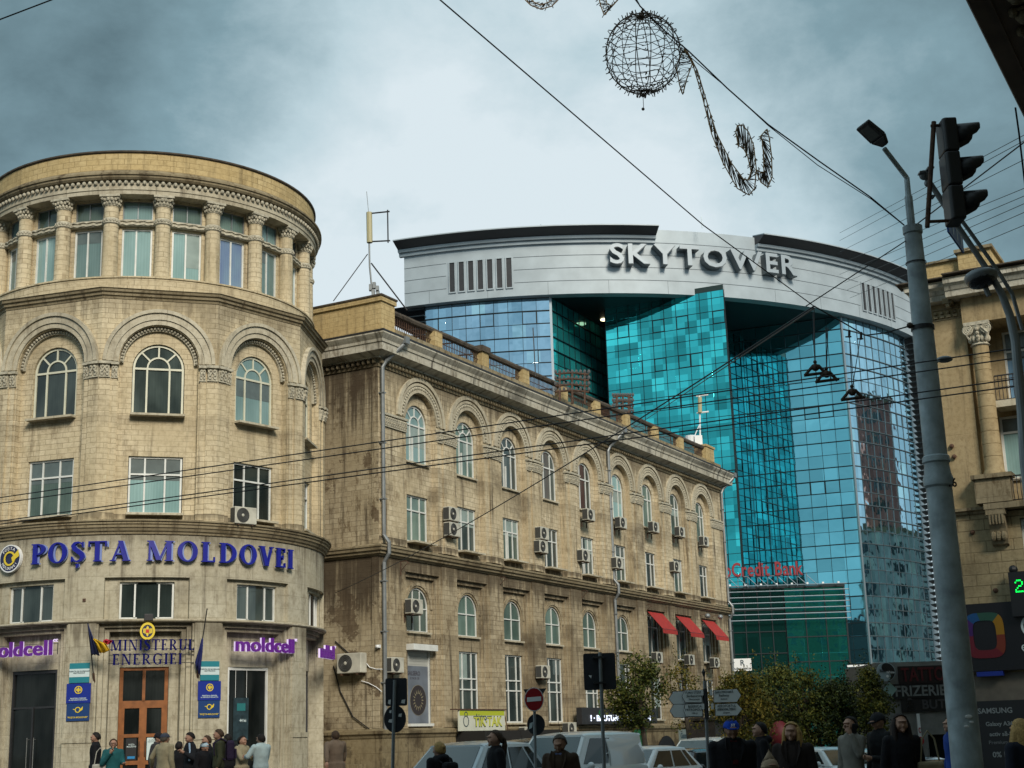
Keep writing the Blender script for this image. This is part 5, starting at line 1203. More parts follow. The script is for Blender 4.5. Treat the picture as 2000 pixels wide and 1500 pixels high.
for (a, b, e_) in ((.75, 2.0, 0), (1.7, 14, .38)):
    q = MB(RB); q.sweep([(-.1, 17.08 + e_ * .01), (.45 + e_, 17.09), (.48 + e_, 17.30), (.52 + e_, 17.32), (.60 + e_, 17.46), (.72 + e_, 17.55), (.74 + e_, 17.72), (.80 + e_, 17.74), (-.1, 17.86)], a, b, 1, .8 if a < 1 else 0, 0); q.build('cornice', M_CORN, cb_)
    q = MB(RB); q.box(a - .85 if a < 1 else a, b, -.1, .86 + e_, 17.865, 17.91); q.build('cornice_capping', M_SOOT, cb_)
q = MB(RB); q.box(.95, 2.2, -2, .1, 17.92, 18.68); q.box(2.2, 3.4, -2, .35, 17.92, 18.86); q.build('parapet_block', M_YEL, cb_)
q = MB(RB); q.box(.80, 2.25, -2.1, .22, 18.68, 18.76); q.box(2.1, 3.5, -2.1, .47, 18.86, 18.98); q.build('block_capping', M_TRIMD, cb_)
q = MB(RB); q.sweep([(-.05, 9.0), (.12, 9.0), (.16, 9.08), (.28, 9.12), (.30, 9.22), (-.05, 9.25)], .75, 2.2, 1, 1, 0); q.box(2.2, 14, -.6, .62, 9.05, 9.26); q.box(1.95, 3.2, 0, .55, 9.3, 10.18); q.box(1.85, 3.3, -.1, .66, 10.18, 10.33); q.build('ledge', M_TRIMD, cb_)
for cx in (2.58, 5.5): 
    q = MB(RB); q.box(cx - .34, cx + .34, .03, .6, 8.85, 9.04)
    pts = [(.0, 8.85), (.55, 8.85), (.52, 8.6), (.38, 8.35), (.30, 8.05), (.2, 7.82), (.0, 7.76)]
    vs = [(cx + g * (.28), .03 + o, z) for g in (-1, 1) for o, z in pts]; k = len(pts); q.add(vs, [tuple(range(k)), tuple(range(2 * k - 1, k - 1, -1))] + [(i, (i + 1) % k, (i + 1) % k + k, i + k) for i in range(k)])
    for j in range(5): q.tube([(cx - .22 + .11 * j, .60, 8.84), (cx - .22 + .11 * j, .56, 8.5)], .035, 5)
    for j in range(3): q.ball((cx - .18 + .18 * j, .36, 8.1), .12, 6, sz=1.5)
    q.build('corbel', M_TRIMD, cb_)
def balcony(z0, z1, s0, s1, o, bow=0):
    q = MB(RB); n = int((s1 - s0) / .13)
    for i in range(n + 1):
        x = s0 + (s1 - s0) * i / n
        q.tube([(x, o, z0), (x, o + bow, z0 + (z1 - z0) * .35), (x, o, z1)], .014, 4)
        if not bow and i < n: q.tube([(x + .065 + .05 * cos(t), o, (z0 + z1) / 2 + .05 * sin(t)) for t in [pi * j / 3 for j in range(7)]], .008, 4)
    q.tube([(s0, o, z1), (s1, o, z1)], .03, 5); q.tube([(s0, o, z0 + .03), (s1, o, z0 + .03)], .02, 4); q.tube([(s0, o, z1 - .15), (s1, o, z1 - .15)], .014, 4); return q
balcony(13.1, 14.05, 2.95, 5.2, -.1).build('balcony_rail', M_DARKM, cb_); balcony(9.3, 10.2, 3.15, 5.0, .4, .14).build('balcony_rail', M_DARKM, cb_)
q = MB(RB); q.box(2.9, 5.2, -1, .0, 12.85, 13.1); q.build('balcony_slab', M_TRIM, cb_)
for (s, z) in ((1.62, 8.35), (2.2, 6.2), (1.2, 11.6), (1.25, 11.2)): MB(RB).ball((s, .06, z), .09, 6).build('wall_stub', M_RUST, cb_)
# its signs
t = thing('phone_shop_fascia', 'black fascia with a rainbow coloured rounded ring on the right corner building', 'sign', RB(3.5, .3, 3.4)); MB(RB).box(.9, 9, .05, .35, 3.38, 5.75).build('board', mat('fascia_black', (.008, .008, .012), .4), t)
def rring(m, cx, cz, w, h, th, a0, a1, o0, o1, n=8):
    q = MB(m)
    def pt(a, k):
        ca, sa = cos(a), sin(a); e_ = .5; r = lambda v: (abs(v) ** e_) * (1 if v > 0 else -1); return (cx + (w - k) * r(ca), cz + (h - k) * r(sa))
    for i in range(n):
        u, v = a0 + (a1 - a0) * i / n, a0 + (a1 - a0) * (i + 1) / n; q.prism([pt(u, 0), pt(v, 0), pt(v, th), pt(u, th)], o0, o1)
    return q
for (c_, a0, a1) in (((.30, .15, .006), 0, 52), ((.02, .08, .055), 52, 95), ((.006, .07, .22), 95, 140), ((.05, .01, .12), 140, 180), ((.14, .006, .02), 180, 225), ((.14, .006, .015), 225, 315), ((.18, .028, .012), 315, 360)):
    rring(RB, 1.72, 4.62, .68, .80, .28, radians(a0), radians(a1), .352, .38).build('ring_segment', mat('ring_%d' % a0, c_, .4), t)
q = MB(RB); q.band(.34, .42, 3.4, 4.85, .352, .37, 2.3, 4.0, 12); B = len(q.v); q.text('et', .5, .02); q.move(3.1, .365, 4.15, B); q.build('lettering', M_PLW, t)
MB(RB).box(1.3, 2.2, .1, .38, 3.2, 3.36).build('blue_strip', mat('strip_blue', (.008, .03, .28), .4), t)
q = MB(RB); q.wall(.75, 14, -1, 3.3, [(5.0, 6.6, -1, 2.2, False)], off=.06); tag(q.build('shop_front', mat('shop_front_beige', (.14, .125, .10), .7, vary=.2), cb_))
M_PLD = mat('dim_pale_print', (.22, .25, .26), .6)
t = thing('phone_advert', 'black shop window advert with white lines of phone text at the lower right', 'poster', RB(3, .3, .4)); MB(RB).box(1.1, 4.8, .1, .16, -.9, 2.35).build('board', M_BLK, t)
for (tx, s, z, h, mm) in (('SAMSUNG', 1.75, 2.0, .26, M_PLD), ('Galaxy A36', 1.85, 1.55, .2, M_PLD), ('activ să-ți cari', 2.05, 1.2, .2, M_PLD), ('Premium', 1.75, .92, .18, M_GRYM), ('0% | 24 rate', 2.15, .5, .26, M_PLD)):
    q = MB(RB).text(tx, h, .006, 'bold' if mm is M_PLD else None); q.move(s, .168, z); q.build('lettering', mm, t)
t = thing('led_display', 'black pharmacy display with green glowing digits at the right edge', 'display', RB(3.1, .5, 5.4)); MB(RB).box(2.78, 3.9, .3, .6, 5.2, 6.75).build('housing', M_BLK, t); MB(RB).ball((2.95, .45, 6.85), .16, 8).build('lamp_head', M_BLK, t)
q = MB(RB); D2 = ["01110", "10001", "00001", "00110", "01000", "10000", "11111"]
for r_, row in enumerate(D2):
    for c_, b in enumerate(row):
        if b == '1': x = 2.98 + c_ * .055; z = 6.42 - r_ * .065; q.box(x, x + .04, .6, .61, z, z + .045)
for r_, row in enumerate(["11111", "10000", "11110", "00001", "00001", "10001", "01110"]):
    for c_, b in enumerate(row):
        if b == '1': x = 3.36 + c_ * .055; z = 6.42 - r_ * .065; q.box(x, x + .04, .6, .61, z, z + .045)
q.build('digits', mat('green_led', (.0, .8, .1), .5, emit=(0, 1, .08), est=1.6), t)

# ================================================================= NEAR BUILDING: an ornate glazed canopy over the pavement where the camera stands
NB = Plane((2.31, 6.48), TV, (-NV[0], -NV[1]), 900)
nb_ = thing('near_building', 'dark ornate canopy edge with leafy brackets of the near building at the upper right', 'building', NB(2, -3.4, 0))
M_NB = stone('near_stone', (.40, .33, .22), (.34, .28, .18), (.1, .08, .05), dirt=.5, streak=.6, seed=14, bw=.5, bh=.25); M_EV = mat('dark_eave', (.20, .145, .11), .85, vary=.3)
q = MB(NB); q.sweep([(-.33, 4.99), (-.01, 4.985), (0, 5.0), (0, 5.05), (-.33, 5.06)], -7, 5, 6); q.box(-7, 5, -.115, -.10, 4.97, 4.99); q.build('canopy_edge', M_EV, nb_)
q = MB(NB); q.box(-7, 5, -.42, -.35, 4.88, 5.05); q.build('cream_beam', mat('near_cream', (.20, .175, .085), .8, vary=.2), nb_)
q = MB(NB); q.box(-7, 5, -3.4, -.42, 5.02, 5.03); q.build('canopy_glass', glasspane('canopy_glass', (.05, .08, .09), seed=9), nb_)
q = MB(NB)
for i in range(24): q.box(-7 + .5 * i, -6.97 + .5 * i, -3.4, -.42, 4.96, 5.015)
q.build('glazing_bars', M_EV, nb_)
for i in range(52):
    s = -6.9 + i * .23; q = MB(NB); q.ball((s, -.24, 4.95), .05, 7, sz=.8); q.ball((s + .02, -.30, 4.93), .035, 6); q.ball((s - .04, -.19, 4.965), .028, 6); q.tube([(s + .055 * cos(t), -.24 + .055 * sin(t), 4.972) for t in [pi * j / 5 for j in range(8)]], .012, 5); q.build('bracket', M_NB, nb_)
q = MB(NB); q.wall(-9, 33, 0, 21, [(a, a + 1.4, z, z + 2.3, False) for a in range(-7, 32, 3) for z in (7, 11, 15)], off=-3.4, depth=.25); q.quad((33, -3.4, -1), (33, -11, -1), (33, -11, 21), (33, -3.4, 21)); q.quad((-9, -3.4, 0), (-9, -11, 0), (-9, -11, 21), (-9, -3.4, 21)); q.box(-9, 33, -11, -3.1, 21, 21.3); q.build('facade_wall', M_NB, nb_)  # unseen wall, lengthened and raised to shade the right corner building
for a in range(-7, 32, 3):
    for z in (7, 11, 15): MB(NB).box(a, a + 1.4, -3.66, -3.6, z, z + 2.3).build('window', M_DMID, nb_)

# ================================================================= SMALL SHOPS AT THE FAR RIGHT
YS = 64; sp = at(1722, 1440, YS); mS = Plane((sp.x, YS), (1, 0), (0, -1), 820)
zt_ = mS.pix(1780, 1298)[1]; sw = mS.pix(1900, 1400)[0]
sh = thing('small_shop_block', 'low dark shop block with red tattoo and grey barber signs right of the trees', 'building', (sp.x + 3, YS, -1.2))
q = MB(mS); q.wall(0, sw, -1.3, zt_, [(2.0, 3.3, -1.3, 1.2, False)], ds=3, depth=.4); q.box(0, sw, -6, -.0, zt_, zt_ + .12); q.quad((0, 0, -1.3), (0, -6, -1.3), (0, -6, zt_), (0, 0, zt_)); q.build('wall', mat('shop_wall', (.20, .20, .19), .8, vary=.2), sh); MB(mS).box(1.95, 3.35, -.45, -.4, -1.3, 1.3).build('doorway', M_SHOP, sh)
def board(px0, py0, px1, py1, text, name, label, bm, tm, hf=.62, em=None, k=.9, o=.1, cat='sign'):
    s0, z1 = mS.pix(px0, py0); s1, z0 = mS.pix(px1, py1); t = thing(name, label, cat, mS((s0 + s1) / 2, o, z0)); MB(mS).box(s0, s1, .02, o, z0, z1).build('board', bm, t)
    q = MB(mS).text(text, (z1 - z0) * hf, .03, 'bold'); xs = [p[0] for p in q.v]; kx = (s1 - s0) * k / (max(xs) - min(xs)); q.v = [(x * kx, y, z) for x, y, z in q.v]; q.move((s0 + s1) / 2, o + .02, (z0 + z1) / 2); q.build('lettering', tm, t); return t
board(1752, 1302, 1872, 1334, 'TATTOO', 'tattoo_sign', 'dim red Tattoo letters on a dark fascia beside the grey pole', mat('tat_b', (.015, .008, .01), .5), mat('tat_r', (.09, .006, .01), .6), hf=1.05)
t = board(1732, 1337, 1872, 1363, '  FRIZERIE C', 'barber_sign', 'grey Frizerie letters with a small diamond under the tattoo sign', M_BLK, M_GRYM, hf=.95)
s, z = mS.pix(1737, 1347); MB(mS).prism([(s - .3, z), (s, z - .32), (s + .3, z), (s, z + .32)], .1, .14).build('diamond', mat('mint', (.25, .4, .38), .5), t)
board(1758, 1365, 1872, 1388, '♟ BUTIC', 'boutique_sign', 'dark grey sign of dim letters below the barber sign', M_BLK, mat('dim_letter', (.06, .06, .065), .5), hf=.95)
t = board(1789, 1394, 1801, 1460, 'C', 'vertical_shop_sign', 'narrow white upright board with red capitals beside the dark shop door', M_WHP, mat('cof', (.35, .02, .03), .5), hf=.22, k=.7); 
s, z = mS.pix(1795, 1448); q = MB(mS).text('O', .5, .02, 'bold'); q.move(s, .12, z); q.build('lettering', MATS['cof'], t)
s, z = mS.pix(1731, 1312, .6); t = thing('round_bar_sign', 'round black and white yin yang sign above the trees', 'sign', mS(s, .5, z - .5)); disc(mS, s, z, .40, .5, .58, 28).build('white_disc', mat('yy_w', (.30, .38, .42), .5), t)
q = MB(mS); P = [(s + .37 * cos(a), z + .37 * sin(a)) for a in [-pi / 2 + pi * i / 14 for i in range(15)]] + [(s - .185 * cos(a) * 1, z + .185 + .185 * sin(a)) for a in [pi / 2 - pi * i / 8 for i in range(9)]] + [(s + .185 * cos(a), z - .185 + .185 * sin(a)) for a in [pi / 2 - pi * i / 8 for i in range(1, 8)]]
q.prism(P, .582, .60); q.build('black_half', M_BLK, t); disc(mS, s - .05, z + .2, .06, .605, .615, 12).build('black_dot', M_BLK, t); disc(mS, s + .03, z - .19, .06, .605, .615, 12).build('white_dot', M_WHP, t)
for (tx, dx, dz, mm) in (('Black', -.14, .05, M_BLK), ('White', .17, -.03, M_WHP)): q = MB(mS).text(tx, .14, .01, 'bold'); q.move(s + dx, .62, z + dz); q.build('lettering', mm, t)
q = MB(mS); q.tube([(s, 0, z), (s, .5, z)], .03, 5); q.build('arm', M_DARKM, t)
# white slatted screen by the podium
t = thing('slatted_screen', 'white horizontal slats on the corner of the glass block above the trees', 'screen', at(1676, 1352, 100)); 
for i in range(6): a, b = at(1655, 1299 + i * 10.4, 100), at(1697, 1299 + i * 10.4, 100); MB().box(a.x, b.x, 100, 100.2, a.z - .13, a.z).build('slat', M_WHP, t)
q = MB(); a, b = at(1655, 1299, 100), at(1697, 1440, 100); q.box(a.x, a.x + .1, 100.2, 100.3, -1.4, a.z); q.box(b.x - .1, b.x, 100.2, 100.3, -1.4, a.z); q.build('post', M_GRYM, t)
# red inflatable-like arch and poster colours behind the walkers
q = MB(); p = at(1519, 1430, 60); q.ball((p.x + .1, p.y, p.z - .15), .5, 12, sx=.9, sz=1.2); q.tube([(p.x - .3, p.y, p.z + .2), (p.x + .1, p.y, p.z - 1.4), (p.x + 1.5, p.y, p.z - .4), (p.x + 3, p.y, p.z - 1.6)], .09, 6)
tag(q.build('red_stall_frame', mat('stall_red', (.12, .008, .014), .6), smooth=True), 'red rounded stall frame glimpsed between two walkers under the trees', 'stall')
q = MB(); p = at(1540, 1420, 62); q.box(p.x - .7, p.x + .9, 62, 62.3, -1.2, p.z + .8); tag(q.build('grey_advert_board', mat('advert_grey', (.16, .16, .17), .6, vary=.2)), 'grey upright advert board behind the blonde woman', 'board')
# street railing
q = MB(); a = at(1610, 1450, 48)
for i in range(10): q.tube([(a.x - 3 + i * .5, 48, -.6), (a.x - 3 + i * .5, 48, .55)], .02, 5)
q.tube([(a.x - 3, 48, .55), (a.x + 1.5, 48, .55)], .03, 5); tag(q.build('street_railing', M_GRYM), 'thin grey pedestrian railing behind the parked cars on the right', 'railing')

# ================================================================= UNSEEN BUILDINGS (what the glass mirrors, blocks added to shade the street)
def block(name, label, x0, x1, y0, y1, h, wall, face, nfl, nw, cat='building'):
    t = thing(name, label, cat, ((x0 + x1) / 2, (y0 + y1) / 2, -2)); q = MB(); q.box(x0, x1, y0, y1, -2, h); q.build('wall', wall, t)
    q = MB(); q.box(x0 - .3, x1 + .3, y0 - .3, y1 + .3, h, h + .6); q.build('roof_edge', M_TRIMD, t)
    q = MB()
    for j in range(nfl):
        z = 1.5 + (h - 2.5) * j / nfl
        for i in range(nw):
            k = (i + .5) / nw
            if 'n' in face: x = x0 + (x1 - x0) * k; q.box(x - .75, x + .75, y1, y1 + .06, z + .7, z + 2.4)
            if 'w' in face: y = y0 + (y1 - y0) * k; q.box(x0 - .06, x0, y - .75, y + .75, z + .7, z + 2.4)
            if 's' in face: x = x0 + (x1 - x0) * k; q.box(x - .75, x + .75, y0 - .06, y0, z + .7, z + 2.4)
    q.build('windows', M_DMID, t); return t
M_BR = mat('brown_red_render', (.42, .17, .13), .8, vary=.2, vscale=.4); M_GG = mat('grey_green_render', (.50, .55, .48), .8, vary=.3, vscale=.3)
block('brown_tower_block', 'brown stepped tower block mirrored in the curved glass, itself out of view', 112, 126, 150, 176, 52, M_BR, 'w', 14, 6)
block('grey_apartment_block', 'grey apartment block mirrored in the lower curved glass, itself out of view', 104, 118, 120, 190, 30, M_GG, 'w', 9, 18)
block('shade_block', 'unseen pale stone block behind the camera, added to shade the street', -60, 5, -34, -14, 33, M_TRIM, 'n', 9, 16)  # this block and the next are added, their height set to darken the street
block('shade_block', 'unseen yellowish stone block behind the camera, added to shade the street', 9, 70, -34, -14, 33, M_PLAS, 'n', 9, 15)

# ================================================================= GROUND
nx, ny = 60, 70; xs_ = [-900, -300, -120] + [-60 + 2.6 * i for i in range(nx)] + [140, 320, 900]; ys_ = [-300, -100, -50] + [-24 + 2.6 * i for i in range(ny)] + [190, 260, 500, 1400]
vs = [(x, y, ground(x, min(y, 120)) - (.22 if x < -4 and y < 31 else 0)) for y in ys_ for x in xs_]; w_ = len(xs_)
q = MB().add(vs, [(j * w_ + i, j * w_ + i + 1, (j + 1) * w_ + i + 1, (j + 1) * w_ + i) for j in range(len(ys_) - 1) for i in range(w_ - 1)])
o = q.build('ground', mat('asphalt', (.055, .055, .055), .85, vary=.35, vscale=.8, bump=.4, bscale=60)); tag(o, 'dark asphalt street and surrounding ground', None, None, 'structure')
M_PAV = stone('paving_slabs', (.20, .19, .17), (.15, .14, .13), (.06, .06, .055), bw=.6, bh=.6, dirt=.5, streak=.2, seed=15, joint=.01)
q = MB(); n = 30
P = [(-40, 31), (-2.5, 31), (-1.0, 33), (-1.0, 46), (-4.4, 52), (-12, 62), (-40, 62)]
q.zprism(P, .0, .215); o = q.build('pavement', M_PAV); tag(o, 'raised slab pavement in front of the round building', None, None, 'structure')
q = MB(); q.box(-40, -2.5, 30.8, 31, -.1, .22); o = q.build('kerb', mat('kerb_stone', (.25, .25, .24), .8, vary=.3)); tag(o, 'stone kerb of the raised pavement', None, None, 'structure')
q = MB(Fk); q.box(.4, 3.2, .35, 1.9, -.2, .45); q.box(.4, 3.2, .35, 1.4, .45, .66); q.box(.4, 3.2, .35, .9, .66, .85); tag(q.build('stone_steps', M_PLIN), 'worn stone steps at the foot of the stained flank', 'steps')
q = MB(G); a0 = GB[2]; q.box(a0 - 9, a0 + 8, .05, .6, .2, .36, 30); q.build('plinth_step', M_GRD, rot)
for (x0, y0, x1, y1) in ((1.0, 8, 1.15, 40), (4.4, 8, 4.55, 16)):
    q = MB(); nn_ = 12
    for i in range(nn_):
        if i % 2: continue
        a = y0 + (y1 - y0) * i / nn_; b = y0 + (y1 - y0) * (i + 1) / nn_; q.quad((x0, a, ground(x0, a) + .006), (x1, a, ground(x0, a) + .006), (x1, b, ground(x0, b) + .006), (x0, b, ground(x0, b) + .006))
    tag(q.build('road_marking', M_WHP), 'dashed white lane line on the asphalt', None, None, 'structure')
# ================================================================= POLES, SIGNALS AND SIGNS
M_POLE = mat('blue_grey_pole_paint', (.36, .43, .46), .55, .1, vary=.38, vscale=4, bump=.3, bscale=30)
M_WIRE = mat('black_cable', (.02, .02, .022), .6); M_COP = mat('brown_fitting', (.06, .035, .02), .7)
PX, PY = 5.66, 19.0
pl = thing('tram_pole', 'thick blue grey tapered pole with a collar rising at the right', 'pole', (PX, PY, -.1))
q = MB(); q.lathe((PX, PY, 0), [(.205, -.1), (.20, 1.0), (.172, 4.55), (.17, 4.6), (.195, 4.63), (.20, 4.72), (.175, 4.80), (.165, 4.9), (.165, 4.93), (.185, 4.95), (.178, 5.02), (.155, 5.04), (.148, 6.4), (.118, 8.22)], 28); q.build('shaft', M_POLE, pl, auto=35)
q = MB(); q.lathe((PX, PY, 0), [(.118, 8.18), (.135, 8.2), (.135, 8.30), (.05, 8.32), (.05, 8.2)], 20); q.build('cap', M_POLE, pl)
q = MB(); z = at(1800, 641, PY).z; q.lathe((PX, PY, 0), [(.15, z - .03), (.158, z - .03), (.158, z + .03), (.15, z + .03)], 20); z = at(1795, 515, PY).z; q.lathe((PX, PY, 0), [(.137, z), (.142, z), (.142, z + .02), (.137, z + .02)], 20); q.build('strap', M_DARKM, pl)
q = MB(); a = at(1771, 347, PY); b = at(1727, 290, PY - .3); q.tube([(PX - .01, PY, 8.25), (PX - .01, PY, 8.75), (PX - .01, PY, 8.76), (a.x, a.y, a.z)], [.055, .055, .042, .038], 10); q.tube([a, b], .035, 8); q.tube([a + Vector((.03, 0, -.07)), a.lerp(b, .55)], .014, 6); q.build('lamp_arm', M_POLE, pl)
# flat lantern, its underside towards us
q = MB(); C_ = at(1711, 262, PY - .35); ux = (at(1733, 281, PY - .3) - at(1690, 243, PY - .4)); ux.normalize(); uy = Vector((.25, -.80, .0)) - ux * ux.dot(Vector((.25, -.8, .0))); uy.normalize(); uz = ux.cross(uy)
for (a0, a1, w0, w1) in ((-.24, .06, .15, .17), (.06, .20, .17, .06)):
    vs = [C_ + ux * a0 + uy * g * w0 + uz * h for g in (-1, 1) for h in (0, .06)] + [C_ + ux * a1 + uy * g * w1 + uz * h for g in (-1, 1) for h in (0, .06)]; q.add([tuple(v) for v in vs], [(0, 2, 3, 1), (4, 5, 7, 6), (0, 1, 5, 4), (2, 6, 7, 3), (0, 4, 6, 2), (1, 3, 7, 5)])
lh = q.build('lantern', M_DARKM, pl, bevel=.015)
q = MB(); vs = [C_ + ux * a + uy * g * .11 - uz * .004 for a, g in ((-.19, -1), (-.19, 1), (.03, 1), (.03, -1))]; q.add([tuple(v) for v in vs], [(0, 1, 2, 3)]); vs = [v + uz * .068 for v in vs]; q.add([tuple(v) for v in vs], [(0, 1, 2, 3)]); q.build('lamp_glass', mat('lamp_glass', (.07, .075, .07), .3), lh)
q = MB(); p0 = at(1850, 942, PY - .17); q.text('16', .17, .006, 'bold'); q.move(p0.x + .02, PY - .178, p0.z); q.xf(Matrix.Translation((PX, PY, 0)) @ Matrix.Rotation(radians(28), 4, 'Z') @ Matrix.Translation((-PX - .02, -PY, 0))); q.build('number', M_BLK, pl)
q = MB(); p0 = at(1842, 702, PY + .25); q.tube([(PX + .1, PY, p0.z - .12), (p0.x - .05, PY + .25, p0.z)], .025, 6); q.build('small_lamp_arm', M_POLE, pl); q = MB(); q.ball((p0.x + .02, PY + .25, p0.z), .1, 10, sx=1.15, sz=.45); q.build('small_lamp_head', M_GRYM, pl, smooth=True)
for j, (dx, dz, rr) in enumerate(((.0, 1.62, .05), (.03, 1.55, .03), (-.04, 1.5, .035))): q = MB(); q.ball((PX + dx + .02, PY - .195, dz), rr, 6, sy=.15, sz=.5); q.build('paint_scuff', M_WHP, pl)
# ---- traffic light on its swan-neck mast
TY = 14.0
tl = thing('traffic_light', 'three lens traffic light seen from the side on a curved mast', 'traffic light', (at(2003, 900, 14.3).x, 14.3, -.03))
top, bot = at(1863, 238, TY), at(1859, 436, TY); hx = (top.x + bot.x) / 2
q = MB()
for i in range(3):
    z0 = bot.z + (top.z - bot.z) * i / 3; z1 = bot.z + (top.z - bot.z) * (i + 1) / 3 - .006; x0 = hx - .10 + (i - 1) * .004
    q.zprism([(x0, TY - .12), (x0 + .02, TY - .15), (x0 + .15, TY - .15), (x0 + .15, TY + .15), (x0 + .02, TY + .15), (x0, TY + .12)], z0, z1)
q.build('housing', M_BLK, tl, bevel=.02)
for i in range(3):
    zc = bot.z + (top.z - bot.z) * (i + .55) / 3; q = MB(); x0 = hx + .05; n = 14; vs = []; fs = []
    for k in range(n + 1):
        a = -.8 + (pi + 1.6) * k / n; sa = sin(a); ln_ = .26 - .03 * (1 - sa) if sa > 0 else max(.03, .23 + .26 * sa)
        for r_, xx in ((.125, x0), (.14, x0 + ln_)): vs.append((xx, TY + r_ * cos(a), zc + r_ * sin(a)))
    for k in range(n): fs.append((2 * k, 2 * k + 1, 2 * k + 3, 2 * k + 2))
    q.add(vs, fs); v_ = q.build('visor', M_BLK, tl, smooth=True); m_ = v_.modifiers.new('t', 'SOLIDIFY'); m_.thickness = .008
    q = MB(); q.ball((x0, TY, zc), .10, 10, sx=.3); q.build('lens', mat('lens_%d' % i, [(.01, .06, .02), (.10, .06, .01), (.10, .01, .01)][i], .2), tl)
q = MB(); a, b = at(1824, 238, TY), at(1811, 444, TY); q.tube([a, b], .026, 8)
for y_ in (246, 433): c_ = at(1818 if y_ < 300 else 1812, y_, TY); q.tube([c_, (hx - .05, TY, c_.z + .005)], .018, 8)
q.build('bracket', M_RUST, tl)
q = MB(); q.tube([at(x, y, 14.3) for x, y in ((1808, 345), (1830, 378), (1873, 445), (1905, 492), (1940, 545), (1957, 575), (1972, 615), (1983, 665), (1990, 740), (1997, 808), (2003, 900))] + [(at(2003, 900, 14.3).x, 14.3, -.03)], [.03] * 4 + [.034, .038, .042, .046, .05, .055, .06, .08], 12)
q.tube([at(x + 12, y - 6, 14.4) for x, y in ((1850, 415), (1880, 455), (1935, 532), (1965, 580), (1985, 650))], .022, 8); q.ball(at(1805, 342, 14.25), .055, 10); q.ball(at(1812, 358, 14.25), .04, 8)
for (x, y) in ((1800, 338), (1815, 330), (1817, 385)): q.box(at(x, y, 14.2).x - .03, at(x, y, 14.2).x + .04, 14.15, 14.25, at(x, y, 14.2).z - .008, at(x, y, 14.2).z + .008)
q.build('mast', M_GRYM, tl)
q = MB(); p0 = at(1916, 540, 14.25); B = len(q.v); q.ball((0, 0, 0), .165, 14, sx=1, sy=1.4, sz=.42); q.v = [(p0.x + x, p0.y + y, p0.z + z - (.02 if z < -.02 else 0)) for x, y, z in q.v]; lh = q.build('cobra_lamp', M_GRYM, tl, smooth=True)
q = MB(); q.ball((0, 0, 0), .15, 12, sx=.95, sy=1.4, sz=.5); q.v = [(p0.x + x, p0.y + y, p0.z + z - .045) for x, y, z in q.v]; q.build('lamp_glass', mat('dark_lamp_glass', (.02, .022, .022), .2), lh, smooth=True)
q = MB(); q.tube([at(1924, 560, 14.3), at(1932, 578, 14.3)], .03, 8); q.build('lamp_spigot', M_GRYM, lh)
# blue lane sign, edge-on behind the signal
pr = at(1881, 414, 15.4); pr2 = at(1880, 495, 15.4); d = ray(1850, 453); k = (pr2.z - 1.5) / d.z; pq = EYE + d * k; e_ = (pq - pr2)
bs = thing('lane_sign', 'blue lane sign with pale stripes seen edge on behind the traffic light', 'sign', pr2)
h_ = pr.z - pr2.z; M_SB = mat('sign_blue', (.015, .09, .36), .4)
q = MB(); q.add([tuple(pr2), tuple(pr2 + e_), tuple(pr2 + e_ + Vector((0, 0, h_))), tuple(pr2 + Vector((0, 0, h_)))], [(0, 1, 2, 3)]); sb = q.build('panel', M_SB, bs); m_ = sb.modifiers.new('t', 'SOLIDIFY'); m_.thickness = .02
nrm = e_.cross(Vector((0, 0, 1))).normalized(); nrm = -nrm if nrm.dot(EYE - pr) < 0 else nrm
q = MB()
for f0 in (.15, .42, .69): 
    a = pr2 + e_ * f0 + nrm * .026; b = pr2 + e_ * (f0 + .05) + nrm * .026; q.add([tuple(a + Vector((0, 0, .04))), tuple(b + Vector((0, 0, .04))), tuple(b + Vector((0, 0, h_ - .04))), tuple(a + Vector((0, 0, h_ - .04)))], [(0, 1, 2, 3)])
q.build('stripe', M_PLW, bs)
# ---- road sign backs
M_SBK = mat('sign_back_dark', (.018, .022, .032), .5, vary=.2)
def rounded(cx, cz, w, h, r=.05, n=5):
    P = []
    for (sx, sz, a0) in ((1, 1, 0), (-1, 1, pi / 2), (-1, -1, pi), (1, -1, 3 * pi / 2)):
        for i in range(n + 1): a = a0 + pi / 2 * i / n; P.append((cx + sx * (w / 2 - r) + r * cos(a), cz + sz * (h / 2 - r) + r * sin(a)))
    return P
def signpost(name, label, x0, x1, Y, top=None):
    a = at(x0[0], x0[1], Y); b = at(x1[0], x1[1], Y); g = ground(b.x, Y); t = thing(name, label, 'road sign', (b.x, Y, g)); d = (b - a); k = (g - a.z) / d.z
    MB().tube([a, a + d * k], .028, 10).build('post', M_GRYM, t); return t
F22 = Plane((0, 22), (1, 0), (0, -1))
t = signpost('road_sign', 'large square road sign back right of the no entry sign', (1172, 1274), (1180, 1500), 22)
a, b = at(1139, 1276, 21.96), at(1205, 1346, 21.96); m = Plane((0, 22.06), (1, 0), (0, -1)); P = rounded((a.x + b.x) / 2, (a.z + b.z) / 2, b.x - a.x, a.z - b.z, .03); MB(m).prism(P, .0, .02).build('panel', M_SBK, t)
q = MB(m)
for z in (a.z - .08, b.z + .09): q.box((a.x + b.x) / 2 - .1, (a.x + b.x) / 2 + .08, .02, .1, z, z + .03)
q.build('clamp', M_DARKM, t); c_ = at(1152, 1321, 22); MB(m).prism([(c_.x - .02, c_.z + .02), (c_.x + .03, c_.z + .015), (c_.x + .02, c_.z - .03)], .021, .024).build('sticker', M_WHP, t)
t = signpost('road_sign', 'square sign back over a round one on a thin post before the drainpipe', (771, 1328), (767, 1500), 24)
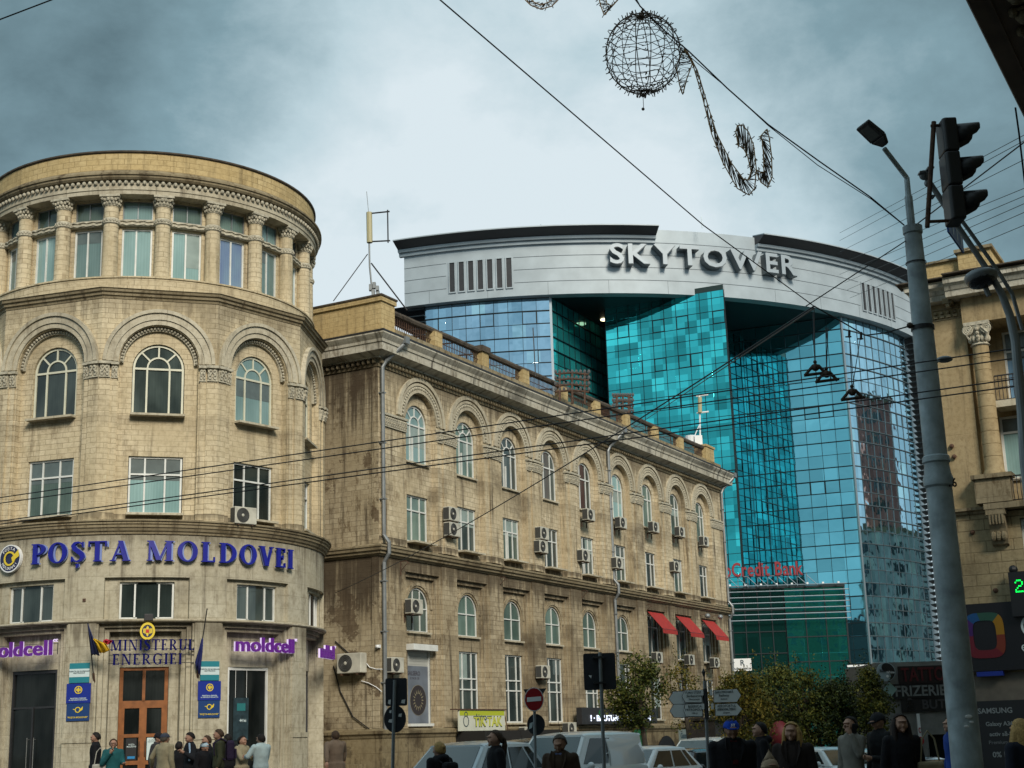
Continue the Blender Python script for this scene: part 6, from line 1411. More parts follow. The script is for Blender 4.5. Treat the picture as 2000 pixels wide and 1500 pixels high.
m = Plane((0, 24.06), (1, 0), (0, -1)); a, b = at(752, 1325, 24), at(795, 1378, 24); MB(m).prism(rounded((a.x + b.x) / 2, (a.z + b.z) / 2, b.x - a.x, a.z - b.z, .03), 0, .02).build('square_panel', M_SBK, t)
c_ = at(771, 1404, 24); MB(m).prism([(c_.x + .18 * cos(2 * pi * i / 28), c_.z + .22 * sin(2 * pi * i / 28)) for i in range(28)], 0, .02).build('round_panel', M_SBK, t)
q = MB(m); 
for (x, y, w, h) in ((760, 1371, .025, .04), (787, 1370, .035, .035), (762, 1390, .02, .025), (781, 1397, .03, .03), (762, 1408, .035, .03)): p = at(x, y, 24); q.prism([(p.x - w, p.z - h * .6), (p.x + w * .7, p.z - h), (p.x + w, p.z + h), (p.x - w * .6, p.z + h * .8)], .021, .024)
q.build('sticker', M_WHP, t)
t = signpost('no_entry_sign', 'round red no entry sign with a white bar on a thin post', (1043, 1345), (1046, 1500), 27)
m = Plane((0, 26.95), (1, 0), (0, -1)); c_ = at(1043, 1366, 27); R_ = lambda r: [(c_.x + r * .83 * cos(2 * pi * i / 36), c_.z + r * sin(2 * pi * i / 36)) for i in range(36)]
MB(m).prism(R_(.215), 0, .015).build('disc', M_WHP, t); MB(m).prism(R_(.20), .0151, .02).build('red_face', mat('no_entry_red', (.30, .005, .012), .4), t); q = MB(m); q.prism([(c_.x - .13, c_.z - .045), (c_.x + .13, c_.z - .03), (c_.x + .13, c_.z + .05), (c_.x - .13, c_.z + .035)], .0201, .024); q.build('white_bar', M_WHP, t)
m = Plane((0, 27.08), (1, 0), (0, -1)); a, b, d_ = at(1022, 1346, 27), at(1067, 1344, 27), at(1045, 1385, 27); MB(m).prism([(a.x, a.z), (d_.x, d_.z), (b.x, b.z)], 0, .02).build('triangle_panel', M_SBK, t)
c_ = at(1047, 1415, 27); MB(m).prism([(c_.x + .165 * cos(2 * pi * i / 28), c_.z + .19 * sin(2 * pi * i / 28)) for i in range(28)], 0, .02).build('round_panel', M_SBK, t); c_ = at(1036, 1418, 27); MB(m).prism([(c_.x - .03, c_.z - .06), (c_.x + .03, c_.z - .03), (c_.x + .05, c_.z + .07), (c_.x - .01, c_.z + .05)], .021, .024).build('sticker', M_PLW, t)
# ---- direction arrows
AY = 24; t = signpost('direction_post', 'signpost with four white arrow boards on a flaking post', (1376, 1330), (1384, 1500), AY); m = Plane((0, AY), (1, 0), (0, -1))
q = MB(); p0 = at(1374, 1310, AY); p1 = at(1376, 1335, AY); q.tube([p1, (p1.x, AY, p1.z + .1), p0 + Vector((0, 0, -.02)), p0 + Vector((0, 0, .04))], [.02, .012, .032, .002], 8); q.build('finial', M_DARKM, t)
q = MB(); a, b = at(1377, 1345, AY - .04), at(1381, 1405, AY - .04); q.tube([a, b], .036, 8); q.build('dark_sleeve', M_DARKM, t)
M_BW = mat('arrow_white', (.80, .85, .86), .4); M_BR2 = mat('arrow_brown', (.055, .03, .035), .5)
def arrow(pts, oo, name='arrow_board'):
    P = [(at(x, y, AY).x, at(x, y, AY).z) for x, y in pts]; c = (sum(p[0] for p in P) / len(P), sum(p[1] for p in P) / len(P))
    f_ = MB(m).prism([(c[0] + (x - c[0]) * 1.04, c[1] + (z - c[1]) * 1.08) for x, z in P], oo - .02, oo - .001).build('arrow_border', M_BR2, t); MB(m).prism(P, oo, oo + .012).build(name, M_BW, f_); return f_
arrow([(1307, 1365), (1315, 1351), (1372, 1349), (1373, 1374), (1315, 1375)], .0); arrow([(1309, 1389), (1316, 1376), (1372, 1376), (1373, 1400), (1317, 1401)], .0)
boards = [arrow([(1332, 1361), (1337, 1349), (1369, 1348), (1370, 1372), (1338, 1372)], .05), arrow([(1335, 1388), (1338, 1376), (1370, 1375), (1371, 1399), (1339, 1399)], .05), arrow([(1393, 1349), (1438, 1346), (1446, 1358), (1438, 1371), (1394, 1372)], .05), arrow([(1396, 1376), (1438, 1374), (1448, 1385), (1439, 1397), (1397, 1398)], .05)]
for bd, (x, y, lines) in zip(boards, ((1355, 1360, ('TURN STEFAN', 'Serbanescu', 'Monument')), (1356, 1387, ('BISERICA', 'MITROPOLIEI', '100 m')), (1413, 1359, ('GARA FEROVIARĂ', 'Railway', 'station')), (1418, 1386, ('AEROPORTUL', 'INTERNAȚIONAL CHIȘINĂU', 'airport')))):
    for j, tx in enumerate(lines):
        p = at(x, y - 7 + j * 6.5, AY); q = MB(m).text(tx, .055 if j < 2 else .04, .003); xs = [v[0] for v in q.v]; w = max(xs) - min(xs); k = min(1, .30 / w); q.v = [(v[0] * k, v[1], v[2]) for v in q.v]; q.move(p.x, .066, p.z); q.build('lettering', M_INK, bd)
q = MB(m)
for (x, y) in ((1370, 1353), (1388, 1353), (1372, 1380), (1390, 1380)): p = at(x, y, AY); q.prism(rounded(p.x, p.z, .045, .09, .004, 1), .07, .075)
q.build('pictogram', M_WHP, t)

# ================================================================= WIRES
def wire(label, pts, r=.012, group=None, sag=0, name='overhead_wire', cat='wire', mt=None):
    P = [Vector(p) for p in pts]
    if sag and len(P) == 2: P = [P[0].lerp(P[1], i / 16) + Vector((0, 0, -sag * 4 * (i / 16) * (1 - i / 16))) for i in range(17)]
    q = MB().tube(P, r, 5); return tag(q.build(name, mt or M_WIRE), label, cat, group)
gt = 'trolley wires crossing the picture'
for (y0, y1, lb) in ((972, 678, 'highest of the four trolley wires crossing the facades'), (983, 697, 'second highest of the four trolley wires crossing the facades'), (1018, 738, 'third of the four trolley wires crossing the facades'), (1024, 752, 'lowest of the four trolley wires crossing the facades')):
    a, b = at(0, y0, 22), at(2000, y1, 15.5); d = b - a; wire(lb, [a - d * .4, b + d * .3], .0085, gt)
NODE = at(1590, 598, 18)
a, b = at(860, 0, 11), at(1374, 440, 15.5); wire('long steel span wire slanting down from the top edge to the junction', [a + (a - b) * .5, a, b, NODE], .007)
pb = (PX - .15, PY - .05, at(1785, 637, PY).z)
wire('sagging span wire from the junction to the strap on the grey pole', [NODE, at(1640, 626, 18.2), at(1690, 655, 18.6), at(1730, 650, 18.8), pb], .010)
wire('span wire rising from the junction to the top of the grey pole', [at(1574, 598, 18), (PX - .1, PY, 8.1)], .008)
q = MB(); a = at(1772, 636, PY - .05); q.tube([a, pb], .03, 6); q.ball(a.lerp(Vector(pb), .5), .045, 6); tag(q.build('strain_insulator', M_COP), 'brown insulator where the span wire meets the grey pole', 'insulator')
a = Vector(Fk(*[(Fk.pix(655, 1158, .05)[0]), .05, Fk.pix(655, 1158, .05)[1]])); wire('thin cable climbing from the stained flank to the wire junction', [a, NODE], .012, sag=.25)
wire('long cable climbing from the roof of the wing to the junction', [at(1215, 850, 68), at(1590, 602, 18)], .011)
for k, (x0, y0, x1, y1) in enumerate(((1640, 455, 2000, 264), (1640, 470, 2000, 275), (1640, 492, 2000, 312), (1640, 515, 2000, 368), (1640, 536, 2000, 383), (1650, 552, 2000, 398), (1655, 566, 2000, 415), (1660, 582, 2000, 440))):
    a, b = at(x0, y0, 60), at(x1, y1, 26); wire('one of the thin parallel wires fanning across the sky at the upper right', [a, b + (b - a) * .3], .008, 'thin parallel wires at upper right')
a, b = at(1890, 362, 26), at(2000, 278, 24); wire('thicker dark cable crossing the thin wires right of the traffic light', [a.lerp(b, -1.2), b + (b - a) * .5], .014)
wire('loose cable hanging from the near canopy at the right edge', [at(1983, 210, 8), at(1990, 260, 8.1), at(2004, 380, 8.3), at(2020, 480, 8.5)], .006)
wire('short black cable crossing the top left corner of the sky', [at(-30, 50, 12), at(0, 38, 12), at(105, -2, 12), at(180, -34, 12)], .007)
wire('black cable running down the rusticated wall behind the pole', [RB(.2, .08, 8.0), RB(.9, .08, 5.8), RB(1.0, .08, 5.7)], .02)
# trolley line fittings hung from the span wire
def fitting(px, py, tops, label):
    c = at(px, py, 17.6); t = thing('line_fitting', label, 'insulator', c, group='trolley wire fittings'); q = MB()
    for (x, y) in tops: q.tube([at(x, y, 18), c + Vector((0, 0, .06))], .006, 4)
    q.build('hanger_cord', M_WIRE, t); q = MB(); q.tube([c + Vector((-.13, 0, -.06)), c + Vector((-.03, 0, .05)), c + Vector((.04, 0, .05)), c + Vector((.13, 0, -.06))], .022, 6); q.ball(c + Vector((0, 0, .03)), .05, 7); q.ball(c + Vector((0, 0, .10)), .025, 6); q.tube([c + Vector((-.15, 0, -.07)), c + Vector((.15, 0, -.04))], .02, 6); q.build('clamp', M_COP, t)
fitting(1593, 722, [(1590, 605), (1588, 612)], 'leftmost of three hanging brown trolley wire fittings'); fitting(1615, 735, [(1613, 640), (1617, 640)], 'middle one of three hanging brown trolley wire fittings'); fitting(1665, 770, [(1659, 655), (1681, 655)], 'rightmost of three hanging brown trolley wire fittings')
for (x, y, lb) in ((1658, 652, 'left'), (1681, 656, 'right')): q = MB(); p = at(x, y, 18.3); q.tube([p + Vector((0, 0, -.05)), p + Vector((.01, 0, .05))], .018, 6); q.tube([p + Vector((-.05, 0, -.04)), p + Vector((.03, 0, -.04))], .01, 4); tag(q.build('wire_clip', M_WIRE), '%s one of two small clips on the sagging span wire' % lb, 'clip')

# ================================================================= CHRISTMAS DECORATION
DY = 17.5; random.seed(11)
M_DEC = mat('decoration_wire', (.12, .085, .055), .7); M_ROD = mat('brass_rod', (.55, .32, .13), .5, .2); M_LED = mat('led_cap', (.02, .02, .018), .5)
w = [(at(x, y, Y)) for x, y, Y in ((1766, 440, 19), (1700, 385, 18.7), (1600, 315, 18.3), (1500, 243, 18), (1420, 172, 17.7), (1345, 100, 17.45), (1300, 62, 17.4), (1250, 12, 17.3), (1238, -10, 17.3))]
wire('double cable carrying the wire globe decoration up from the pole top', w, .010)
wire('second twisted cable beside the decoration cable', [p + Vector((.02 * sin(i * 2.2), .02, .03 * cos(i * 1.7) - .02)) for i, p in enumerate(w)], .006)
gl = thing('wire_globe', 'big wire globe decoration wound with light strings', 'decoration', at(1256, 186, DY)); GC_ = at(1256, 105, DY); GR_ = .495
q = MB()
for k in range(8):
    a = pi * k / 8 + .12; q.tube([GC_ + Vector((GR_ * sin(t) * cos(a), GR_ * sin(t) * sin(a), GR_ * 1.08 * cos(t))) for t in [pi * j / 14 for j in range(15)]], .006, 4); q.tube([GC_ + Vector((-GR_ * sin(t) * cos(a), -GR_ * sin(t) * sin(a), GR_ * 1.08 * cos(t))) for t in [pi * j / 14 for j in range(15)]], .006, 4)
q.build('globe_frame', M_DEC, gl)
q = MB(); spikes = []
for k in range(17):
    ph = pi * (k + .8) / 17.6; ph2 = random.uniform(0, 6)
    P = []
    for j in range(41): a = 2 * pi * j / 40; e_ = ph + .05 * sin(3 * a + ph2) + .03 * sin(7 * a + k) + .012 * random.uniform(-1, 1); P.append(GC_ + Vector((GR_ * 1.01 * sin(e_) * cos(a), GR_ * 1.01 * sin(e_) * sin(a), GR_ * 1.09 * cos(e_))))
    q.tube(P, .0055, 4); spikes += [(p, GC_) for p in P[::3]]
for p, c in spikes: d = (p - c).normalized() + Vector([random.uniform(-.6, .6) for _ in range(3)]); q.tube([p, p + d.normalized() * .055], .007, 4)
q.build('light_string', M_DEC, gl); q = MB(); p = at(1256, 190, DY); q.tube([p, at(1257, 210, DY)], .004, 4); q.ball(at(1256, 213, DY), .022, 6); q.ball(p + Vector((0, 0, .03)), .03, 6); q.ball(GC_ + Vector((0, 0, .54)), .05, 6); q.build('plug', M_DEC, gl)
def ribbon(name, label, A, Bq, Y=DY, closed=False):
    t = thing(name, label, 'decoration', at(A[len(A) // 2][0], max(y for x, y in A + Bq), Y))
    def dens(P, k=4): return [(P[i][0] + (P[i + 1][0] - P[i][0]) * j / k, P[i][1] + (P[i + 1][1] - P[i][1]) * j / k) for i in range(len(P) - 1) for j in range(k)] + [P[-1]]
    A, Bq = dens(A), dens(Bq)
    q = MB()
    for P, dy in ((A, 0), (Bq, 0), (A, .07), (Bq, .07)): q.tube([at(x, y, Y + dy) for x, y in P], .008, 5)
    q.build('rod_frame', M_ROD, t)
    q = MB(); n = max(len(A), len(Bq)); P = []
    for i in range(n * 2):
        f_ = i / (n * 2 - 1); u = A[min(len(A) - 1, int(f_ * (len(A) - 1)))]; v = Bq[min(len(Bq) - 1, int(f_ * (len(Bq) - 1)))]; k = (i % 2) * 1.0; k = min(1, max(0, k + random.uniform(-.12, .12)))
        P.append(at(u[0] + (v[0] - u[0]) * k + random.uniform(-1.5, 1.5), u[1] + (v[1] - u[1]) * k + random.uniform(-2, 2), Y + random.uniform(0, .08)))
    q.tube(P, .0055, 4); q.tube(P[::-3] if len(P) > 9 else P, .005, 4)
    for p in P: d = Vector([random.uniform(-1, 1) for _ in range(3)]).normalized(); q.tube([p, p + d * .05], .006, 4)
    q.build('light_string', M_DEC, t)
ribbon('light_ribbon', 'long curling ribbon decoration sweeping down right from the wire globe', [(1336, 96), (1352, 122), (1372, 190), (1390, 262), (1412, 318), (1440, 368), (1463, 381), (1474, 368), (1477, 330), (1472, 285), (1462, 258), (1450, 244), (1440, 246), (1437, 258), (1442, 285)], [(1342, 100), (1362, 138), (1382, 205), (1400, 262), (1428, 318), (1452, 350), (1462, 352), (1467, 335), (1460, 305), (1452, 290), (1444, 285), (1442, 285)])
ribbon('light_ribbon', 'small pointed triangle decoration touching the right side of the wire globe', [(1333, 100), (1321, 130), (1327, 165), (1332, 182)], [(1340, 100), (1352, 125), (1341, 155), (1334, 183)])
ribbon('light_ribbon', 'short hooked ribbon decoration at the far right end of the curl', [(1478, 338), (1486, 356), (1500, 366), (1508, 345), (1507, 305), (1502, 268), (1498, 252)], [(1478, 332), (1488, 338), (1492, 336), (1491, 300), (1488, 272), (1484, 268), (1497, 253)])
ribbon('light_ribbon', 'cut off ribbon decoration on the top edge left of the globe', [(1020, -6), (1036, 10), (1056, 18), (1078, 12), (1096, -6)], [(1030, -8), (1042, 4), (1057, 10), (1072, 4), (1086, -8)])
ribbon('light_ribbon', 'short pointed decoration on the top edge between ribbon and globe', [(1168, -10), (1173, 10), (1180, 30), (1186, 22)], [(1180, -10), (1186, 8), (1196, 12), (1212, -6)])

# ================================================================= ROOF AERIALS
M_ANT = mat('cream_antenna', (.42, .38, .22), .5)
A_Y = 53; t = thing('mobile_antenna', 'cream antenna panel with a square pipe frame on the corner of the wing roof', 'antenna', at(729, 578, A_Y))
mk = lambda *p: [at(x, y, A_Y) for x, y in p]
q = MB(); q.tube(mk((729, 590), (722, 520), (720, 415)), .035, 8); q.build('mast', M_GRYM, t); q = MB(); q.tube(mk((722, 474), (721, 415)), .115, 8); q.build('panel_antenna', M_ANT, t); q = MB(); q.tube(mk((720, 416), (716, 374)), .012, 5); q.build('whip', M_GRYM, t)
q = MB(); q.tube(mk((722, 417), (761, 413)), .03, 6); q.tube(mk((757, 410), (758, 474)), .03, 6); q.tube(mk((722, 472), (762, 470)), .03, 6); q.tube(mk((718, 496), (651, 588)), .02, 5); q.tube(mk((725, 514), (795, 606)), .03, 5); q.build('stay_frame', M_DARKM, t)
q = MB()
for (x, y) in ((724, 562), (731, 558), (737, 565), (729, 572), (738, 574)): p = at(x, y, A_Y); q.box(p.x - .06, p.x + .06, A_Y - .1, A_Y + .1, p.z - .12, p.z + .12)
q.build('equipment', M_GRYM, t)
def mk2(Y, *p): return [at(x, y, Y) for x, y in p]
t = thing('small_antenna', 'slim cream antenna with two cross arms at the far roof end', 'antenna', at(1366, 868, 82)); q = MB(); q.tube(mk2(82, (1368, 880), (1366, 770)), .05, 6); q.tube(mk2(82, (1359, 774), (1383, 771)), .05, 5); q.tube(mk2(82, (1361, 807), (1384, 804)), .05, 5); q.tube(mk2(82, (1352, 862), (1366, 830)), .03, 5); q.build('mast', M_WHP, t); q = MB(); q.tube(mk2(81.9, (1367, 806), (1367, 776)), .12, 8); q.build('panel_antenna', M_ANT, t); q = MB(); a, b = at(1356, 866, 82), at(1370, 852, 82); q.box(a.x, b.x, 81.7, 82.3, a.z - .3, b.z); q.lathe(tuple(at(1348, 858, 82)), [(.01, -.3), (.25, -.25), (.3, .2)], 12); q.build('box', M_WHP, t)
for (x0, x1, y0, y1, Y, lb) in ((1085, 1150, 727, 775, 64, 'nearer rack of telephone insulators with curved arms on the wing roof'), (1197, 1236, 772, 815, 74, 'farther rack of telephone insulators with straight arms on the wing roof')):
    t = thing('insulator_rack', lb, 'rack', at((x0 + x1) / 2, y1, Y)); q = MB(); q2 = MB()
    for x in (x0 + 8, (x0 + x1) / 2, x1 - 8): q.tube(mk2(Y, (x, y1 + 14), (x, y0)), .06, 5)
    for j in range(4):
        y = y0 + 2 + (y1 - y0) * j / 4.2; q.tube(mk2(Y, (x0, y + 2), ((x0 + x1) / 2, y - 1), (x1, y + 3)), .05, 5)
        for i in range(9): p = at(x0 + (x1 - x0) * i / 8, y - 3, Y); q2.ball(p, .075, 5, sz=1.4)
    q.build('rack_frame', M_RUST, t); q2.build('insulators', mat('porcelain', (.10, .10, .10), .3), t)
q = MB(); q.tube(mk2(62, (1046, 735), (1041, 640)), .025, 5); tag(q.build('thin_aerial', M_DARKM), 'thin black aerial standing on the roof before the pale blue glass', 'aerial')
# ================================================================= TREES
def leafmat(name, c1, c2, c3):
    m = bpy.data.materials.new(name); m.use_nodes = True; t = m.node_tree; p = t.nodes['Principled BSDF']; p.inputs['Roughness'].default_value = .6; p.inputs['Specular IOR Level'].default_value = .25
    g = t.nodes.new('ShaderNodeNewGeometry'); c = t.nodes.new('ShaderNodeTexCoord'); n = t.nodes.new('ShaderNodeTexNoise'); n.inputs['Scale'].default_value = 1.1; t.links.new(c.outputs['Object'], n.inputs[0])
    a = t.nodes.new('ShaderNodeMath'); a.operation = 'MULTIPLY_ADD'; t.links.new(g.outputs['Random Per Island'], a.inputs[0]); a.inputs[1].default_value = .55; t.links.new(n.outputs['Fac'], a.inputs[2])
    r = t.nodes.new('ShaderNodeValToRGB'); t.links.new(a.outputs[0], r.inputs[0]); e = r.color_ramp.elements; e[0].position = .45; e[0].color = (*c1, 1); e[1].position = 1.0; e[1].color = (*c3, 1); k = e.new(.72); k.color = (*c2, 1)
    t.links.new(r.outputs[0], p.inputs['Base Color']); p.inputs['Subsurface Weight'].default_value = 0
    return m
LF = [leafmat('leaves_green', (.018, .032, .008), (.045, .065, .012), (.12, .12, .02)), leafmat('leaves_yellowing', (.03, .04, .008), (.085, .09, .014), (.19, .14, .02)), leafmat('leaves_dark', (.010, .020, .008), (.022, .038, .012), (.06, .08, .015))]
M_BARK = mat('bark', (.07, .055, .04), .9, vary=.4, vscale=6)
def tree(label, px, Y, x0, x1, ytop, ybot, lm, seed, n=26, per=150, size=.11, dens=1):
    random.seed(seed); a, b = at(x0, ytop, Y), at(x1, ybot, Y); g = ground(a.x, Y) - .05; cx = at(px, 1400, Y).x; t = thing('street_tree', label, 'tree', (cx, Y, g), group='street trees')
    zb, zt = b.z, a.z; w = (b.x - a.x) / 2; mx = (a.x + b.x) / 2
    q = MB(); top = zb + (zt - zb) * .75; q.tube([(cx, Y, g), (cx + .05, Y, g + 1), (cx + (mx - cx) * .5, Y, zb + .3), (mx, Y, top)], [.14, .11, .08, .02], 8)
    C_ = []
    for i in range(n):
        th = random.uniform(0, 2 * pi); u = random.random() ** .5; hz = random.random(); r = (1 - (hz * 2 - .9) ** 2 * .55) * u
        c = Vector((mx + w * r * cos(th) * .92, Y + w * .8 * r * sin(th), zb + (zt - zb) * hz * .93)); C_.append(c)
        if i % 2 == 0: s_ = Vector((cx + (mx - cx) * .6, Y, zb + (zt - zb) * random.uniform(.0, .4))); q.tube([s_, s_.lerp(c, .5) + Vector((0, 0, .1)), c], [.04, .025, .01], 5)
    q.build('trunk', M_BARK, t)
    q = MB()
    for c in C_:
        R_ = random.uniform(.4, .85) * (w / 1.5) ** .5
        for j in range(per):
            d = Vector([random.gauss(0, 1) for _ in range(3)]).normalized() * R_ * random.random() ** .6; p = c + Vector((d.x, d.y, d.z * .8)); s = size * 1.1 * random.uniform(.5, 1.25)
            u = Vector([random.gauss(0, 1) for _ in range(3)]).normalized(); v = u.cross(Vector([random.gauss(0, 1) for _ in range(3)])).normalized()
            q.add([tuple(p - u * s * .5), tuple(p + v * s * .3), tuple(p + u * s * .5), tuple(p - v * s * .3)], [(0, 1, 2, 3)])
    for k in range(14):       # leafy shoots that break the outline
        c = random.choice(C_); d = Vector((random.uniform(-.5, .5), random.uniform(-.3, .3), 1)).normalized()
        for j in range(26): p = c + d * (.3 + j * .035) + Vector([random.uniform(-.09, .09) for _ in range(3)]); u = Vector([random.gauss(0, 1) for _ in range(3)]).normalized(); v = u.cross(d).normalized(); s = size * .9; q.add([tuple(p - u * s * .5), tuple(p + v * s * .3), tuple(p + u * s * .5), tuple(p - v * s * .3)], [(0, 1, 2, 3)])
    q.build('crown', lm, t)
tree('dark green street tree behind the large square road sign', 1258, 52, 1180, 1305, 1285, 1408, LF[0], 1, 40, 150)
tree('sparse yellowing tree behind the left arrow boards', 1345, 58, 1290, 1378, 1300, 1420, LF[1], 2, 15, 70)
tree('yellow green bushy tree right of the arrow boards', 1450, 56, 1380, 1510, 1312, 1446, LF[1], 3, 60, 170)
tree('mid green tree under the Rodica Nicov board', 1500, 62, 1440, 1590, 1305, 1446, LF[0], 4, 60, 170)
tree('green pointed tree in front of the dark podium glass', 1560, 60, 1520, 1630, 1318, 1446, LF[0], 8, 50, 160)
tree('dark dense tree behind the man on the phone', 1640, 60, 1565, 1715, 1336, 1450, LF[2], 5, 70, 180)
tree('bright green tree below the round yin yang sign', 1690, 58, 1655, 1745, 1300, 1440, LF[0], 6, 40, 140)

# ================================================================= CARS
M_TYRE = mat('tyre', (.015, .015, .015), .8); M_RIM = mat('rim', (.35, .36, .37), .3, .8); M_CG_ = mat('car_glass', (.01, .016, .016), .05, spec=.5); M_CW_ = mat('windscreen_glass', (.03, .05, .05), .04, spec=1.0, coat=.6); M_HL = mat('headlamp', (.5, .53, .55), .1)
def loft(q, rings, cap=True):
    n = len(rings[0]); b = len(q.v); vs = [p for r in rings for p in r]; fs = [(i * n + k, i * n + (k + 1) % n, (i + 1) * n + (k + 1) % n, (i + 1) * n + k) for i in range(len(rings) - 1) for k in range(n)]
    if cap: fs += [tuple(range(n - 1, -1, -1)), tuple((len(rings) - 1) * n + k for k in range(n))]
    return q.add(vs, fs)
def car(label, px, Y, yaw, paint, L=4.2, Wd=1.75, H=1.5, belt=.95, hood=.85, van=False, top=None, zoff=0):
    """nose towards local -y; yaw turns it"""
    p = at(px, 1450, Y); g = ground(p.x, Y) + zoff
    if top: H = at(px, top, Y).z - g
    k_ = H / 1.5; belt *= k_; hood *= k_; w = Wd / 2
    t = thing('parked_car' if not van else 'parked_van', label, 'van' if van else 'car', (p.x, Y, g), yaw, group='vehicles parked along the street')
    def ring(y, zl, zh, ww, cr=.02): return [(-ww * .93, y, zl), (-ww, y, zl + .22), (-ww, y, zh - .16), (-ww * .95, y, zh - .03), (-ww * .80, y, zh + cr * .4), (-ww * .4, y, zh + cr), (ww * .4, y, zh + cr), (ww * .80, y, zh + cr * .4), (ww * .95, y, zh - .03), (ww, y, zh - .16), (ww, y, zl + .22), (ww * .93, y, zl)]
    h = L / 2; q = MB()
    if van: rr = [ring(-h, .3, .62, w * .86), ring(-h + .08, .2, .80, w * .95), ring(-h + .45, .18, hood, w), ring(-h + .95, .18, belt + .02, w), ring(0, .18, belt + .04, w), ring(h - .1, .18, belt + .06, w), ring(h, .25, belt, w * .97)]
    else: rr = [ring(-h, .3, .60 * k_, w * .80), ring(-h + .06, .2, .72 * k_, w * .90), ring(-h + .35, .18, hood - .03, w * .97), ring(-h + 1.0, .18, belt - .02, w), ring(0, .18, belt, w), ring(h - .55, .18, belt + .03, w), ring(h - .08, .2, belt - .02, w * .93), ring(h, .3, .75 * k_, w * .86)]
    loft(q, rr); bd = q.build('body', paint, t, local=True, auto=50, bevel=.02)
    yf, yr = (-h + .85, h - .02) if van else (-h + 1.05, h - .12); zf, zr = (-h + 1.55, h - .12) if van else (-h + 1.75, h - .75)
    def gr(y, z, ww): return [(-ww, y, z), (ww, y, z)]
    base = [(-w * .93, yf, belt - .02), (w * .93, yf, belt - .02), (w * .93, yr, belt - .02), (-w * .93, yr, belt - .02)]; topp = [(-w * .76, zf, H - .05), (w * .76, zf, H - .05), (w * (.82 if van else .74), zr, H - .05), (-w * (.82 if van else .74), zr, H - .05)]
    q = MB().add(base + topp, [(0, 1, 5, 4), (1, 2, 6, 5), (2, 3, 7, 6), (3, 0, 4, 7), (4, 5, 6, 7)]); q.build('cabin', paint, t, local=True, bevel=.05)
    def panel(a, b, c, d, u0, u1, v0, v1, name_, sl=0):
        a, b, c, d = map(Vector, (a, b, c, d)); nr = (b - a).cross(d - a).normalized()
        P = lambda u, v: (a.lerp(b, u)).lerp(d.lerp(c, u), v) + nr * .012
        q = MB(); q.add([tuple(P(u0, v0)), tuple(P(u1, v0)), tuple(P(u1 - sl, v1)), tuple(P(u0 + sl, v1))], [(0, 1, 2, 3)]); o_ = q.build(name_, M_CG_ if name_ != 'windscreen' else M_CW_, t, local=True); s_ = o_.modifiers.new('t', 'SOLIDIFY'); s_.thickness = .006
    B_, T_ = base, topp
    panel(B_[0], B_[1], T_[1], T_[0], .05, .95, .06, .93, 'windscreen', .015)
    panel(B_[2], B_[3], T_[3], T_[2], .10, .90, .25, .90, 'rear_window', .015)
    for (a, b, c, d) in ((B_[1], B_[2], T_[2], T_[1]), (B_[3], B_[0], T_[0], T_[3])):
        rev = b == B_[0]
        for (u0, u1) in (((.09, .43),) if van else ((.09, .46), (.49, .78), (.81, .92))):
            if rev: u0, u1 = 1 - u1, 1 - u0
            panel(a, b, c, d, u0, u1, .14, .88, 'side_window', .008)
    q = MB(); rings = []; rwf, rwr = w * .76, topp[2][0]
    for i in range(9):
        f_ = i / 8; y = zf - .04 + (zr - zf + .08) * f_; ww = rwf + (rwr - rwf) * f_ - .01; cr = .075 * (1 - (2 * f_ - 1) ** 4); rings.append([(-ww, y, H - .09), (-ww * .95, y, H - .05), (-ww * .6, y, H - .05 + cr * .85), (0, y, H - .05 + cr), (ww * .6, y, H - .05 + cr * .85), (ww * .95, y, H - .05), (ww, y, H - .09)])
    loft(q, rings); q.build('roof', paint, t, local=True, auto=60)
    if van:
        ym = yf + (yr - yf) * .47; q = MB(); rings = []
        for y, k in ((ym, 1), (ym + .5, 1.004), (zr - .05, 1.0), (zr + .06, .93)):
            hb, ht = w * .95 * k, w * .80 * k; zt_ = H - .01 - (.06 if k < .95 else 0)
            rings.append([(-hb, y, belt - .05), (-hb * .99, y, belt + .25), (-ht * 1.07, y, zt_ - .22), (-ht * .98, y, zt_ - .07), (-ht * .7, y, zt_), (0, y, zt_ + .03), (ht * .7, y, zt_), (ht * .98, y, zt_ - .07), (ht * 1.07, y, zt_ - .22), (hb * .99, y, belt + .25), (hb, y, belt - .05)])
        loft(q, rings); q.build('cargo_shell', paint, t, local=True, auto=50, bevel=.015)
    for g_ in (-1, 1):
        q = MB(); B = len(q.v); q.ball((0, 0, 0), .1, 8, sx=.9, sy=.5, sz=.75); q.v = [(x + g_ * (w + .1), y + yf + .38, z + belt + .05) for x, y, z in q.v]; q.tube([(g_ * w * .93, yf + .38, belt), (g_ * (w + .08), yf + .38, belt + .03)], .02, 5); q.build('mirror', paint, t, local=True, smooth=True)
        q = MB(); q.ball((g_ * w * .66, -h + .16, .66 * k_), .16, 8, sy=.8, sz=.5); q.build('headlight', M_HL, t, local=True, smooth=True)
        for yy in (-h + .78, h - .78):
            q = MB(); q.lathe((0, 0, 0), [(.2, -.09), (.31, -.09), (.325, -.05), (.325, .05), (.31, .09), (.2, .09)], 24); q.v = [(g_ * (w - .1) + z, yy + y, .32 + x) for x, y, z in q.v]; w_ = q.build('wheel', M_TYRE, t, local=True)
            q = MB(); q.lathe((0, 0, 0), [(.01, .07), (.06, .07), (.19, .085), (.205, .06)], 20); q.v = [(g_ * (w - .1 + z), yy + y, .32 + x) for x, y, z in q.v]; q.build('rim', M_RIM, w_, local=True)
    q = MB(); q.box(-.26, .26, -h - .015, -h + .02, .42, .53); q.build('number_plate', M_WHP, t, local=True)
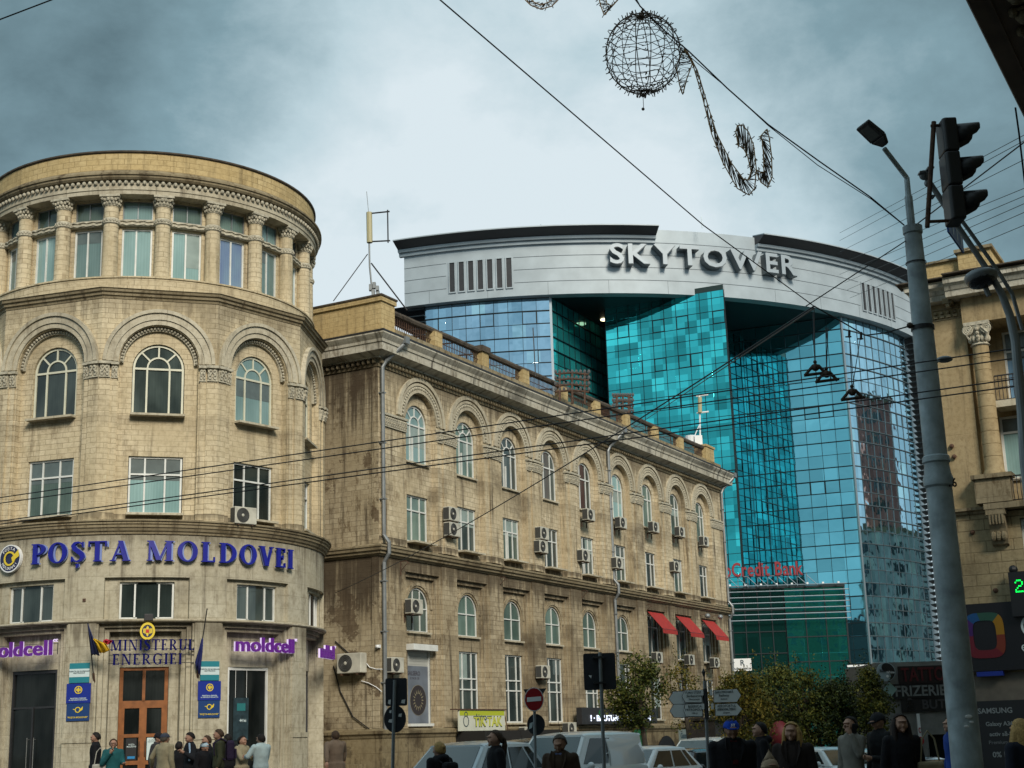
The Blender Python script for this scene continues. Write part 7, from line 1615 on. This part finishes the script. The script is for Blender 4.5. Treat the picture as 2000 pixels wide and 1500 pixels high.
    q = MB(); q.tube([(-w * .5, yf + .03, belt + .02), (w * .15, yf + .1, belt + .09)], .01, 4); q.tube([(w * .02, yf + .02, belt + .02), (w * .62, yf + .1, belt + .08)], .01, 4); q.tube([(0, zf + .1, H), (0, zf + .02, H + .25)], .005, 4); q.build('wipers_and_aerial', M_BLK, t, local=True)
    q = MB(); q.box(-.3, .3, -h - .005, -h + .05, .56 * k_, .62 * k_); q.build('grille', M_BLK, t, local=True)
    return t
P_SIL = mat('silver_paint', (.46, .52, .55), .28, .5, coat=.6); P_WHT = mat('white_car_paint', (.75, .79, .80), .3, coat=.8); P_DRK = mat('dark_car_paint', (.02, .022, .026), .25, .2, coat=.8); P_WH2 = mat('white_car_paint_far', (.66, .72, .73), .35, coat=.5)
car('silver hatchback parked below the bistro sign', 912, 30, radians(-32), P_SIL, top=1450)
car('dark hatchback half hidden between the silver car and the white van', 1030, 38, radians(-35), P_DRK, top=1444)
car('white panel van behind the man in the brown jacket', 1112, 32, radians(-33), P_WHT, L=4.0, Wd=1.75, H=1.8, belt=.90, hood=.80, van=True, top=1431)
car('small white hatchback right of the white van', 1248, 38, radians(-38), P_WHT, L=3.9, Wd=1.68, top=1459)
car('black car with a bright windscreen beside the signpost', 1322, 42, radians(-28), P_DRK, top=1464)
car('distant white high roofed van behind the black car', 1382, 56, radians(-30), P_WH2, L=5, Wd=1.9, H=2.2, belt=1.0, hood=.9, van=True, top=1441)
car('white car facing us behind the blonde woman', 1622, 44, radians(22), P_WH2, L=4.4, top=1460)
car('pale grey car behind the man with the phone', 1712, 46, radians(25), P_SIL, L=4.4, top=1463)
car('dark car at the far right beside the pole', 1800, 40, radians(10), P_DRK, L=4.3, top=1480, H=1.4)
# ================================================================= PEOPLE
SK = [mat('skin_fair', (.42, .24, .17), .55, spec=.3), mat('skin_tan', (.32, .175, .115), .55, spec=.3)]
def cloth(n, c): return mat(n, c, .85, spec=.2, vary=.25, vscale=5, bump=.5, bscale=14)
M_EYE = mat('eye_dark', (.02, .015, .012), .3); M_LIP = mat('lip', (.28, .09, .075), .5)
def vremesh(ob, vox=.013, sm=3):
    r = ob.modifiers.new('remesh', 'REMESH'); r.mode = 'VOXEL'; r.voxel_size = vox; r.use_smooth_shade = True
    s = ob.modifiers.new('smooth', 'SMOOTH'); s.factor = .5; s.iterations = sm
def torso(q, H, e, z0=.50, lean=0, w=1.0):
    S = [(.50, .150, .105), (.54, .165, .115), (.60, .148, .105), (.66, .150, .108), (.73, .172, .120), (.79, .185, .112), (.82, .180, .095), (.845, .12, .075), (.87, .062, .058)]
    R_ = []
    for f_, rx, ry in S:
        if f_ < z0: continue
        y = -lean * (f_ - .5) * H * 1.0
        R_.append([((rx * w + e) * cos(a), y + (ry + e) * sin(a), f_ * H) for a in [2 * pi * k / 20 for k in range(20)]])
    loft(q, R_)
def person(label, px, Y, top, yaw, jacket, trousers, hair, hairc, skin=0, w=1.0, lean=0, armL=None, armR=None, legs=.0, head=(0, 0), hat=None, H=None, long=False, coat=False, scarf=None, extras=(), name='person', child=False, hood=None, glasses=False):
    random.seed(int(px)); pt = at(px, top, Y); g = ground(pt.x, Y); 
    if Y > 31 and px < 700: g = .215
    H = H or pt.z - g; hs = 1.0 if not child else 1.12
    base = Vector((pt.x, Y, g)); hh = .115 * hs * (H / 1.75) ** .5
    hx = -lean * .42 * H
    t = thing(name, label, 'person', base, yaw)
    zc = H - hh - .012; HC = Vector((0, hx - .01, zc)); sh = .815 * H
    if hat or hood: zc -= .01
    aL = armL or ((.235, .02, .64 * H), (.245, -.05, .50 * H)); aR = armR or ((-.235, .02, .64 * H), (-.245, -.05, .50 * H))
    ly = -lean * .32 * H
    def arm(q, A, sg, e, hand):
        s = Vector((sg * .175 * w, ly, sh - .01)); el = Vector(A[0]) + Vector((0, ly * .7, 0)); hd = Vector(A[1]) + Vector((0, ly * .5, 0))
        q.ball(s, .058 + e, 8); q.tube([s, s.lerp(el, .5), el], [.054 + e, .05 + e, .042 + e], 10); q.ball(el, .042 + e, 8); wr = el.lerp(hd, .9); q.tube([el, el.lerp(wr, .4), wr], [.042 + e, .042 + e, .029 + e * .8], 10)
        if hand:
            d = (hd - el).normalized(); sd_ = d.cross(Vector((0, -1, 0.2))); sd_ = sd_.normalized() if sd_.length > .1 else Vector((1, 0, 0)); up = sd_.cross(d).normalized()
            q.tube([wr - d * .02, wr + d * .03, wr + d * .085], [.026, .036, .034], 8)
            for i, (o_, ln) in enumerate(((-.030, .062), (-.010, .072), (.010, .068), (.029, .052))):
                b = wr + d * .08 + sd_ * o_; q.tube([b, b + d * ln * .5 + up * .008, b + d * ln * .85 + up * .03, b + d * ln * .9 + up * .052], [.0115, .011, .010, .009], 6)
            b = wr + d * .03 + sd_ * -.036; q.tube([b, b + d * .028 - sd_ * .018 + up * .01, b + d * .055 - sd_ * .014 + up * .026], [.013, .012, .010], 6)
    def leg(q, sg, e, foot):
        hp = Vector((sg * .085, 0, .52 * H)); kn = Vector((sg * .095, -sg * legs * .5 - .02, .28 * H)); an = Vector((sg * .10, -sg * legs * .55 + .03, .05 * H)); q.tube([hp, hp.lerp(kn, .5), kn], [.088 + e, .076 + e, .056 + e], 10); q.ball(kn, .056 + e, 8); q.tube([kn, kn.lerp(an, .35), an], [.056 + e, .052 + e, .036 + e], 10)
        if foot: q.tube([an + Vector((0, .04, -.03)), an + Vector((0, -.08, -.045)), an + Vector((0, -.17, -.055))], [.04, .04, .03], 8)
    # the body itself, one surface
    q = MB(); torso(q, H, -.012, lean=lean, w=w)
    q.tube([(0, hx * .8 + .01, .84 * H), HC + Vector((0, .015, -.04))], [.056, .052], 12)
    hd = MB(); hd.ball((0, 0, 0), hh, 20, sx=.74, sy=.90, sz=1.0)
    V = []
    for x, y, z in hd.v:
        if z < 0: x *= 1 - .30 * (z / hh) ** 2; y = y * (1 - .10 * (z / hh) ** 2) - .006
        V.append((x, y, z))
    hd.v = V
    hd.tube([(0, -hh * .80, hh * .18), (0, -hh * 1.08, -hh * .22), (0, -hh * .86, -hh * .34)], [.008, .014, .012], 6)      # nose
    hd.ball((0, -hh * .80, -hh * .70), hh * .22, 8); hd.ball((0, -hh * .86, hh * .32), hh * .30, 8, sx=1.7, sz=.35)          # chin, brow
    for sg in (-1, 1): hd.ball((sg * hh * .74, .01, -hh * .08), hh * .22, 8, sx=.35, sy=.7, sz=1.1); hd.ball((sg * hh * .38, -hh * .68, -hh * .25), hh * .22, 8)
    Mh = Matrix.Translation(HC) @ Matrix.Rotation(head[0], 4, 'Z') @ Matrix.Rotation(head[1], 4, 'X')
    hd.xf(Mh); q.add(hd.v, hd.f)
    arm(q, aL, 1, 0, True); arm(q, aR, -1, 0, True); leg(q, 1, 0, True); leg(q, -1, 0, True)
    b = q.build('body', SK[skin], t, local=True); vremesh(b, .0115, 2)
    def hp_(q, name_, m_, smooth=True): q.xf(Mh); return q.build(name_, m_, t, local=True, smooth=smooth)
    q = MB()
    for sg in (-1, 1): q.ball((sg * hh * .32, -hh * .80, hh * .06), hh * .075, 6, sy=.5, sz=.5)
    hp_(q, 'eyes', M_EYE); q = MB(); q.ball((0, -hh * .84, -hh * .50), hh * .16, 6, sx=1.2, sy=.3, sz=.2); hp_(q, 'mouth', M_LIP)
    q = MB()
    for sg in (-1, 1): q.tube([(sg * hh * .16, -hh * .90, hh * .24), (sg * hh * .34, -hh * .88, hh * .29), (sg * hh * .5, -hh * .74, hh * .24)], hh * .028, 5)
    hm = mat('hair_' + '_'.join('%d' % (c * 1000) for c in hairc), hairc, .7, spec=.3, vary=.4, vscale=60); hp_(q, 'eyebrows', hm)
    if glasses:
        q = MB()
        for sg in (-1, 1): q.tube([(sg * hh * .33 + hh * .24 * cos(a), -hh * .96, hh * .06 + hh * .2 * sin(a)) for a in [2 * pi * k / 10 for k in range(11)]], .004, 4)
        q.tube([(-hh * .1, -hh * .98, hh * .08), (hh * .1, -hh * .98, hh * .08)], .004, 4); hp_(q, 'glasses', M_BLK, False)
    # hair
    q = MB()
    if hair != 'bald':
        n = 18
        pr = []
        vs = []; fs = []
        for i in range(13):
            ph = i / 12
            for k in range(28):
                a = 2 * pi * k / 28; kf = -sin(a); lim = ph * radians(80 - 46 * kf ** .55 if kf > 0 else 84 + 38 * (-kf) ** .6); rr = hh * (1.035 + .03 * sin(a * 7 + i) + (.05 if hair != 'short' else .02))
                vs.append((rr * .78 * sin(lim) * cos(a), rr * .93 * sin(lim) * sin(a) + .006, rr * 1.0 * cos(lim)))
        for i in range(12):
            for k in range(28): fs.append((i * 28 + k, i * 28 + (k + 1) % 28, (i + 1) * 28 + (k + 1) % 28, (i + 1) * 28 + k))
        q.add(vs, fs)
        if hair == 'long' or hair == 'pony':
            m = 46 if hair == 'long' else 16
            for k in range(m):
                if hair == 'long':
                    a = pi * (-.12 + 1.24 * k / (m - 1)); ln = random.uniform(.26, .40); x0 = hh * .74 * cos(a); y0 = hh * .80 * sin(a)
                    q.tube([(x0 * .9, y0 * .9, hh * .5), (x0 * 1.10, y0 * 1.1 + .01, -hh * .1), (x0 * 1.22, y0 * 1.12 + (-.03 if y0 < .03 else .02), -hh - .06), (x0 * 1.30 + random.uniform(-.02, .02), y0 * 1.2 - (.05 if y0 < .04 else 0), -hh - ln)], [.012, .022, .02, .006], 6)
                else:
                    a = random.uniform(0, 2 * pi); q.tube([(0, hh * .95, hh * .15), (.02 * cos(a), hh * 1.25, -hh * .1), (.035 * cos(a), hh * 1.25 + .02 * sin(a), -hh * .9), (.05 * cos(a), hh * 1.05 + .03 * sin(a), -hh * 1.8 - random.uniform(0, .08))], [.014, .018, .015, .004], 5)
        if hair == 'bun': q.ball((0, hh * 1.0, hh * .35), hh * .35, 8)
        ob = hp_(q, 'hair', hm)
        s_ = ob.modifiers.new('t', 'SOLIDIFY'); s_.thickness = .008
    if hat:
        kind, hc = hat; q = MB(); m_ = cloth('hat_%s' % kind + '%d' % (hc[2] * 999), hc)
        if kind in ('cap', 'beanie', 'point', 'hoodhat'):
            lo = .18 if kind == 'cap' else .05
            prf = [(hh * 1.12 * cos(a) + 1e-4, hh * (lo) + hh * (1.08 - lo) * sin(a)) for a in [pi / 2 * i / 8 for i in range(9)]]
            q.lathe((0, .004, 0), prf, 24); q.v = [(x * .80, y * .96, z) for x, y, z in q.v]
        if kind == 'cap':
            P = [(-hh * .66, -hh * .72), (-hh * .5, -hh * 1.35), (0, -hh * 1.62), (hh * .5, -hh * 1.35), (hh * .66, -hh * .72)]; q.zprism(P, hh * .19, hh * .19 + .012); q.ball((0, 0, hh * 1.08), .01, 6)
        if kind == 'point': q.lathe((0, .004, 0), [(hh * .62, hh * .85), (hh * .35, hh * 1.25), (hh * .12, hh * 1.6), (.001, hh * 1.9)], 16); q.lathe((0, 0, 0), [(hh * .9, -hh * .05), (hh * .96, hh * .1), (hh * .9, hh * .25)], 20)
        ob = hp_(q, 'hat', m_); s_ = ob.modifiers.new('t', 'SOLIDIFY'); s_.thickness = .006
        if kind == 'cap' and hc[2] > .3:
            q = MB().text('NY', hh * .42, .004, 'bold'); q.v = [(x * .8, -y, z) for x, y, z in q.v]; q.move(0, -hh * 1.04, hh * .58); q.v = [(x, y + (z - hh * .4) * .5 + x * x * 4, z) for x, y, z in q.v]; q.xf(Mh); q.build('cap_logo', M_WHP, ob, local=True)
    jm = cloth('cloth_%d_%d_%d' % tuple(int(c * 1000) for c in jacket), jacket); tm = cloth('cloth_%d_%d_%d' % tuple(int(c * 1000) for c in trousers), trousers)
    q = MB(); torso(q, H, .022, z0=.5, lean=lean, w=w)
    if coat: loft(q, [[((.20 * w + .02) * cos(a), (.15) * sin(a), f_ * H) for a in [2 * pi * k / 20 for k in range(20)]] for f_ in (.34, .44, .56)])
    q.tube([(0, hx * .7 + .015, .83 * H), (0, hx * .8 + .01, .875 * H)], [.085, .070], 14)
    arm(q, aL, 1, .019, False); arm(q, aR, -1, .019, False)
    if hood: q.ball((0, hx * .7 + .10, .845 * H), .085, 10, sx=1.3, sz=.8)
    j = q.build('jacket', jm, t, local=True); vremesh(j, .016, 2)
    q = MB(); leg(q, 1, .012, False); leg(q, -1, .012, False); loft(q, [[(.165 * cos(a), .12 * sin(a), f_ * H) for a in [2 * pi * k / 16 for k in range(16)]] for f_ in (.49, .56)]); b = q.build('trousers', tm, t, local=True); vremesh(b, .018, 1)
    for sg in (-1, 1):
        q = MB(); an = Vector((sg * .10, -sg * legs * .55 + .03, .05 * H)); q.tube([an + Vector((0, .055, -.035)), an + Vector((0, -.06, -.04)), an + Vector((0, -.2, -.055))], [.05, .052, .04], 10); q.v = [(x, y, max(.0, z)) for x, y, z in q.v]; q.build('shoe', M_BLK, t, local=True, smooth=True)
    # open front: collar, shirt strip, zip
    if scarf:
        q = MB(); q.prism([(-.045, .70 * H), (.045, .70 * H), (.05, .84 * H), (-.05, .84 * H)], 0, 0); q = MB()
        pts = [(-.04, .68 * H), (.04, .68 * H), (.055, .855 * H), (-.055, .855 * H)]
        q.add([(x, -.150 + (.055 if z > .8 * H else 0) + ly - lean * .0, z) for x, z in pts] + [(x, -.05 + ly, z) for x, z in pts], [(0, 1, 2, 3), (7, 6, 5, 4), (0, 4, 5, 1), (1, 5, 6, 2), (2, 6, 7, 3), (3, 7, 4, 0)]); q.build('shirt', cloth('shirt_%d_%d' % (scarf[0] * 999, scarf[2] * 999), scarf), t, local=True, bevel=.02)
        for sg in (-1, 1):
            q = MB(); q.add([(sg * .05, -.158 + ly, .69 * H), (sg * .12, -.150 + ly, .80 * H), (sg * .10, -.09 + ly, .87 * H), (sg * .055, -.11 + ly, .86 * H)], [(0, 1, 2, 3)]); o_ = q.build('lapel', jm, t, local=True); s_ = o_.modifiers.new('t', 'SOLIDIFY'); s_.thickness = .014
    return t, base, H, HC
def carried(kind, label, pr, off, yaw, c, scale=1):
    """a bag or phone held by someone: a thing of its own"""
    t, base, H, HC = pr; M = Matrix.Translation(base) @ Matrix.Rotation(yaw, 4, 'Z'); p = M @ Vector(off); m_ = cloth('bag_%d_%d' % (c[0] * 999, c[2] * 999), c)
    if kind == 'phone':
        q = MB(); q.box(-.036, .036, -.005, .005, -.075, .075); o = q.build('mobile_phone', M_BLK, None, local=True, bevel=.004); o.location = p; o.rotation_euler = (radians(15), 0, yaw + radians(60)); tag(o, label, 'phone'); return
    r = thing({'backpack': 'backpack', 'bag': 'shoulder_bag'}[kind], label, 'bag', p, yaw)
    if kind == 'backpack':
        q = MB(); q.box(-.15, .15, -.08, .1, -.22, .22); b = q.build('bag_body', m_, r, local=True, bevel=.06); q = MB(); q.box(-.11, .11, .1, .15, -.18, .04); q.build('front_pocket', m_, r, local=True, bevel=.03)
        for sg in (-1, 1): q = MB(); q.tube([(sg * .10, -.08, .2), (sg * .11, -.20, .27), (sg * .12, -.36, .16), (sg * .12, -.34, -.08), (sg * .12, -.1, -.2)], .02, 6); q.build('strap', m_, r, local=True)
    else:
        q = MB(); q.box(-.17, .17, -.05, .05, -.2, .18); q.build('bag_body', m_, r, local=True, bevel=.04); q = MB(); q.tube([(-.12, 0, .17), (-.08, 0, .45), (0, 0, .55), (.08, 0, .45), (.12, 0, .17)], .012, 6); q.build('strap', m_, r, local=True)
    r.scale = (scale,) * 3
R_ = radians; BLACK = (.012, .012, .015); JEAN = (.03, .04, .07); HB = (.012, .009, .008); HBR = (.06, .035, .02); HBL = (.42, .26, .09); HGR = (.10, .085, .07)
person('bearded man in a long black coat walking left beside the left plaques', 188, 36, 1430, R_(-80), BLACK, BLACK, 'short', HB, coat=True, legs=.25, head=(0, R_(8)))
p = person('woman with glasses in a teal sweater with one hand at her chin', 222, 35, 1443, R_(12), (.02, .11, .12), JEAN, 'bun', HBR, armR=((-.24, -.08, 1.03), (-.03, -.22, 1.30)), armL=((.23, -.02, 1.05), (.26, -.2, 1.02)), glasses=True)
carried('bag', 'white tote bag hanging beside the woman in teal', p, (-.30, .0, .85), R_(12), (.5, .48, .42))
person('man in a dark grey jacket and black cap bent towards the man in beige', 303, 35, 1431, R_(75), (.045, .045, .05), BLACK, 'short', HB, hat=('cap', (.015, .015, .02)), head=(0, R_(28)), lean=.12)
p = person('man in a beige jacket and grey blue cap seen from behind', 322, 33, 1431, R_(150), (.36, .31, .20), JEAN, 'short', HGR, hat=('cap', (.05, .06, .09)), w=1.1, armL=((.32, .05, 1.15), (.46, -.1, .95)))
person('dark clothed man half hidden behind the beige jacket', 350, 36, 1448, R_(160), BLACK, BLACK, 'short', HB)
p = person('dark haired man in a black track top with pale blue sleeve stripe', 372, 34, 1430, R_(-58), (.015, .016, .02), BLACK, 'short', HB, head=(0, R_(18)), armL=((.30, -.02, 1.1), (.22, -.25, 1.25)))
t_ = p[0]; q = MB(); q.tube([(.19, -.085, 1.44), (.225, -.08, 1.25), (.235, -.09, 1.05)], .022, 6); q.build('sleeve_stripe', mat('pale_blue_stripe', (.35, .5, .68), .7), t_, local=True)
person('short figure in a pale blue white cap between two dark men', 399, 33.5, 1449, R_(60), BLACK, BLACK, 'short', HB, hat=('beanie', (.45, .58, .66)))
person('brown haired man in black leaning towards the queue', 410, 35, 1436, R_(-62), BLACK, BLACK, 'short', HBR, lean=.1, armR=((-.28, -.15, 1.25), (-.2, -.4, 1.3)))
p = person('tall man in an olive jacket with a backpack looking left', 428, 33, 1424, R_(-75), (.05, .055, .03), BLACK, 'short', HBR, hood=True, head=(0, R_(12)))
carried('backpack', 'dark purple backpack on the back of the olive jacket', p, (0, .24, 1.25), R_(-75), (.03, .02, .05))
person('dark haired head just behind the olive jacket man', 445, 36, 1433, R_(-160), BLACK, BLACK, 'short', HB)
p = person('woman in a beige coat with a hair bun holding up a phone', 473, 35, 1437, R_(62), (.34, .29, .19), (.2, .17, .12), 'bun', HB, coat=True, armL=((.2, -.15, 1.05), (.12, -.36, 1.27)), armR=((-.2, -.15, 1.05), (.0, -.36, 1.2)))
carried('phone', 'white edged phone in the hands of the woman in the beige coat', p, (.12, -.42, 1.36), R_(62), BLACK)
person('person in a white puffer jacket turned to the dark shop door', 510, 34, 1433, R_(-130), (.48, .60, .62), BLACK, 'short', HB, w=1.15, armR=((-.30, -.15, 1.05), (-.16, -.36, 1.1)), armL=((.3, -.1, 1.1), (.2, -.3, 1.1)))
person('man in a tan coat walking away left past the flank wall', 655, 34, 1427, R_(-150), (.21, .155, .115), BLACK, 'short', HBR, coat=True, legs=.3, w=1.1, armL=((.26, .1, 1.15), (.28, .18, .9)), armR=((-.27, -.12, 1.15), (-.3, -.2, .92)))
p = person('blonde woman in a black jacket seen from behind beside the silver car', 858, 24, 1449, R_(-135), BLACK, BLACK, 'bun', HBL, hood=True, w=1.1)
carried('backpack', 'black backpack with pale piping on the blonde woman by the silver car', p, (0, .24, 1.12), R_(-135), (.015, .015, .018), .9)
person('woman with a brown ponytail in a black coat in front of the silver car', 968, 22, 1426, R_(-72), BLACK, BLACK, 'pony', HBR, coat=True)
person('grey haired man in a brown jacket and scarf looking down', 1093, 20, 1434, R_(-18), (.055, .035, .022), JEAN, 'short', HGR, skin=1, head=(0, R_(22)), scarf=(.10, .13, .26), w=1.05)
person('man in a royal blue baseball cap and black jacket facing us', 1427, 18.5, 1404, R_(4), BLACK, BLACK, 'short', HB, skin=1, hat=('cap', (.01, .06, .42)), head=(0, R_(10)), scarf=(.06, .006, .008), w=1.35)
person('man in a black hoodie in profile behind the blue cap man', 1484, 24, 1410, R_(-88), BLACK, BLACK, 'short', HB, hood=True)
person('small child in a pointed beige knitted hat', 1502, 17, 1478, R_(8), (.3, .28, .25), BLACK, 'short', HBR, child=True, hat=('point', (.34, .25, .17)))
person('woman with long blonde hair in a dark brown coat', 1545, 18, 1410, R_(-22), (.03, .022, .02), BLACK, 'long', HBL, coat=True, scarf=(.02, .015, .015), w=1.05)
p = person('man in a grey jacket holding a phone to his ear', 1660, 22, 1399, R_(-52), (.20, .19, .165), (.03, .03, .032), 'short', HB, armL=((.22, -.12, 1.25), (.10, -.16, 1.58)))
carried('phone', 'phone at the ear of the man in the grey jacket', p, (.105, -.05, 1.62), R_(-52), BLACK)
person('person in a dark cap looking down behind the pole side crowd', 1714, 22, 1391, R_(-60), (.02, .022, .024), BLACK, 'short', HB, hat=('cap', (.02, .022, .026)), head=(0, R_(20)), armL=((.24, -.1, 1.15), (.15, -.38, 1.2)))
p = person('woman with long dark hair in a black coat facing us', 1756, 18.5, 1394, R_(4), BLACK, BLACK, 'long', (.02, .012, .01), coat=True)
carried('bag', 'beige shoulder bag of the long dark haired woman', p, (.32, -.05, .98), R_(4), (.3, .26, .17))
person('person in a royal blue jacket half hidden by the grey pole', 1856, 24, 1400, R_(-80), (.02, .06, .28), BLACK, 'short', HBR)
person('blonde woman in a dark coat cut by the right edge of the picture', 1992, 15.5, 1404, R_(-150), (.015, .018, .03), BLACK, 'long', HBL, coat=True)
